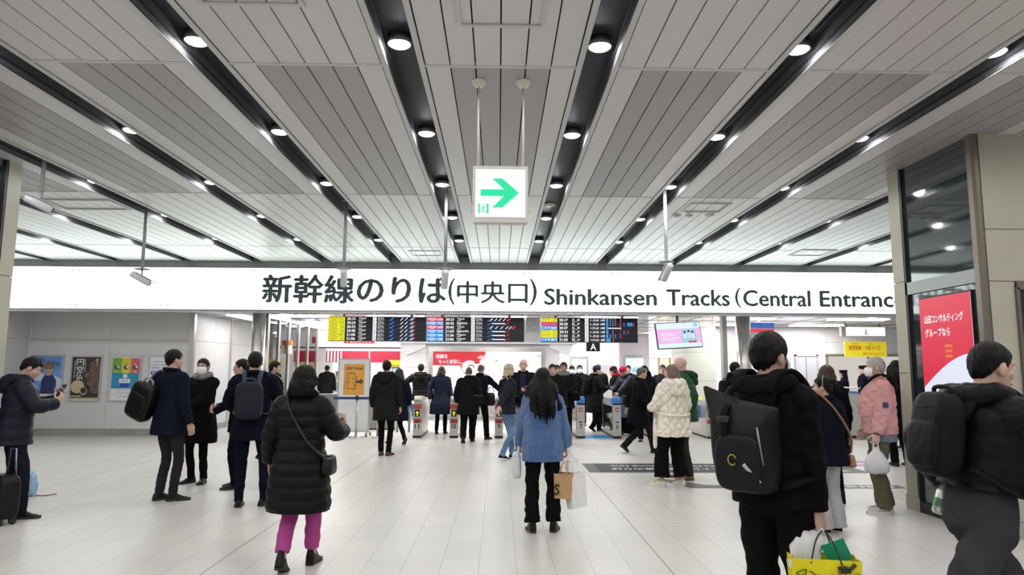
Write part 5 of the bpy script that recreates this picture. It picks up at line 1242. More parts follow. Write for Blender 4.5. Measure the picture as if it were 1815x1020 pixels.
def person(key, label, x, y, rz, h=1.70, vox=.010, skin=None, hair='short', hairc=None, coat='coat', coatc=None, hem=.66, bulk=.0, flare=.01, fem=1.0, baffle=0.0, bpitch=.085, belly=0.0, sl=None,
           legs='normal', legc=None, shoes=None, sole=None, boots=False, collar=True, hood=None, hoodup=False, scarf=None, mask=False, hat=None, hatc=None, glasses=False, face=True, seed=0, group=None,
           hoodk=1.0, wr=.0045, cuffs=0.0, hemx=(0, 0), shirt=None, thick=.014, hk=1.0, shx=0.0, legcut=-.035, extra=None, noleg=False, bun=False, **po):
    p = pose(h=h, **po); p._la, p._sa, p._ta = math.radians(po.get('lean', 0)), math.radians(po.get('side', 0)), math.radians(po.get('twist', 0))
    s = p.s; S = lambda vf: (vf[0]*s, vf[1]); female = p.female
    root = empty_mesh('person'); root.location = (x, y, 0); root.rotation_euler[2] = math.radians(rz)
    tag(root, label, 'person', group)
    skin = skin or SKIN
    # ---- body: one continuous skin
    b = [S(torso_vf(p, 1.475, .84, -.030, 0, fem, k=.94))] + [S(v) for v in head_vf(p.hc, p.Rh, p.nb, female)]
    for k in 'LR':
        b.append(S(sleeve_vf(p, k, (.046, .042, .036, .033, .028)))); d, n, c = p.hd[k]; b += [S(v) for v in hand_vf(p.wr[k], d, n, k == 'R', c, .95*hk if female else 1.03*hk, 1.0 if vox < .009 else 1.15)]
        b.append(S(leg_vf(p, k, (.070, .064, .046, .044, .036), -.01)))
        Rf, Rp, piv, o = p.footR[k]; V, F = ell_vf((0, .05, .035), (.030, .095, .026), 14); V = ((V-piv) @ Rp.T + piv) @ Rf.T + o; b.append(S((V, F)))
    job(root, b, min(vox, .0085), 2, mats=(skin,))
    bulk_ = bulk
    # ---- trousers
    if not noleg:
        o = empty_mesh('trousers', root); L = LEGS[legs]; v = [S(leg_vf(p, k, L, legcut)) for k in 'LR']
        R = [ring(p, z, rx, ry, 0, cy) for z, rx, ry, cy in ((.80, .09, .06, -.005), (.835, .150, .095, -.01), (.88, .172, .118, -.012), (.95, .170, .118, -.010), (1.02, .160, .110, -.004), (1.09, .150, .102, -.002))]
        v.append(S(rings_vf(R))); job(o, v, vox, 3, wr*1.1, 50, seed+1, (legc or CBLK,), horiz=1.2)
    # ---- coat
    o = empty_mesh(coat, root); r = sl or (.076+bulk*.5, .068+bulk*.5, .060+bulk*.5, .054+bulk*.5, .049+bulk*.35)
    v = [S(torso_vf(p, 1.478, hem, bulk, flare, fem, baffle, bpitch, belly, hemx, shx=shx))]
    for k in 'LR':
        v.append(S(sleeve_vf(p, k, r, -.01+cuffs, baffle*.8, bpitch))); V, F = ell_vf(p.sh[k]-np.array([0, 0, .012]), (r[0]*1.0, r[0]*1.0, r[0]*.98), 16); v.append(S((V, F)))
    if collar:
        P = [p.up(q) for q in ((0, .070, 1.455), (.060, .045, 1.472), (.082, -.015, 1.488), (.055, -.075, 1.495), (0, -.092, 1.497), (-.055, -.075, 1.495), (-.082, -.015, 1.488), (-.060, .045, 1.472), (0, .070, 1.455))]
        v.append(S(tube_vf(catmull(P, 4), .019+bulk*.2, 10)))
    job(o, v, vox*.95, 2 if baffle else 3, wr*(.5 if baffle else 1), 60, seed+2, (coatc or CBLK,), horiz=.4)
    if hood is not None:
        o = empty_mesh('hood', root)
        if hoodup: pass
        P = [p.up(q) for q in ((.050, .085, 1.445), (.105, .020, 1.475), (.115, -.060, 1.475), (.070, -.125, 1.455), (0, -.150, 1.435), (-.070, -.125, 1.455), (-.115, -.060, 1.475), (-.105, .020, 1.475), (-.050, .085, 1.445))]
        v = [S(tube_vf(catmull(P, 4), cat1([.028*hoodk, .040*hoodk, .050*hoodk, .056*hoodk, .060*hoodk, .056*hoodk, .050*hoodk, .040*hoodk, .028*hoodk], 4), 14))]; V, F = ell_vf((0, 0, 0), (.115*hoodk**1.6, .050*hoodk, .105*hoodk), 18)
        v.append(S((V @ (p.Rt @ rot(-.35, 0, 0)).T + p.up((0, -.150, 1.405)), F))); job(o, v, vox, 3, .006, 60, seed+3, (hood,))
    if scarf is not None:
        o = empty_mesh('scarf', root); P = [p.up(q) for q in ((0, .085, 1.46), (.075, .055, 1.475), (.098, -.015, 1.49), (.065, -.085, 1.50), (0, -.105, 1.50), (-.065, -.085, 1.50), (-.098, -.015, 1.49), (-.075, .055, 1.475), (0, .085, 1.46))]
        job(o, [S(tube_vf(catmull(P, 4), .040, 12))], vox, 2, .008, 90, seed+4, (scarf,))
    if shirt is not None:
        o = empty_mesh('shirt', root); R = [ring(p, z, rx, .02, 0, cy+.004) for z, rx, cy in ((1.46, .035, .062), (1.40, .060, .098+bulk), (1.25, .060, .124+bulk), (1.05, .055, .118+bulk))]
        job(o, [S(rings_vf(R[::-1]))], vox, 2, .002, 60, seed, (shirt,))
    # ---- shoes
    for k in 'LR':
        m = MB(); vf = shoe_vf(p, k, 1.0 if not female else .93, False, boots); m.add(vf[0]*s, vf[1], shoes or LEATH, True); so = m.obj('shoe', root)
        m = MB(); vf = shoe_vf(p, k, 1.0 if not female else .93, True); m.add(vf[0]*s, vf[1], sole or RUBB, False); m.obj('sole', so)
    # ---- hair, hat, face
    H = lambda V: (np.asarray(V) @ p.Rh.T + p.hc)*s
    if hair:
        o = empty_mesh('hair', root); V, F = hair_vf(p.hc, p.Rh, hair, seed+11, .005 if hat else thick, .03+bulk); raw_mesh(o, V*s, F); o.data.materials.append(hairc or HBLACK)
        if bun:
            m = MB(); V, F = ell_vf((0, -.115, .075), (.040, .040, .038), 18); m.add(H(V), F, hairc or HBLACK, True); m.obj('hair_bun', o)
    if hat:
        m = MB(); hm = hatc or CBLK
        if hat == 'beanie':
            R = []; a = np.linspace(0, 2*PI, 40, endpoint=False)
            for z, kx in ((.012, 1.10), (.015, 1.17), (.045, 1.17), (.050, 1.12), (.075, 1.07), (.095, .92), (.112, .68), (.124, .36), (.128, .06)):
                rb = 1+.012*np.cos(a*20); R.append(np.stack([SKULL_R[0]*kx*np.cos(a)*rb, -.012+SKULL_R[1]*kx*np.sin(a)*rb, np.full(40, z+.012)], 1))
            V, F = rings_vf(R); m.add(H(V), F, hm, True)
        if hat in ('cap', 'officer'):
            R = []; a = np.linspace(0, 2*PI, 36, endpoint=False)
            for z, kx in (((.030, 1.12), (.070, 1.12), (.075, 1.30), (.100, 1.34), (.118, 1.10), (.124, .1)) if hat == 'officer' else ((.030, 1.10), (.060, 1.12), (.090, 1.0), (.115, .68), (.126, .1))): R.append(np.stack([SKULL_R[0]*kx*np.cos(a), -.012+SKULL_R[1]*kx*np.sin(a), np.full(36, z)], 1))
            V, F = rings_vf(R); m.add(H(V), F, hm, True); V, F = ell_vf((0, .105, .034), (.062, .048, .006), 18, rot(-.25, 0, 0)); m.add(H(V), F, BLACK, True)
            if hat == 'officer': V, F = ell_vf((0, .108, .058), (.014, .004, .016), 10); m.add(H(V), F, mat('badge_gold', (0.6, 0.42, 0.1), rough=0.3, metal=0.8), True)
        m.obj('hat', root)
    if face:
        for sx in (-1, 1):
            m = MB(); V, F = ell_vf((sx*.030, .0725, .010), (.0135, .0075, .0058), 12); m.add(H(V), F, EYEW, True); V, F = ell_vf((sx*.030, .0772, .010), (.0058, .0040, .0054), 10); m.add(H(V), F, EYEM, True); m.obj('eye', root)
            m = MB(); V, F = tube_vf([(sx*.013, .083, .030), (sx*.028, .0835, .035), (sx*.047, .074, .029)], [.0035, .0042, .002], 8); m.add(H(V), F, hairc if hairc and hair else HBLACK, True); m.obj('eyebrow', root)
        if not mask: m = MB(); V, F = tube_vf([(-.021, .0845, -.063), (-.008, .0895, -.0615), (.008, .0895, -.0615), (.021, .0845, -.063)], [.0025, .006, .006, .0025], 8); m.add(H(V), F, LIP, True); m.obj('mouth', root)
    if mask:
        m = MB(); R = []; a = np.linspace(-1.25, 1.25, 15)
        for z, g in ((.004, 1.02), (-.012, 1.12), (-.035, 1.22), (-.060, 1.16), (-.085, 1.03), (-.098, .92)):
            o_ = np.stack([.064*g*np.sin(a), .022+.072*g*np.cos(a)+.006*np.cos(a)**4, np.full(15, z)], 1); i_ = o_*np.array([.93, .95, 1]); R.append(np.concatenate([o_, i_[::-1]]))
        V, F = rings_vf(R); m.add(H(V), F, mask if mask is not True else MASKW, True)
        for sx in (-1, 1): V, F = tube_vf([(sx*.060, .045, -.01), (sx*.072, .02, .0), (sx*.079, -.012, .012)], .0018, 6); m.add(H(V), F, MASKW, True)
        m.obj('mask', root)
    if glasses:
        m = MB()
        for sx in (-1, 1):
            a = np.linspace(0, 2*PI, 21); V, F = tube_vf([(sx*.031+.021*math.cos(t), .092, .006+.017*math.sin(t)) for t in a], .0016, 6); m.add(H(V), F, BLACK, True); V, F = tube_vf([(sx*.052, .091, .010), (sx*.076, .04, .012), (sx*.080, -.01, .008)], .0016, 6); m.add(H(V), F, BLACK, True)
        V, F = tube_vf([(-.010, .092, .008), (.010, .092, .008)], .0016, 6); m.add(H(V), F, BLACK, True); m.obj('glasses', root)
    p.root = root; p.M = np.array(Matrix.Translation((x, y, 0)) @ Matrix.Rotation(math.radians(rz), 4, 'Z')); PEOPLE[key] = p; p.loc = (x, y, 0); p.rz = math.radians(rz)
    return p

def carried(p, name, label, cat, group=None):
    """an object held or worn by a person: its own thing, built in the wearer's frame"""
    t = thing(name, label, cat, p.loc, p.rz, group); return t
def world(p, q): return (p.M @ np.array([q[0]*p.s, q[1]*p.s, q[2]*p.s, 1]))[:3]

def step(f=.26, b=-.24, lx=.09, lift=38, lead='R', toe=0):
    """feet of a walking person: leading foot flat or heel first, trailing heel raised"""
    o = 'L' if lead == 'R' else 'R'; sx = {'R': lx, 'L': -lx}
    return {lead: (sx[lead], f, 0, -4 if lead == 'R' else 4, -toe), o: (sx[o], b, 0, 5 if o == 'L' else -5, lift)}
# ================================================================== BAGS AND THINGS CARRIED
def strap_vf(P, w=.035, th=.006, wdir=(1, 0, 0), per=5):
    P = np.array(catmull(P, per)); T = np.gradient(P, axis=0); T /= np.linalg.norm(T, axis=1)[:, None]; R = []
    for q, t in zip(P, T):
        wd = np.asarray(wdir, float); wd = unit(wd-t*(wd@t)); nn = np.cross(t, wd)
        R.append(np.array([q+wd*w/2+nn*th/2, q-wd*w/2+nn*th/2, q-wd*w/2-nn*th/2, q+wd*w/2-nn*th/2]))
    return rings_vf(R)
def addp(m, p, vf, mt, smooth=True): return m.add(vf[0]*p.s, vf[1], mt, smooth)
def backpack(p, label, w=.30, h=.44, d=.15, mt=None, stm=None, off=0.0, z=1.20, bulk=.0, logo=False):
    mt = mt or CBLK2; stm = stm or mt
    t = carried(p, 'backpack', label, 'backpack'); up = p.up; U = lambda V: np.array([up(q) for q in V])
    yb = -.135-bulk-d/2
    m = MB(); V, F = ell_vf((0, yb-off, z), (w/2, d/2, h/2), 32, e=.50); addp(m, p, (U(V), F), mt); m.obj('main_bag', t)
    m = MB(); V, F = ell_vf((0, yb-d*.42-off, z-h*.14), (w*.42, d*.20, h*.28), 28, e=.5); addp(m, p, (U(V), F), mt); m.obj('front_pocket', t)
    m = MB(); addp(m, p, tube_vf(U([(-.075, yb-d*.33-off, z+h*.20), (-.05, yb-d*.46-off, z+h*.30), (.05, yb-d*.46-off, z+h*.30), (.075, yb-d*.33-off, z+h*.20)]), .006, 8), STEEL_D if logo else mt); m.obj('zip_seam', t)
    m = MB(); addp(m, p, tube_vf(catmull(U([(-.055, yb+d*.1, z+h*.46), (-.045, yb+d*.05, z+h*.56), (.045, yb+d*.05, z+h*.56), (.055, yb+d*.1, z+h*.46)]), 5), .010, 8), stm); m.obj('grab_handle', t)
    for s in (-1, 1):
        m = MB(); b = bulk; addp(m, p, strap_vf(U([(s*.075, -.125-b, z+h*.38), (s*.090, -.085-b*.6, 1.482+b*.4), (s*.105, .0, 1.492+b*.6), (s*.118, .095+b, 1.42), (s*.128, .142+b, 1.30), (s*.150, .125+b, 1.16), (s*.185+b*s, .02, 1.04), (s*.13, -.13-b, z-h*.36)]), .052, .012), stm); m.obj('shoulder_strap', t)
    return t
def tote(p, label, c, w, h, d, mt, handle=None, strap=None, name='shoulder_bag', e=.5, hm=None, R=None, cat='bag'):
    """a soft bag with its body centred at c in the wearer's frame; handle: a list of points; strap: a list of points"""
    t = carried(p, name, label, cat); R = np.eye(3) if R is None else R; c = np.array(c, float)
    m = MB(); V, F = ell_vf((0, 0, 0), (w/2, d/2, h/2), 28, e=e); V[:, 0] *= 1-.12*(V[:, 2]/h+.5); V[:, 1] *= 1-.35*(V[:, 2]/h+.5); addp(m, p, (V @ R.T + c, F), mt); m.obj('main_bag', t)
    m = MB(); V, F = tube_vf([(-w*.40, -d*.30, h*.36), (w*.40, -d*.30, h*.36)], .005, 8); addp(m, p, (V @ R.T + c, F), STEEL_D); m.obj('zip_seam', t)
    if handle: m = MB(); addp(m, p, tube_vf(catmull(handle, 5), .008, 8), hm or mt); m.obj('handle', t)
    if strap: m = MB(); addp(m, p, strap_vf(strap, .034, .006, (0, 1, 0) if abs(strap[0][0]-strap[-1][0]) > .3 else (0, 1, 0)), hm or mt); m.obj('strap', t)
    return t
def paper_bag(p, label, top, w, h, d, yaw, mt, hm, hold, mark=None, name='paper_bag', tilt=0.0):
    t = carried(p, name, label, 'shopping bag'); R = rot(0, 0, yaw) @ rot(tilt, tilt*.6, 0); c = np.array(top, float); U = lambda V: (np.asarray(V, float) @ R.T + c)*p.s
    m = MB(); x, y = w/2, d/2; k = .86; n = 7
    def wall(a, b):        # slightly crumpled wall with thickness
        V, F = [], []
        for i in range(n):
            for j in range(n):
                u, v = i/(n-1), j/(n-1); sc = k+(1-k)*v; q = np.array(a)*(1-u)+np.array(b)*u; nn = unit(np.array([q[0]*y, q[1]*x, 0])+1e-9)
                bl = .006*math.sin(7*u+5*v+a[0]*30)*(1-abs(2*u-1))-.012*(1-abs(2*u-1))*(abs(b[1]-a[1]) > .001)*v
                V.append((q[0]*sc+nn[0]*bl, q[1]*sc+nn[1]*bl, -h*(1-v)))
        for i in range(n-1):
            for j in range(n-1): F.append((i*n+j, (i+1)*n+j, (i+1)*n+j+1, i*n+j+1))
        m.add(U(V), F, mt, False)
    for a, b in (((-x, -y), (x, -y)), ((x, -y), (x, y)), ((x, y), (-x, y)), ((-x, y), (-x, -y))): wall(a, b)
    m.add(U([(-x*k, -y*k, -h), (x*k, -y*k, -h), (x*k, y*k, -h), (-x*k, y*k, -h)]), [(3, 2, 1, 0)], mt); o = m.obj('bag_body', t)
    md = o.modifiers.new('paper', 'SOLIDIFY'); md.thickness = .0025
    hl = R.T @ (np.array(hold, float)-c)
    for s in (-1, 1):
        m = MB(); P = [(-w*.22, s*y, -.02), (-w*.12, s*y*.6, max(.05, hl[2]*.7)), tuple(hl+np.array([0, s*.006, 0])), (w*.12, s*y*.6, max(.05, hl[2]*.7)), (w*.22, s*y, -.02)]; V, F = tube_vf(catmull(P, 5), .004, 8); m.add(U(V), F, hm, True); m.obj('handle', t)
    if mark: m = MB(); mark(m, U, w, h, d); m.obj('printed_mark', t)
    return t
def phone(p, label, c, R=None, name='phone', col=None):
    t = carried(p, name, label, 'phone'); R = np.eye(3) if R is None else R
    m = MB(); m.prism(rrect(.072, .150, .010, 4), 'y', -.004, .004, BLACK); m.V = [(V @ R.T + np.array(c))*p.s for V in m.V]; m.obj('case', t)
    m = MB(); m.b(-.032, .032, -.005, -.004, -.068, .068, col or glow('phone_screen', (.5, .6, .7), .5)); m.V = [(V @ R.T + np.array(c))*p.s for V in m.V]; m.obj('display_picture', t)

# ================================================================== THE CAST
HN, FAR, MID = .0062, .0115, .0085
# --- the standing group by the posters and stone pillar
q = person('P1', 'person in a navy quilted hooded jacket by the stone pillar, looking down at a phone', -5.16, 7.52, -52, 1.70, MID, coat='jacket', coatc=PUFN, hem=.76, bulk=.035, baffle=.010, bpitch=.115, hood=PUFN, legs='normal', legc=K('ink', (.012, .014, .022)), seed=1,
           hpitch=24, hyaw=-14, lean=4, hands={'L': dict(at=(-.07, .36, 1.24), d=(.25, .5, .8), n=(.5, -.8, .1), curl=.6), 'R': dict(at=(.16, .34, 1.20), d=(-.3, .5, .7), n=(-.6, -.6, .1), curl=.6)}, poles={'R': (.9, -.7, -.5), 'L': (-.9, -.7, -.5)}, feet={'R': (.17, .10, 0, -20, 0), 'L': (-.12, -.06, 0, 8, 0)})
phone(q, 'black phone held by the person in the navy quilted jacket', q.wr['L']+unit((.25, .5, .8))*.115+unit((.5, -.8, .1))*.026, rot(-.55, 0, .45) @ rot(0, 0, PI))
q = person('P2', 'person in a navy coat with black oblong backpack on one shoulder, standing in the group', -3.97, 8.47, -28, 1.79, MID, coat='coat', coatc=CNAVY, hem=.74, bulk=.010, flare=.02, legs='slim', legc=CGREY, seed=2, hyaw=-14, hands={'R': dict(at=(.26, .06, .88))}, feet={'R': (.10, .02, 0, -35, 0), 'L': (-.08, -.02, 0, -12, 0)})
t = carried(q, 'backpack', 'black oblong backpack hanging from the shoulder of the navy coat', 'backpack'); R_ = rot(.12, .42, .25); c_ = np.array([-.215, -.21, 1.13])
m = MB(); V, F = ell_vf((0, 0, 0), (.155, .085, .225), 32, e=.42); addp(m, q, (V @ R_.T + c_, F), LEATH); m.obj('main_bag', t)
m = MB(); V, F = ell_vf((0, -.075, -.04), (.125, .03, .15), 28, e=.42); addp(m, q, (V @ R_.T + c_, F), LEATH); m.obj('front_pocket', t)
m = MB(); addp(m, q, (tube_vf(catmull([(-.06, .0, .22), (-.05, 0, .27), (.05, 0, .27), (.06, 0, .22)], 5), .010, 8)[0] @ R_.T + c_, tube_vf(catmull([(-.06, .0, .22), (-.05, 0, .27), (.05, 0, .27), (.06, 0, .22)], 5), .010, 8)[1]), mat('grey_webbing', (.25, .25, .26), rough=.6)); m.obj('grab_handle', t)
m = MB(); addp(m, q, strap_vf([q.up(v) for v in ((-.20, -.17, 1.30), (-.135, -.115, 1.45), (-.135, -.01, 1.485), (-.15, .10, 1.40), (-.20, .12, 1.2), (-.25, -.03, 1.02))], .05, .01), LEATH); m.obj('shoulder_strap', t)
q = person('P3', 'person in a long black coat and white mask, facing the camera within the group', -4.15, 9.75, 168, 1.70, MID, coat='coat', coatc=CBLK, hem=.55, bulk=.012, flare=.03, legs='slim', scarf=WOOL_G, mask=True, seed=3, hyaw=12, hands={'L': dict(at=(.03, .30, 1.03), d=(.85, .3, -.15), n=(.1, -.5, .8), curl=.5), 'R': dict(at=(.27, .04, .88))}, poles={'L': (-1, -.6, -.5)}, feet={'R': (.09, .0, 0, -18, 0), 'L': (-.10, .0, 0, 18, 0)})
q = person('P4', 'person with glasses facing sideways, mostly hidden behind the navy backpack wearer', -3.46, 9.36, 104, 1.69, MID, coat='coat', coatc=CNAVY2, hem=.74, bulk=.008, legs='normal', legc=CNAVY2, glasses=True, seed=4, hands={'R': dict(at=(.08, .30, 1.06), d=(-.6, .6, .2), curl=.7), 'L': dict(at=(-.10, .30, 1.03), d=(.6, .6, .1), curl=.7)}, poles={'R': (1, -.6, -.6), 'L': (-1, -.6, -.6)})
q = person('P5', 'person in a dark navy coat seen from behind, wearing a navy backpack', -2.86, 8.13, 8, 1.76, MID, coat='coat', coatc=CNAVY2, hem=.73, bulk=.012, flare=.025, legs='slim', legc=CNAVY2, seed=5, shirt=None, hyaw=6, hands={'L': dict(at=(-.24, .28, 1.03), d=(.2, .9, .1), curl=.7), 'R': dict(at=(.22, .26, 1.02), d=(-.3, .9, .1), curl=.7)}, poles={'L': (-1, -.7, -.6), 'R': (1, -.7, -.6)}, feet={'L': (-.10, -.02, 0, 6, 0), 'R': (.16, .02, 0, -28, 0)})
NVP = mat('backpack_navy', (.010, .012, .021), spec=.2, rough=.55, bump=.25, bscale=160); backpack(q, 'navy backpack worn over the dark navy coat near the kanji sign', .30, .42, .15, NVP, mat('backpack_strap', (.035, .042, .07), rough=.7), z=1.18, bulk=.012)
# --- woman in the long quilted coat
q = person('P6', 'woman walking away in a long black quilted coat and magenta trousers', -1.58, 5.62, -4, 1.60, HN, female=True, hair='bob', thick=.020, coat='quilted_coat', coatc=PUFB, hem=.50, bulk=.032, flare=.035, fem=.95, baffle=.015, bpitch=.098, legs='normal', legc=PINKT, boots=True, legcut=.05, seed=6, hyaw=-24, hpitch=6, scarf=CBLK2,
           hands={'R': dict(at=(.30, .24, 1.16), d=(-.25, .75, .65), n=(-.6, -.3, .6), curl=.8), 'L': dict(at=(-.29, .06, .90))}, poles={'R': (.6, -.5, -1)}, feet=step(.17, -.17, .075, 18, 'R'))
t = carried(q, 'ticket', 'white paper ticket in the hand of the woman with magenta trousers', 'ticket')
m = MB(); R_ = rot(.9, .2, .3); V = np.array([(-.045, 0, -.03), (.045, 0, -.03), (.045, .002, .03), (-.045, .002, .03), (-.045, -.0012, -.03), (.045, -.0012, -.03), (.045, .0008, .03), (-.045, .0008, .03)]) @ R_.T + np.array([.235, .36, 1.265]); m.add(V*q.s, [(0, 1, 2, 3), (7, 6, 5, 4), (0, 4, 5, 1), (1, 5, 6, 2), (2, 6, 7, 3), (3, 7, 4, 0)], mat('ticket_paper', (.85, .85, .84), rough=.6)); m.obj('paper', t)
tote(q, 'black shoulder bag slung across the long quilted coat', (.26, -.02, .87), .10, .17, .24, LEATH, None, [q.up(v) for v in ((-.095, .06, 1.50), (-.11, -.05, 1.515), (-.06, -.145, 1.38), (.04, -.185, 1.22), (.14, -.19, 1.08), (.235, -.10, .97), (.27, -.04, .94))], hm=mat('strap_black', (.025, .025, .028), rough=.6))
# --- hooded man facing the gates
q = person('P8', 'person in a plain black hooded coat and brown shoes, standing before the notice board', -2.08, 12.85, -6, 1.73, MID, coat='coat', coatc=K('green_black', (.014, .015, .013)), hem=.63, bulk=.022, flare=.015, hood=MATS['cloth_green_black'], legs='slim', shoes=LBROWN, seed=8, feet={'R': (.07, 0, 0, -12, 0), 'L': (-.07, 0, 0, 10, 0)})
# --- people passing at gates 11 to 9
q = person('P9', 'woman in a navy coat half hidden behind the black hooded coat', -2.13, 14.8, 35, 1.61, FAR, female=True, hair='bob', hairc=HBROWN, coat='coat', coatc=CNAVY, hem=.55, bulk=.01, flare=.03, legs='slim', seed=9, hyaw=15, feet=step(.22, -.26, .08, 45, 'L'), hands={'R': dict(at=(.27, .0, .89))})
tote(q, 'white shopping bag held by the woman in the navy coat', (.30, .02, .60), .06, .28, .20, mat('bag_white', (.78, .78, .78), rough=.6), [(.30, -.05, .70), (.28, .01, .80), (.30, .07, .70)], None, 'shopping_bag')
q = person('P10', 'person in a black hooded puffer jacket going through gate 11', -2.04, 18.15, 4, 1.74, FAR, coat='jacket', coatc=PUFB, hem=.78, bulk=.03, baffle=.008, hood=PUFB, legs='slim', seed=10, hands={'L': dict(at=(-.33, .18, 1.12), curl=.9), 'R': dict(at=(.30, .16, 1.12), curl=.9)}, poles={'L': (-1, -.9, .1), 'R': (1, -.9, .1)}, feet=step(.2, -.2, .09, 30, 'R'))
tote(q, 'black and white document bag under the arm at gate 11', (.34, .05, .92), .10, .25, .22, LEATH, None, None, 'document_bag')
q = person('P11', 'woman in a navy belted coat passing between gates 11 and 10', -1.42, 17.2, -5, 1.66, FAR, female=True, hair='bob', hairc=HBROWN, coat='coat', coatc=K('slate_navy', (.020, .026, .048)), hem=.50, bulk=.018, flare=.07, legs='slim', legc=CNAVY2, seed=11, hands={'L': dict(at=(-.27, .12, 1.0))}, feet=step(.12, -.10, .09, 12, 'R'))
tote(q, 'black shoulder bag of the woman in the navy belted coat', (-.27, .0, 1.0), .14, .26, .30, LEATH, None, [q.up(v) for v in ((-.24, .12, 1.08), (-.14, .10, 1.44), (-.13, -.02, 1.49), (-.15, -.13, 1.40), (-.25, -.12, 1.08))])
q = person('P12', 'balding person in a long black coat walking up to gate 10', -0.66, 15.15, -3, 1.66, FAR, hair='short', hairc=HDGREY, thick=.006, coat='coat', coatc=CBLK2, hem=.64, bulk=.028, flare=.04, legs='loose', seed=12, lean=6, hpitch=14, hands={'L': dict(at=(-.27, .12, .92))}, feet=step(.20, -.24, .08, 35, 'R'))
tote(q, 'soft black shoulder bag on the long black coat at gate 10', (.24, -.10, .95), .26, .28, .12, CBLK2, None, [q.up(v) for v in ((.18, -.13, 1.08), (.13, -.10, 1.46), (.13, .0, 1.49), (.17, .13, 1.36), (.25, .03, 1.05))])
q = person('P13', 'grey haired person in a navy jacket reaching sideways towards gate 9', -0.43, 15.80, -8, 1.70, FAR, hairc=HDGREY, thick=.008, coat='jacket', coatc=CNAVY, hem=.80, bulk=.01, legs='normal', legc=CBLK, seed=13, hpitch=18, hyaw=-20, lean=4, hands={'R': dict(at=(.55, .22, 1.04), d=(.8, .4, -.2), n=(0, .2, -1), curl=.3)}, feet={'R': (.17, .05, 0, -25, 0), 'L': (-.16, -.04, 0, 5, 0)})
tote(q, 'black briefcase with handles, hanging from the navy jacket shoulder', (.27, -.05, .92), .22, .30, .12, LEATH, [(.20, -.05, 1.06), (.22, -.05, 1.17), (.32, -.05, 1.17), (.34, -.05, 1.06)], [q.up(v) for v in ((.25, -.12, 1.05), (.14, -.10, 1.45), (.13, .0, 1.49), (.17, .11, 1.36), (.26, .0, 1.05))], 'briefcase')
# --- woman in jeans and the tall man
q = person('P14', 'woman in a beige knit hat, dark jacket and blue jeans, walking sideways', 0.15, 12.33, -62, 1.68, MID, female=True, skin=SKIN3, hair='mid', hairc=HBLOND, hat='beanie', hatc=BEIGE_H, coat='jacket', coatc=K('dark_slate', (.020, .022, .030)), hem=.82, bulk=.016, fem=.96, legs='slim', legc=JEANS, shoes=CBLK, sole=SOLEW, seed=14, hyaw=22, lean=3,
           hands={'R': dict(at=(.30, -.32, .96), d=(.15, -.45, -.85), n=(-.6, .5, 0), curl=.25), 'L': dict(at=(-.22, .2, .95))}, feet=step(.16, -.14, .075, 10, 'L'))
tote(q, 'black pouch worn across the chest of the woman in jeans', (.03, .185, 1.08), .26, .14, .08, CBLK, None, [q.up(v) for v in ((-.10, .165, 1.14), (-.05, .155, 1.33), (.06, .09, 1.47), (.09, -.05, 1.50), (0.0, -.15, 1.35), (-.16, -.10, 1.15))], 'pouch')
q = person('P15', 'tall bald person in an open black jacket over a navy top, facing the camera', 0.50, 13.9, 176, 1.80, MID, skin=SKIN3, hair=None, coat='jacket', coatc=CBLK2, hem=.80, bulk=.02, shirt=K('navy_knit', (.016, .020, .045)), legs='normal', legc=K('grey_denim', (.16, .18, .22)), seed=15, hands={'L': dict(at=(-.10, .28, 1.12), d=(.7, .5, .1), n=(0, -.4, .8), curl=.7)}, poles={'L': (-1, -.6, -.5)}, feet=step(.15, -.12, .09, 12, 'R'))
# --- the crowd coming out of gates 8 to 5
def crowd(key, label, x, y, rz, h=1.70, **k): return person(key, label, x, y, rz, h, FAR, **k)
crowd('P17', 'pink faced person with no hat, behind the tall bald one', 1.04, 15.75, 175, 1.68, skin=SKIN3, hair='short', hairc=HBLOND, thick=.006, coatc=CBLK2, bulk=.02, seed=17)
crowd('P18', 'black haired person in a black jacket peering past the blue fleece jacket', 1.10, 14.0, 178, 1.70, coat='jacket', coatc=CBLK2, hem=.78, bulk=.02, seed=18, legs='slim', feet=step(.15, -.15, .09, 20, 'L'))
q = crowd('P19', 'person with tied hair and tan skin in a black jacket, hands clasped at gate 7', 1.42, 14.95, 172, 1.74, skin=SKIN2, hair='short', hairc=HBROWN, coat='jacket', coatc=CBLK2, hem=.74, bulk=.035, scarf=WOOL_G, seed=19, hands={'L': dict(at=(-.04, .27, 1.12), d=(.8, .3, .1), curl=.8), 'R': dict(at=(.12, .28, 1.10), d=(-.7, .3, .1), curl=.8)}, poles={'L': (-1, -.6, -.5), 'R': (1, -.6, -.5)})
tote(q, 'black sling bag in front of the person with tied hair', (-.22, .14, 1.0), .28, .18, .12, CBLK, None, [q.up(v) for v in ((-.15, .18, 1.08), (.02, .17, 1.33), (.10, .06, 1.48), (.06, -.12, 1.42))], 'sling_bag')
crowd('P20', 'person in a white mask at the back of the gate 7 crowd', 2.36, 19.9, 172, 1.72, mask=True, coatc=CBLK2, bulk=.02, seed=20)
q = crowd('P21', 'masked person in black, holding a small ticket at gate 7', 2.02, 18.9, 178, 1.70, hair='fringe', mask=True, coatc=CBLK, bulk=.015, hem=.60, seed=21, hands={'R': dict(at=(.17, .30, 1.06), curl=.7)}, poles={'R': (1, -.6, -.5)})
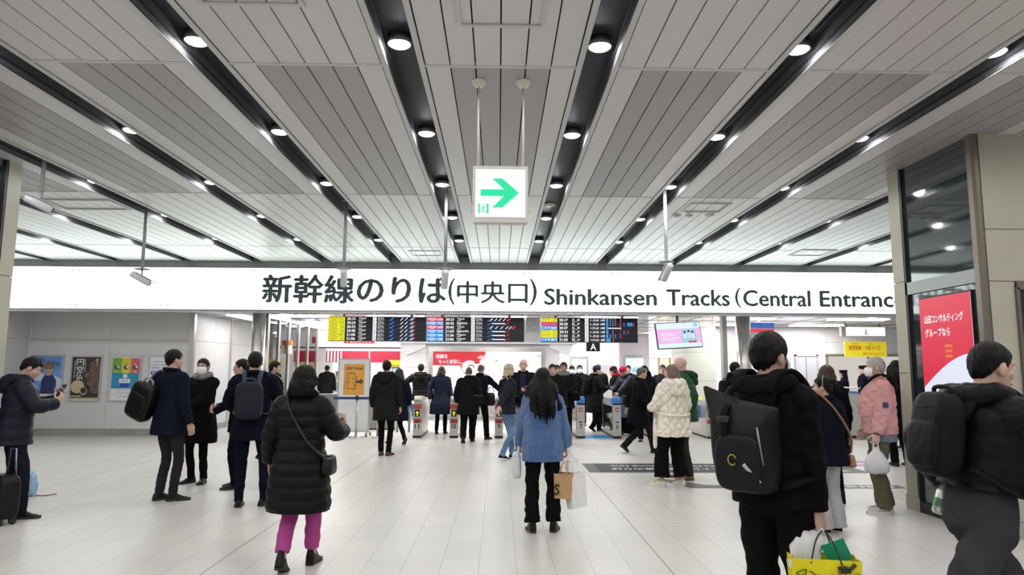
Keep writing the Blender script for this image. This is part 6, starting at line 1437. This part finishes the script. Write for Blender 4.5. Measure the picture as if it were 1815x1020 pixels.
q = crowd('P22', 'person in a navy cap and long black coat turning sideways out of gate 6', 2.50, 17.98, -75, 1.70, hat='beanie', hatc=K('cap_navy', (.012, .016, .05)), coatc=CBLK2, hem=.50, bulk=.03, flare=.03, legs='normal', seed=22, lean=6, hands={'R': dict(at=(.20, .36, 1.12), curl=.6), 'L': dict(at=(-.18, .34, 1.10), curl=.6)}, poles={'R': (.6, -1, -.4), 'L': (-.6, -1, -.4)}, feet=step(.16, -.16, .06, 35, 'L'))
backpack(q, 'black backpack on the person turning out of gate 6', .28, .42, .16, CBLK, z=1.18, bulk=.03)
crowd('P23', 'person with short brown hair facing the camera behind gate 6', 2.86, 19.7, 175, 1.74, skin=SKIN3, hairc=HBROWN, coat='jacket', coatc=CBLK2, hem=.78, bulk=.03, scarf=WOOL_G, seed=23)
crowd('P24', 'woman in a dark knit cap and red scarf, facing sideways beyond gate 6', 3.20, 18.8, 80, 1.68, female=True, hat='beanie', hatc=K('plum_knit', (.03, .012, .03)), hair='mid', hairc=HBROWN, coatc=CBLK2, hem=.6, bulk=.03, scarf=RED_C, seed=24, hpitch=18, hands={'L': dict(at=(-.12, .34, 1.10), curl=.7), 'R': dict(at=(.12, .34, 1.12), curl=.7)})
q = crowd('P25', 'person in a red knit cap and navy puffer leaning over gate 6', 3.34, 17.5, 118, 1.70, hat='beanie', hatc=K('red_knit', (.50, .01, .06)), coat='jacket', coatc=PUFN, hem=.74, bulk=.05, baffle=.006, hood=CBLK2, seed=25, lean=14, hpitch=16, hands={'L': dict(at=(-.18, .50, 1.02), curl=.4), 'R': dict(at=(.18, .48, 1.02), curl=.4)})
t = thing('suitcase', 'black wheeled suitcase standing in the passage by gate 6', 'suitcase', (3.17, 16.95, 0))
m = MB(); V, F = ell_vf((0, 0, .36), (.19, .12, .30), 28, e=.35); m.add(V, F, CBLK2, True); m.obj('shell', t)
m = MB(); m.tube([(-.10, .08, .6), (-.10, .08, .95), (.10, .08, .95), (.10, .08, .6)], .009, STEEL_D, 8); m.obj('pull_handle', t)
for sx in (-.14, .14):
    for sy in (-.08, .08): m = MB(); m.cyl((sx-.012, sy, .03), (sx+.012, sy, .03), .03, BLACK, 14); m.b(sx-.018, sx+.018, sy-.015, sy+.015, .03, .085, BLACK); m.obj('wheel', t)
crowd('P47', 'person in a plain black coat filling the passage between gates 8 and 7', 1.45, 17.0, 174, 1.70, skin=SKIN, coatc=CBLK2, hem=.6, bulk=.03, seed=47)
crowd('P48', 'far person with short dark hair beyond the red knit cap', 3.75, 19.8, 170, 1.72, coatc=CGREY, bulk=.02, seed=48)
crowd('P41', 'woman with long dark hair, half hidden behind the striding black coat', 3.30, 15.5, 170, 1.68, female=True, hair='long', coatc=CBLK2, bulk=.02, seed=41)
crowd('P42', 'person with short brown hair behind the cream quilted coat', 4.15, 17.3, 160, 1.72, hairc=HBROWN, skin=SKIN3, coatc=CGREY, bulk=.02, seed=42)
q = person('P26', 'grey haired person in a long black coat striding past gate 5', 2.72, 13.4, -88, 1.68, MID, hairc=HDGREY, thick=.010, coat='coat', coatc=CBLK, hem=.62, bulk=.03, flare=.05, legs='normal', legc=CDGREY, seed=26, lean=6, hands={'R': dict(at=(.26, .12, .96), curl=.8), 'L': dict(at=(-.26, -.16, .92))}, poles={'R': (.5, -1, -.2)}, feet=step(.28, -.34, .07, 40, 'R'))
# --- couple over the floor sign
q = person('P27', 'woman in a cream quilted hooded coat, wide black trousers and chunky trainers', 2.42, 9.55, 14, 1.65, HN, female=True, hair='mid', hairc=mat('hair_ash', (.16, .11, .085), rough=.5, bump=.3, bscale=90), coat='quilted_coat', coatc=quilt('cloth_cream_quilt', (.84, .79, .66)), hem=.70, bulk=.038, flare=.04, fem=1.0, shw=.93, hoodk=1.28, hood=MATS['cloth_cream_quilt'], legs='wide', shoes=mat('trainer_white', (.66, .64, .60), rough=.6), sole=SOLEW, seed=27, hyaw=48, wr=.007, legcut=.04, hands={'L': dict(at=(-.20, .28, 1.10), curl=.6), 'R': dict(at=(.20, .24, 1.04))}, poles={'L': (-.6, -.7, -.8), 'R': (.5, -.8, -.7)}, feet={'L': (-.20, .0, 0, 38, 0), 'R': (.13, .02, 0, 16, 0)})
for k_ in 'LR':
    so = [c for c in q.root.children if c.name.startswith('shoe')]
for so in so:
    Rf, Rp, piv, o_ = q.footR['L' if so is [c for c in q.root.children if c.name.startswith('shoe')][0] else 'R']; m = MB()
    for j in range(4): V = np.array([(-.028, .055+j*.022, .088-j*.010), (0, .058+j*.022, .097-j*.010), (.028, .055+j*.022, .088-j*.010)]); vf = tube_vf(V @ Rf.T + o_, .006, 6); m.add(vf[0]*q.s, vf[1], mat('lace_neon', (.65, .85, .05), rough=.6), True)
    m.obj('lace', so)
m = MB(); R_ = ring(q, 1.045, .181+.056, .127+.060, 0, .0, 48); V, F = tube_vf(np.vstack([R_, R_[:1]])+np.array([0, 0, .0]), .013, 8); V[:, 2] += -.05*np.maximum(0, -V[:, 1]/.2)*.8; addp(m, q, (V, F), CREAM_C); m.obj('waist_belt', q.root)
tote(q, 'cream cloth sash hanging beside the cream quilted coat', (-.27, .04, .74), .05, .42, .07, CREAM_C, None, None, 'cloth_sash', cat='sash')
q = person('P28', 'bald person in a green padded jacket standing close to the cream coat', 2.75, 10.2, 72, 1.78, MID, skin=SKIN3, hair=None, coat='jacket', coatc=GREEN_C, hem=.80, bulk=.045, baffle=.009, bpitch=.10, hood=K('dark_green', (.02, .055, .035)), legs='loose', legc=K('dark_olive', (.03, .028, .02)), shoes=mat('boot_tan', (.30, .19, .10), rough=.7), sole=SOLEB, boots=True, seed=28, hpitch=14, belly=.02, hands={'L': dict(at=(-.28, -.08, .92), curl=.5)}, feet={'L': (-.13, -.05, 0, 20, 0), 'R': (.12, .05, 0, 10, 0)})
# --- people at the far gate
q = crowd('P29', 'person in a dark jacket and black backpack walking past the steel column', 4.50, 13.0, -80, 1.76, coat='jacket', coatc=CNAVY2, hem=.80, bulk=.02, scarf=CBLK2, seed=29, feet=step(.2, -.2, .08, 25, 'R')); backpack(q, 'black backpack on the person walking past the steel column', .28, .42, .14, CBLK2, z=1.18, bulk=.02)
crowd('P43', 'small far figure in grey lilac, between the ivory wall and steel column', 7.05, 21.5, 10, 1.66, coatc=K('lilac', (.16, .15, .20)), hair='short', seed=43)
# --- girl in the blue fleece
q = person('P16', 'woman with long black hair in an oversized blue fleece jacket, seen from behind', 0.44, 6.87, 4, 1.58, HN, female=True, hair='long', coat='fleece_jacket', coatc=BLUE_F, hem=.735, bulk=.034, flare=-.004, fem=.94, shw=.90, sl=(.080, .080, .084, .092, .062), legs='flare', legc=CBLK, shoes=LEATH, sole=SOLEB, boots=True, seed=16, thick=.016, wr=.008, legcut=.02, hands={'R': dict(at=(.275, .05, .80), curl=1.15), 'L': dict(at=(-.22, .20, .88), curl=1.1)}, poles={'R': (1, -.6, 0), 'L': (-.7, -.8, 0)}, feet={'L': (-.11, .0, 0, 8, 0), 'R': (.12, .02, 0, -20, 0)})
KRAFT = mat('kraft_paper', (.50, .31, .145), rough=.75, vary=.06, vscale=8); PAPW = mat('white_bag_paper', (.80, .80, .79), rough=.6)
def smark(m, U, w, h, d):
    P = catmull([(-.018, 0, -.10), (-.035, 0, -.085), (-.052, 0, -.105), (-.035, 0, -.130), (-.022, 0, -.155), (-.040, 0, -.178), (-.062, 0, -.168)], 6); P = np.array(P)*np.array([1.25, 1, 1.1]) + np.array([-.015, 0, -.02])
    k = .86+.14*(1+P[:, 2]/h); P[:, 1] = -d/2*k-.007; V, F = tube_vf(P, .0095, 8); V[:, 1] = np.clip(V[:, 1], -d/2-.010, None); m.add(U(V), F, BLACK, True)
paper_bag(q, 'brown kraft paper bag with a black letter mark, held by the blue fleece jacket', (.225, -.03, .615), .20, .26, .12, -.30, KRAFT, KRAFT, (.285, .035, .735), smark, tilt=.06)
paper_bag(q, 'white paper carrier bag behind the kraft bag by the blue fleece jacket', (.345, .06, .60), .24, .36, .11, .55, PAPW, PAPW, (.295, .045, .735), None, tilt=-.10)
tote(q, 'white tote bag at the other side of the blue fleece jacket', (-.265, .16, .68), .10, .28, .28, mat('tote_white', (.62, .65, .66), rough=.7), [(-.255, .08, .81), (-.235, .19, .90), (-.255, .25, .81)], None, 'tote_bag')
# --- big backpack man, close to the camera
q = person('P30', 'person close to the camera in black hooded jacket with a large rolltop backpack', 1.435, 3.62, -48, 1.76, .0055, hair='fringe', thick=.020, coat='jacket', coatc=K('jet', (.0045, .0045, .005), rough=.7), hem=.865, shw=.93, bulk=.010, flare=.01, hood=MATS['cloth_jet'], legs='loose', legc=CBLK, mask=True, seed=30, hyaw=-14, wr=.007, hands={'R': dict(at=(.205, .04, .845), curl=1.2), 'L': dict(at=(-.27, .18, .95), curl=.8)})
t = carried(q, 'backpack', 'large black rolltop backpack with a yellow emblem, worn close to the camera', 'backpack'); U = lambda V: np.array([q.up(v) for v in V])
ROLL = mat('rolltop_fabric', (.007, .007, .0075), rough=.45, bump=.35, bscale=12, spec=.22)
a_ = np.linspace(0, 2*PI, 40, endpoint=False); R_ = []
for z, w_, d_, y0, sl in ((.95, .18, .10, -.24, 0), (.965, .25, .16, -.25, 0), (1.02, .28, .20, -.26, 0), (1.12, .295, .22, -.27, 0), (1.20, .30, .22, -.275, 0), (1.27, .305, .20, -.28, .0), (1.305, .33, .15, -.29, .03), (1.33, .36, .10, -.30, .05), (1.345, .38, .06, -.31, .075), (1.358, .385, .038, -.315, .085), (1.362, .36, .014, -.315, .085)):
    ca, sa = np.cos(a_), np.sin(a_); x = w_/2*np.sign(ca)*np.abs(ca)**.5; y = y0+d_/2*np.sign(sa)*np.abs(sa)**.5; zz = z + sl*(np.abs(x)/(w_/2))**2*(x < 0)*1.1; R_.append(np.stack([x, y, zz], 1))
m = MB(); V, F = rings_vf(R_); addp(m, q, (U(V), F), ROLL); m.obj('main_bag', t)
m = MB(); V, F = ell_vf((.02, -.385, 1.10), (.115, .022, .13), 30, e=.5); addp(m, q, (U(V), F), ROLL); m.obj('front_pocket', t)
m = MB(); addp(m, q, strap_vf(U([(-.05, -.33, 1.365), (-.045, -.385, 1.33), (-.04, -.40, 1.27), (-.04, -.397, 1.22)]), .03, .008), CBLK2); V, F = ell_vf((-.045, -.395, 1.30), (.032, .012, .016), 16, e=.4); addp(m, q, (U(V), F), BLACK); m.obj('roll_buckle', t)
m = MB(); addp(m, q, tube_vf(U([(.125, -.395, 1.27), (.145, -.385, 1.10)]), .0045, 8), STEEL_D); m.obj('zip', t)
m = MB(); addp(m, q, strap_vf(U([(.06, -.412, 1.10), (.13, -.392, 1.02)]), .018, .004), mat('reflective', (.45, .45, .46), rough=.3)); m.obj('reflective_tab', t)
m = MB(); th_ = np.linspace(.3, 5.6, 14); addp(m, q, tube_vf(U([(.005+.020*math.cos(k), -.413, 1.115+.024*math.sin(k)) for k in th_]), .0035, 6), mat('emblem_yellow', (.35, .27, .02), rough=.5)); m.obj('emblem', t)
for s in (-1, 1): m = MB(); addp(m, q, strap_vf(U([(s*.075, -.185, 1.43), (s*.095, -.13, 1.515), (s*.112, -.0, 1.528), (s*.125, .13, 1.44), (s*.135, .178, 1.30), (s*.165, .155, 1.15), (s*.215, .03, 1.04), (s*.14, -.19, .98)]), .062, .016), CBLK2); m.obj('shoulder_strap', t)
YEL = mat('bag_yellow', (.80, .70, .0), rough=.45, vary=.05); SCRB = mat('scribble', (.03, .03, .02), rough=.6)
def scrib(m, U, w, h, d):
    r = random.Random(4)
    for i in range(5):
        x = -w*.38+i*w*.19; z = -.06
        for j in range(4):
            P = [(x+r.uniform(-.02, .03), 0, z-j*.055+r.uniform(-.022, .022)) for _ in range(6)]; P = np.array(catmull(P, 4)); k = .86+.14*(1+P[:, 2]/h); P[:, 1] = -d/2*k-.007; V, F = tube_vf(P, .0022, 6); m.add(U(V), F, SCRB, True)
    for P in ([(w*.16, 0, -.035), (w*.25, 0, -.030), (w*.33, 0, -.035), (w*.40, 0, -.012)], [(w*.20, 0, -.045), (w*.33, 0, -.045)]):
        P = np.array(P); P[:, 1] = -d/2-.005; V, F = tube_vf(P, .009, 8); m.add(U(V), F, SCRB, True)
paper_bag(q, 'yellow shopping bag covered in black handwriting, held close to the camera', (.235, -.01, .655), .31, .32, .14, .62, YEL, SCRB, (.225, .03, .765), scrib, 'shopping_bag')
t = carried(q, 'plastic_bag', 'white plastic bag with black spots stuffed inside the yellow shopping bag', 'plastic bag')
m = MB(); V, F = ell_vf((.155, -.02, .66), (.070, .045, .11), 28, rot(0, .35, .6), e=.7); V += .008*np.sin(V[:, [2, 0, 1]]*90); addp(m, q, (V, F), mat('plastic_white', (.80, .80, .80), rough=.35)); m.obj('film', t)
m = MB(); addp(m, q, strap_vf([(.165, .0, .73), (.205, .02, .76), (.225, .03, .775)], .035, .006), mat('plastic_white', (.80, .80, .80))); m.obj('handle', t)
t = carried(q, 'gift_card', 'green card sticking out of the yellow shopping bag', 'card')
m = MB(); m.box((.285, .03, .675), (.11, .006, .10), mat('card_green', (.0, .26, .13), rough=.5), rot(0, -.4, .62)); m.V = [V*q.s for V in m.V]; m.obj('sheet', t)
# --- woman with tan shoulder bag, pink jacket man and those around them
q = person('P31', 'short woman in a dark navy coat, light grey trousers and hair bun', 3.25, 6.84, 22, 1.51, MID, female=True, hair='short', bun=True, coat='coat', coatc=CNAVY2, hem=.74, bulk=.035, flare=.02, legs='wide', legc=GTROU, shoes=CBLK2, sole=mat('sole_pale', (.6, .5, .5), rough=.5), seed=31, hyaw=36, shx=.01, thick=.016, hands={'R': dict(at=(.27, .08, .90)), 'L': dict(at=(-.27, .05, .87))}, feet={'L': (-.09, .0, 0, 25, 0), 'R': (.11, .01, 0, 0, 0)})
TAN = mat('tan_leather', (.30, .155, .065), rough=.4)
m = MB(); a_ = np.linspace(-.2, PI+.2, 24); vf = tube_vf([(.090*math.cos(k), -.018, .030+.104*math.sin(k)) for k in a_], .004, 8); m.add((vf[0] @ q.Rh.T + q.hc)*q.s, vf[1], mat('headband', (.35, .36, .35), rough=.4), True); m.obj('headband', q.root)
tote(q, 'small tan leather bag on a long strap beside the light grey trousers', (.285, -.04, .78), .09, .15, .20, TAN, None, [q.up(v) for v in ((-.10, .10, 1.46), (-.105, -.03, 1.525), (-.05, -.155, 1.40), (.06, -.205, 1.22), (.17, -.19, 1.05), (.27, -.09, .88))])
q = person('P32', 'woman with dark brown hair in black, standing beyond the hair bun', 4.02, 8.35, 6, 1.64, MID, female=True, hair='bob', hairc=HBROWN, coat='coat', coatc=CBLK, hem=.55, bulk=.02, legs='slim', boots=True, seed=32)
q = person('P33', 'grey haired person in a pink blouson and khaki trousers, wearing a mask', 4.36, 7.86, 78, 1.73, HN, hair='short', hairc=HGREY, thick=.016, mask=True, coat='blouson', coatc=PINK_C, hem=.86, bulk=.040, flare=-.035, belly=.025, legs='straight', legc=KHAKI, shoes=mat('trainer_grey', (.42, .42, .42), rough=.6), sole=SOLEW, seed=33, wr=.008, hands={'L': dict(at=(-.25, .10, .88), curl=1.1), 'R': dict(at=(.25, .08, .90))}, sl=(.088, .086, .080, .076, .056), feet={'L': (-.10, .03, 0, 12, 0), 'R': (.10, -.06, 0, -10, 0)})
m = empty_mesh('shirt_tail', q.root); m_ = [(torso_vf(q, .90, .78, .012, .0)[0]*q.s, torso_vf(q, .90, .78, .012, .0)[1])]; job(m, m_, .009, 3, .004, 60, 3, (K('grey_shirt', (.17, .19, .22)),))
m = MB(); V, F = tube_vf([q.wr['L']+unit(q.el['L']-q.wr['L'])*t_ for t_ in (-.012, .028)], [.041, .043], 16); addp(m, q, (V, F), BLACK); m.obj('wristwatch', q.root)
m = MB(); V, F = ell_vf(q.sh['L']+(q.el['L']-q.sh['L'])*.72 + np.array([-.090, 0, 0]), (.006, .030, .030), 14, e=.3); addp(m, q, (V, F), mat('patch_navy', (.03, .04, .11), rough=.7)); m.obj('sleeve_patch', q.root)
t = carried(q, 'plastic_bag', 'white plastic carrier bag held by the person in the pink blouson', 'plastic bag'); PB = mat('carrier_plastic', (.72, .74, .74), rough=.3, trans=.25)
m = MB(); R_ = []; c_ = np.array([-.27, .13, 0])
for z, r1, r2 in ((.735, .02, .015), (.70, .04, .03), (.66, .075, .05), (.61, .105, .07), (.55, .125, .085), (.49, .125, .085), (.46, .10, .065), (.452, .04, .03)):
    a_ = np.linspace(0, 2*PI, 36, endpoint=False); f = 1+.06*np.sin(a_*5+z*30)+.05*np.sin(a_*9+z*50); R_.append(np.stack([c_[0]+r2*np.cos(a_)*f, c_[1]+r1*np.sin(a_)*f, np.full(36, z)+.006*np.sin(a_*4)], 1))
V, F = rings_vf(R_[::-1]); addp(m, q, (V, F), PB); m.obj('film', t)
for s in (-1, 1): m = MB(); addp(m, q, tube_vf(catmull([c_+np.array([0, s*.03, .70]), c_+np.array([.01, s*.02, .77]), c_+np.array([.015, 0, .805])], 4), .008, 8), PB); m.obj('handle', t)
tote(q, 'thin dark shoulder strap bag worn behind the pink blouson', (.24, -.10, .98), .08, .20, .18, CBLK2, None, [q.up(v) for v in ((.20, .10, 1.20), (.0, .165, 1.36), (-.105, .06, 1.50), (-.10, -.06, 1.515), (-.02, -.185, 1.36), (.16, -.17, 1.12))], 'sling_bag')
q = crowd('P38', 'dark haired person in black between the big backpack and the hair bun', 4.0, 9.35, 10, 1.60, hair='short', coatc=CBLK, bulk=.02, seed=38)
q = crowd('P39', 'woman with a high hair bun far behind the dark brown hair', 6.9, 14.2, -5, 1.62, female=True, bun=True, coatc=CBLK2, bulk=.02, seed=39)
q = crowd('P34', 'long haired person in a black coat behind the pink blouson', 6.78, 11.6, 2, 1.76, hair='long', coatc=CBLK, hem=.50, bulk=.03, seed=34)
q = crowd('P35', 'dark haired person in black beyond the pink blouson, by the column edge', 8.25, 14.2, 8, 1.72, coatc=CBLK, hem=.55, bulk=.02, seed=35)
q = crowd('P36', 'female station officer in a dark uniform cap by the ticket office', 9.72, 19.2, 55, 1.62, female=True, hat='officer', hatc=CNAVY2, hair='mid', coat='uniform', coatc=CNAVY2, hem=.80, bulk=.008, seed=36, hands={'L': dict(at=(-.05, .25, 1.28), curl=.7)}, poles={'L': (-1, -.5, -.8)})
q = crowd('P44', 'male station officer in a peaked cap, back turned, by the ticket office', 9.92, 18.5, 40, 1.74, hat='officer', hatc=CNAVY2, coat='uniform', coatc=CNAVY2, hem=.78, bulk=.02, seed=44, hyaw=25)
crowd('P45', 'shopper in a dark jacket behind the QR notice board', -5.75, 23.2, 3, 1.70, coat='jacket', coatc=CBLK2, hem=.78, bulk=.03, seed=45)
crowd('P46', 'shopper with dark hair deeper in the souvenir shop', -5.0, 24.4, -8, 1.70, coatc=CBLK2, bulk=.02, seed=46)
q = crowd('P7', 'person in a black jacket with one strap, walking past the glass partition', -3.88, 12.0, -72, 1.72, coat='jacket', coatc=CBLK2, hem=.76, bulk=.025, scarf=CBLK, legs='slim', seed=7, hyaw=-8, feet=step(.2, -.2, .08, 25, 'L')); backpack(q, 'black backpack with grey strap by the glass partition', .28, .42, .14, CBLK2, MATS['grey_webbing'], z=1.18, bulk=.025)
# --- striding man beside the stone column
q = person('P37', 'person striding past the stone column in black down jacket and charcoal trousers', 2.31, 3.32, -87, 1.79, .0055, hair='buzz', thick=.013, coat='down_jacket', coatc=PUFB, hem=1.045, bulk=.030, baffle=.006, bpitch=.11, hood=PUFB, legs='normal', legc=K('marl', (.045, .045, .050)), seed=37, lean=8, wr=.006, hands={'R': dict(at=(.27, .40, .98), curl=.7), 'L': dict(at=(-.26, .025, 1.03), d=(-.05, -.35, -.9), n=(.6, .5, -.1), curl=.9)}, poles={'R': (.5, -1, -.6), 'L': (-1, -.4, -.3)}, feet={'L': (-.085, .34, 0, 4, 0), 'R': (.085, -.76, .17, 0, 68)})
backpack(q, 'black backpack on the striding person beside the stone column', .25, .38, .14, mat('daypack', (.0055, .0055, .006), spec=.15, rough=.55, bump=.4, bscale=14), z=1.265, bulk=.03)
t = carried(q, 'drink_can', 'silver and green drink can in the hand of the striding person', 'drink can'); R_ = rot(-.35, 0, 0); c_ = q.wr['L']+np.array([.045, -.06, -.085])
CANM = mat('can_silver', (.62, .64, .62), rough=.3, metal=.6)
m = MB(); pr = [(.0, -.061), (.024, -.061), (.032, -.052), (.033, .05), (.027, .060), (.0, .058)]; m.lathe(pr, CANM, (0, 0, 0), 24); m.V = [(V @ R_.T + c_)*q.s for V in m.V]; m.obj('can_body', t)
m = MB(); a_ = np.linspace(0, 2*PI, 24, endpoint=False); vf = rings_vf([np.stack([.0336*np.cos(a_), .0336*np.sin(a_), np.full(24, z)], 1) for z in (-.030, .012)], False); m.add((vf[0] @ R_.T + c_)*q.s, vf[1], mat('can_green', (.10, .22, .09), rough=.35), True); m.obj('printed_band', t)
# --- luggage at the stone pillar
t = thing('rolling_bag', 'black wheeled business bag with raised handle beside the navy quilted jacket', 'suitcase', (-5.02, 7.22, 0), math.radians(-30))
m = MB(); V, F = ell_vf((0, 0, .27), (.19, .10, .22), 30, e=.38); m.add(V, F, LEATH, True); m.obj('main_bag', t)
m = MB(); V, F = ell_vf((0, -.10, .22), (.15, .03, .13), 26, e=.4); m.add(V, F, LEATH, True); m.obj('front_pocket', t)
m = MB(); m.tube([(-.09, .07, .45), (-.05, .07, .74), (.05, .07, .74), (.09, .07, .45)], .009, STEEL_D, 8); m.obj('pull_handle', t)
m = MB(); m.tube([(-.14, -.115, .38), (.14, -.115, .38)], .005, STEEL, 8); m.obj('zip_seam', t)
for sx in (-.13, .13): m = MB(); m.cyl((sx-.014, .05, .03), (sx+.014, .05, .03), .03, BLACK, 14); m.b(sx-.02, sx+.02, .02, .08, .03, .07, BLACK); m.obj('wheel', t)
for sx in (-.13, .13): m = MB(); m.b(sx-.015, sx+.015, -.07, -.04, 0.0, .07, BLACK); m.obj('foot', t)
t = thing('plastic_bag', 'pale blue plastic bag on the floor behind the navy quilted jacket', 'plastic bag', (-5.76, 8.75, 0))
m = MB(); V, F = ell_vf((0, 0, .15), (.10, .08, .15), 26, e=.8); V[:, :2] *= (1.15-V[:, 2:3]*1.6); V += .008*np.sin(V[:, [2, 0, 1]]*60); V[:, 2] = np.maximum(V[:, 2], 0); m.add(V, F, mat('plastic_blue', (.30, .48, .70), rough=.4), True); m.obj('film', t)
m = MB(); m.tube(catmull([(.08, 0, .012), (.20, -.02, .008), (.32, .03, .02)], 5), .006, mat('cord_red', (.25, .06, .06), rough=.6), 8); m.obj('cord', t)
run_jobs()
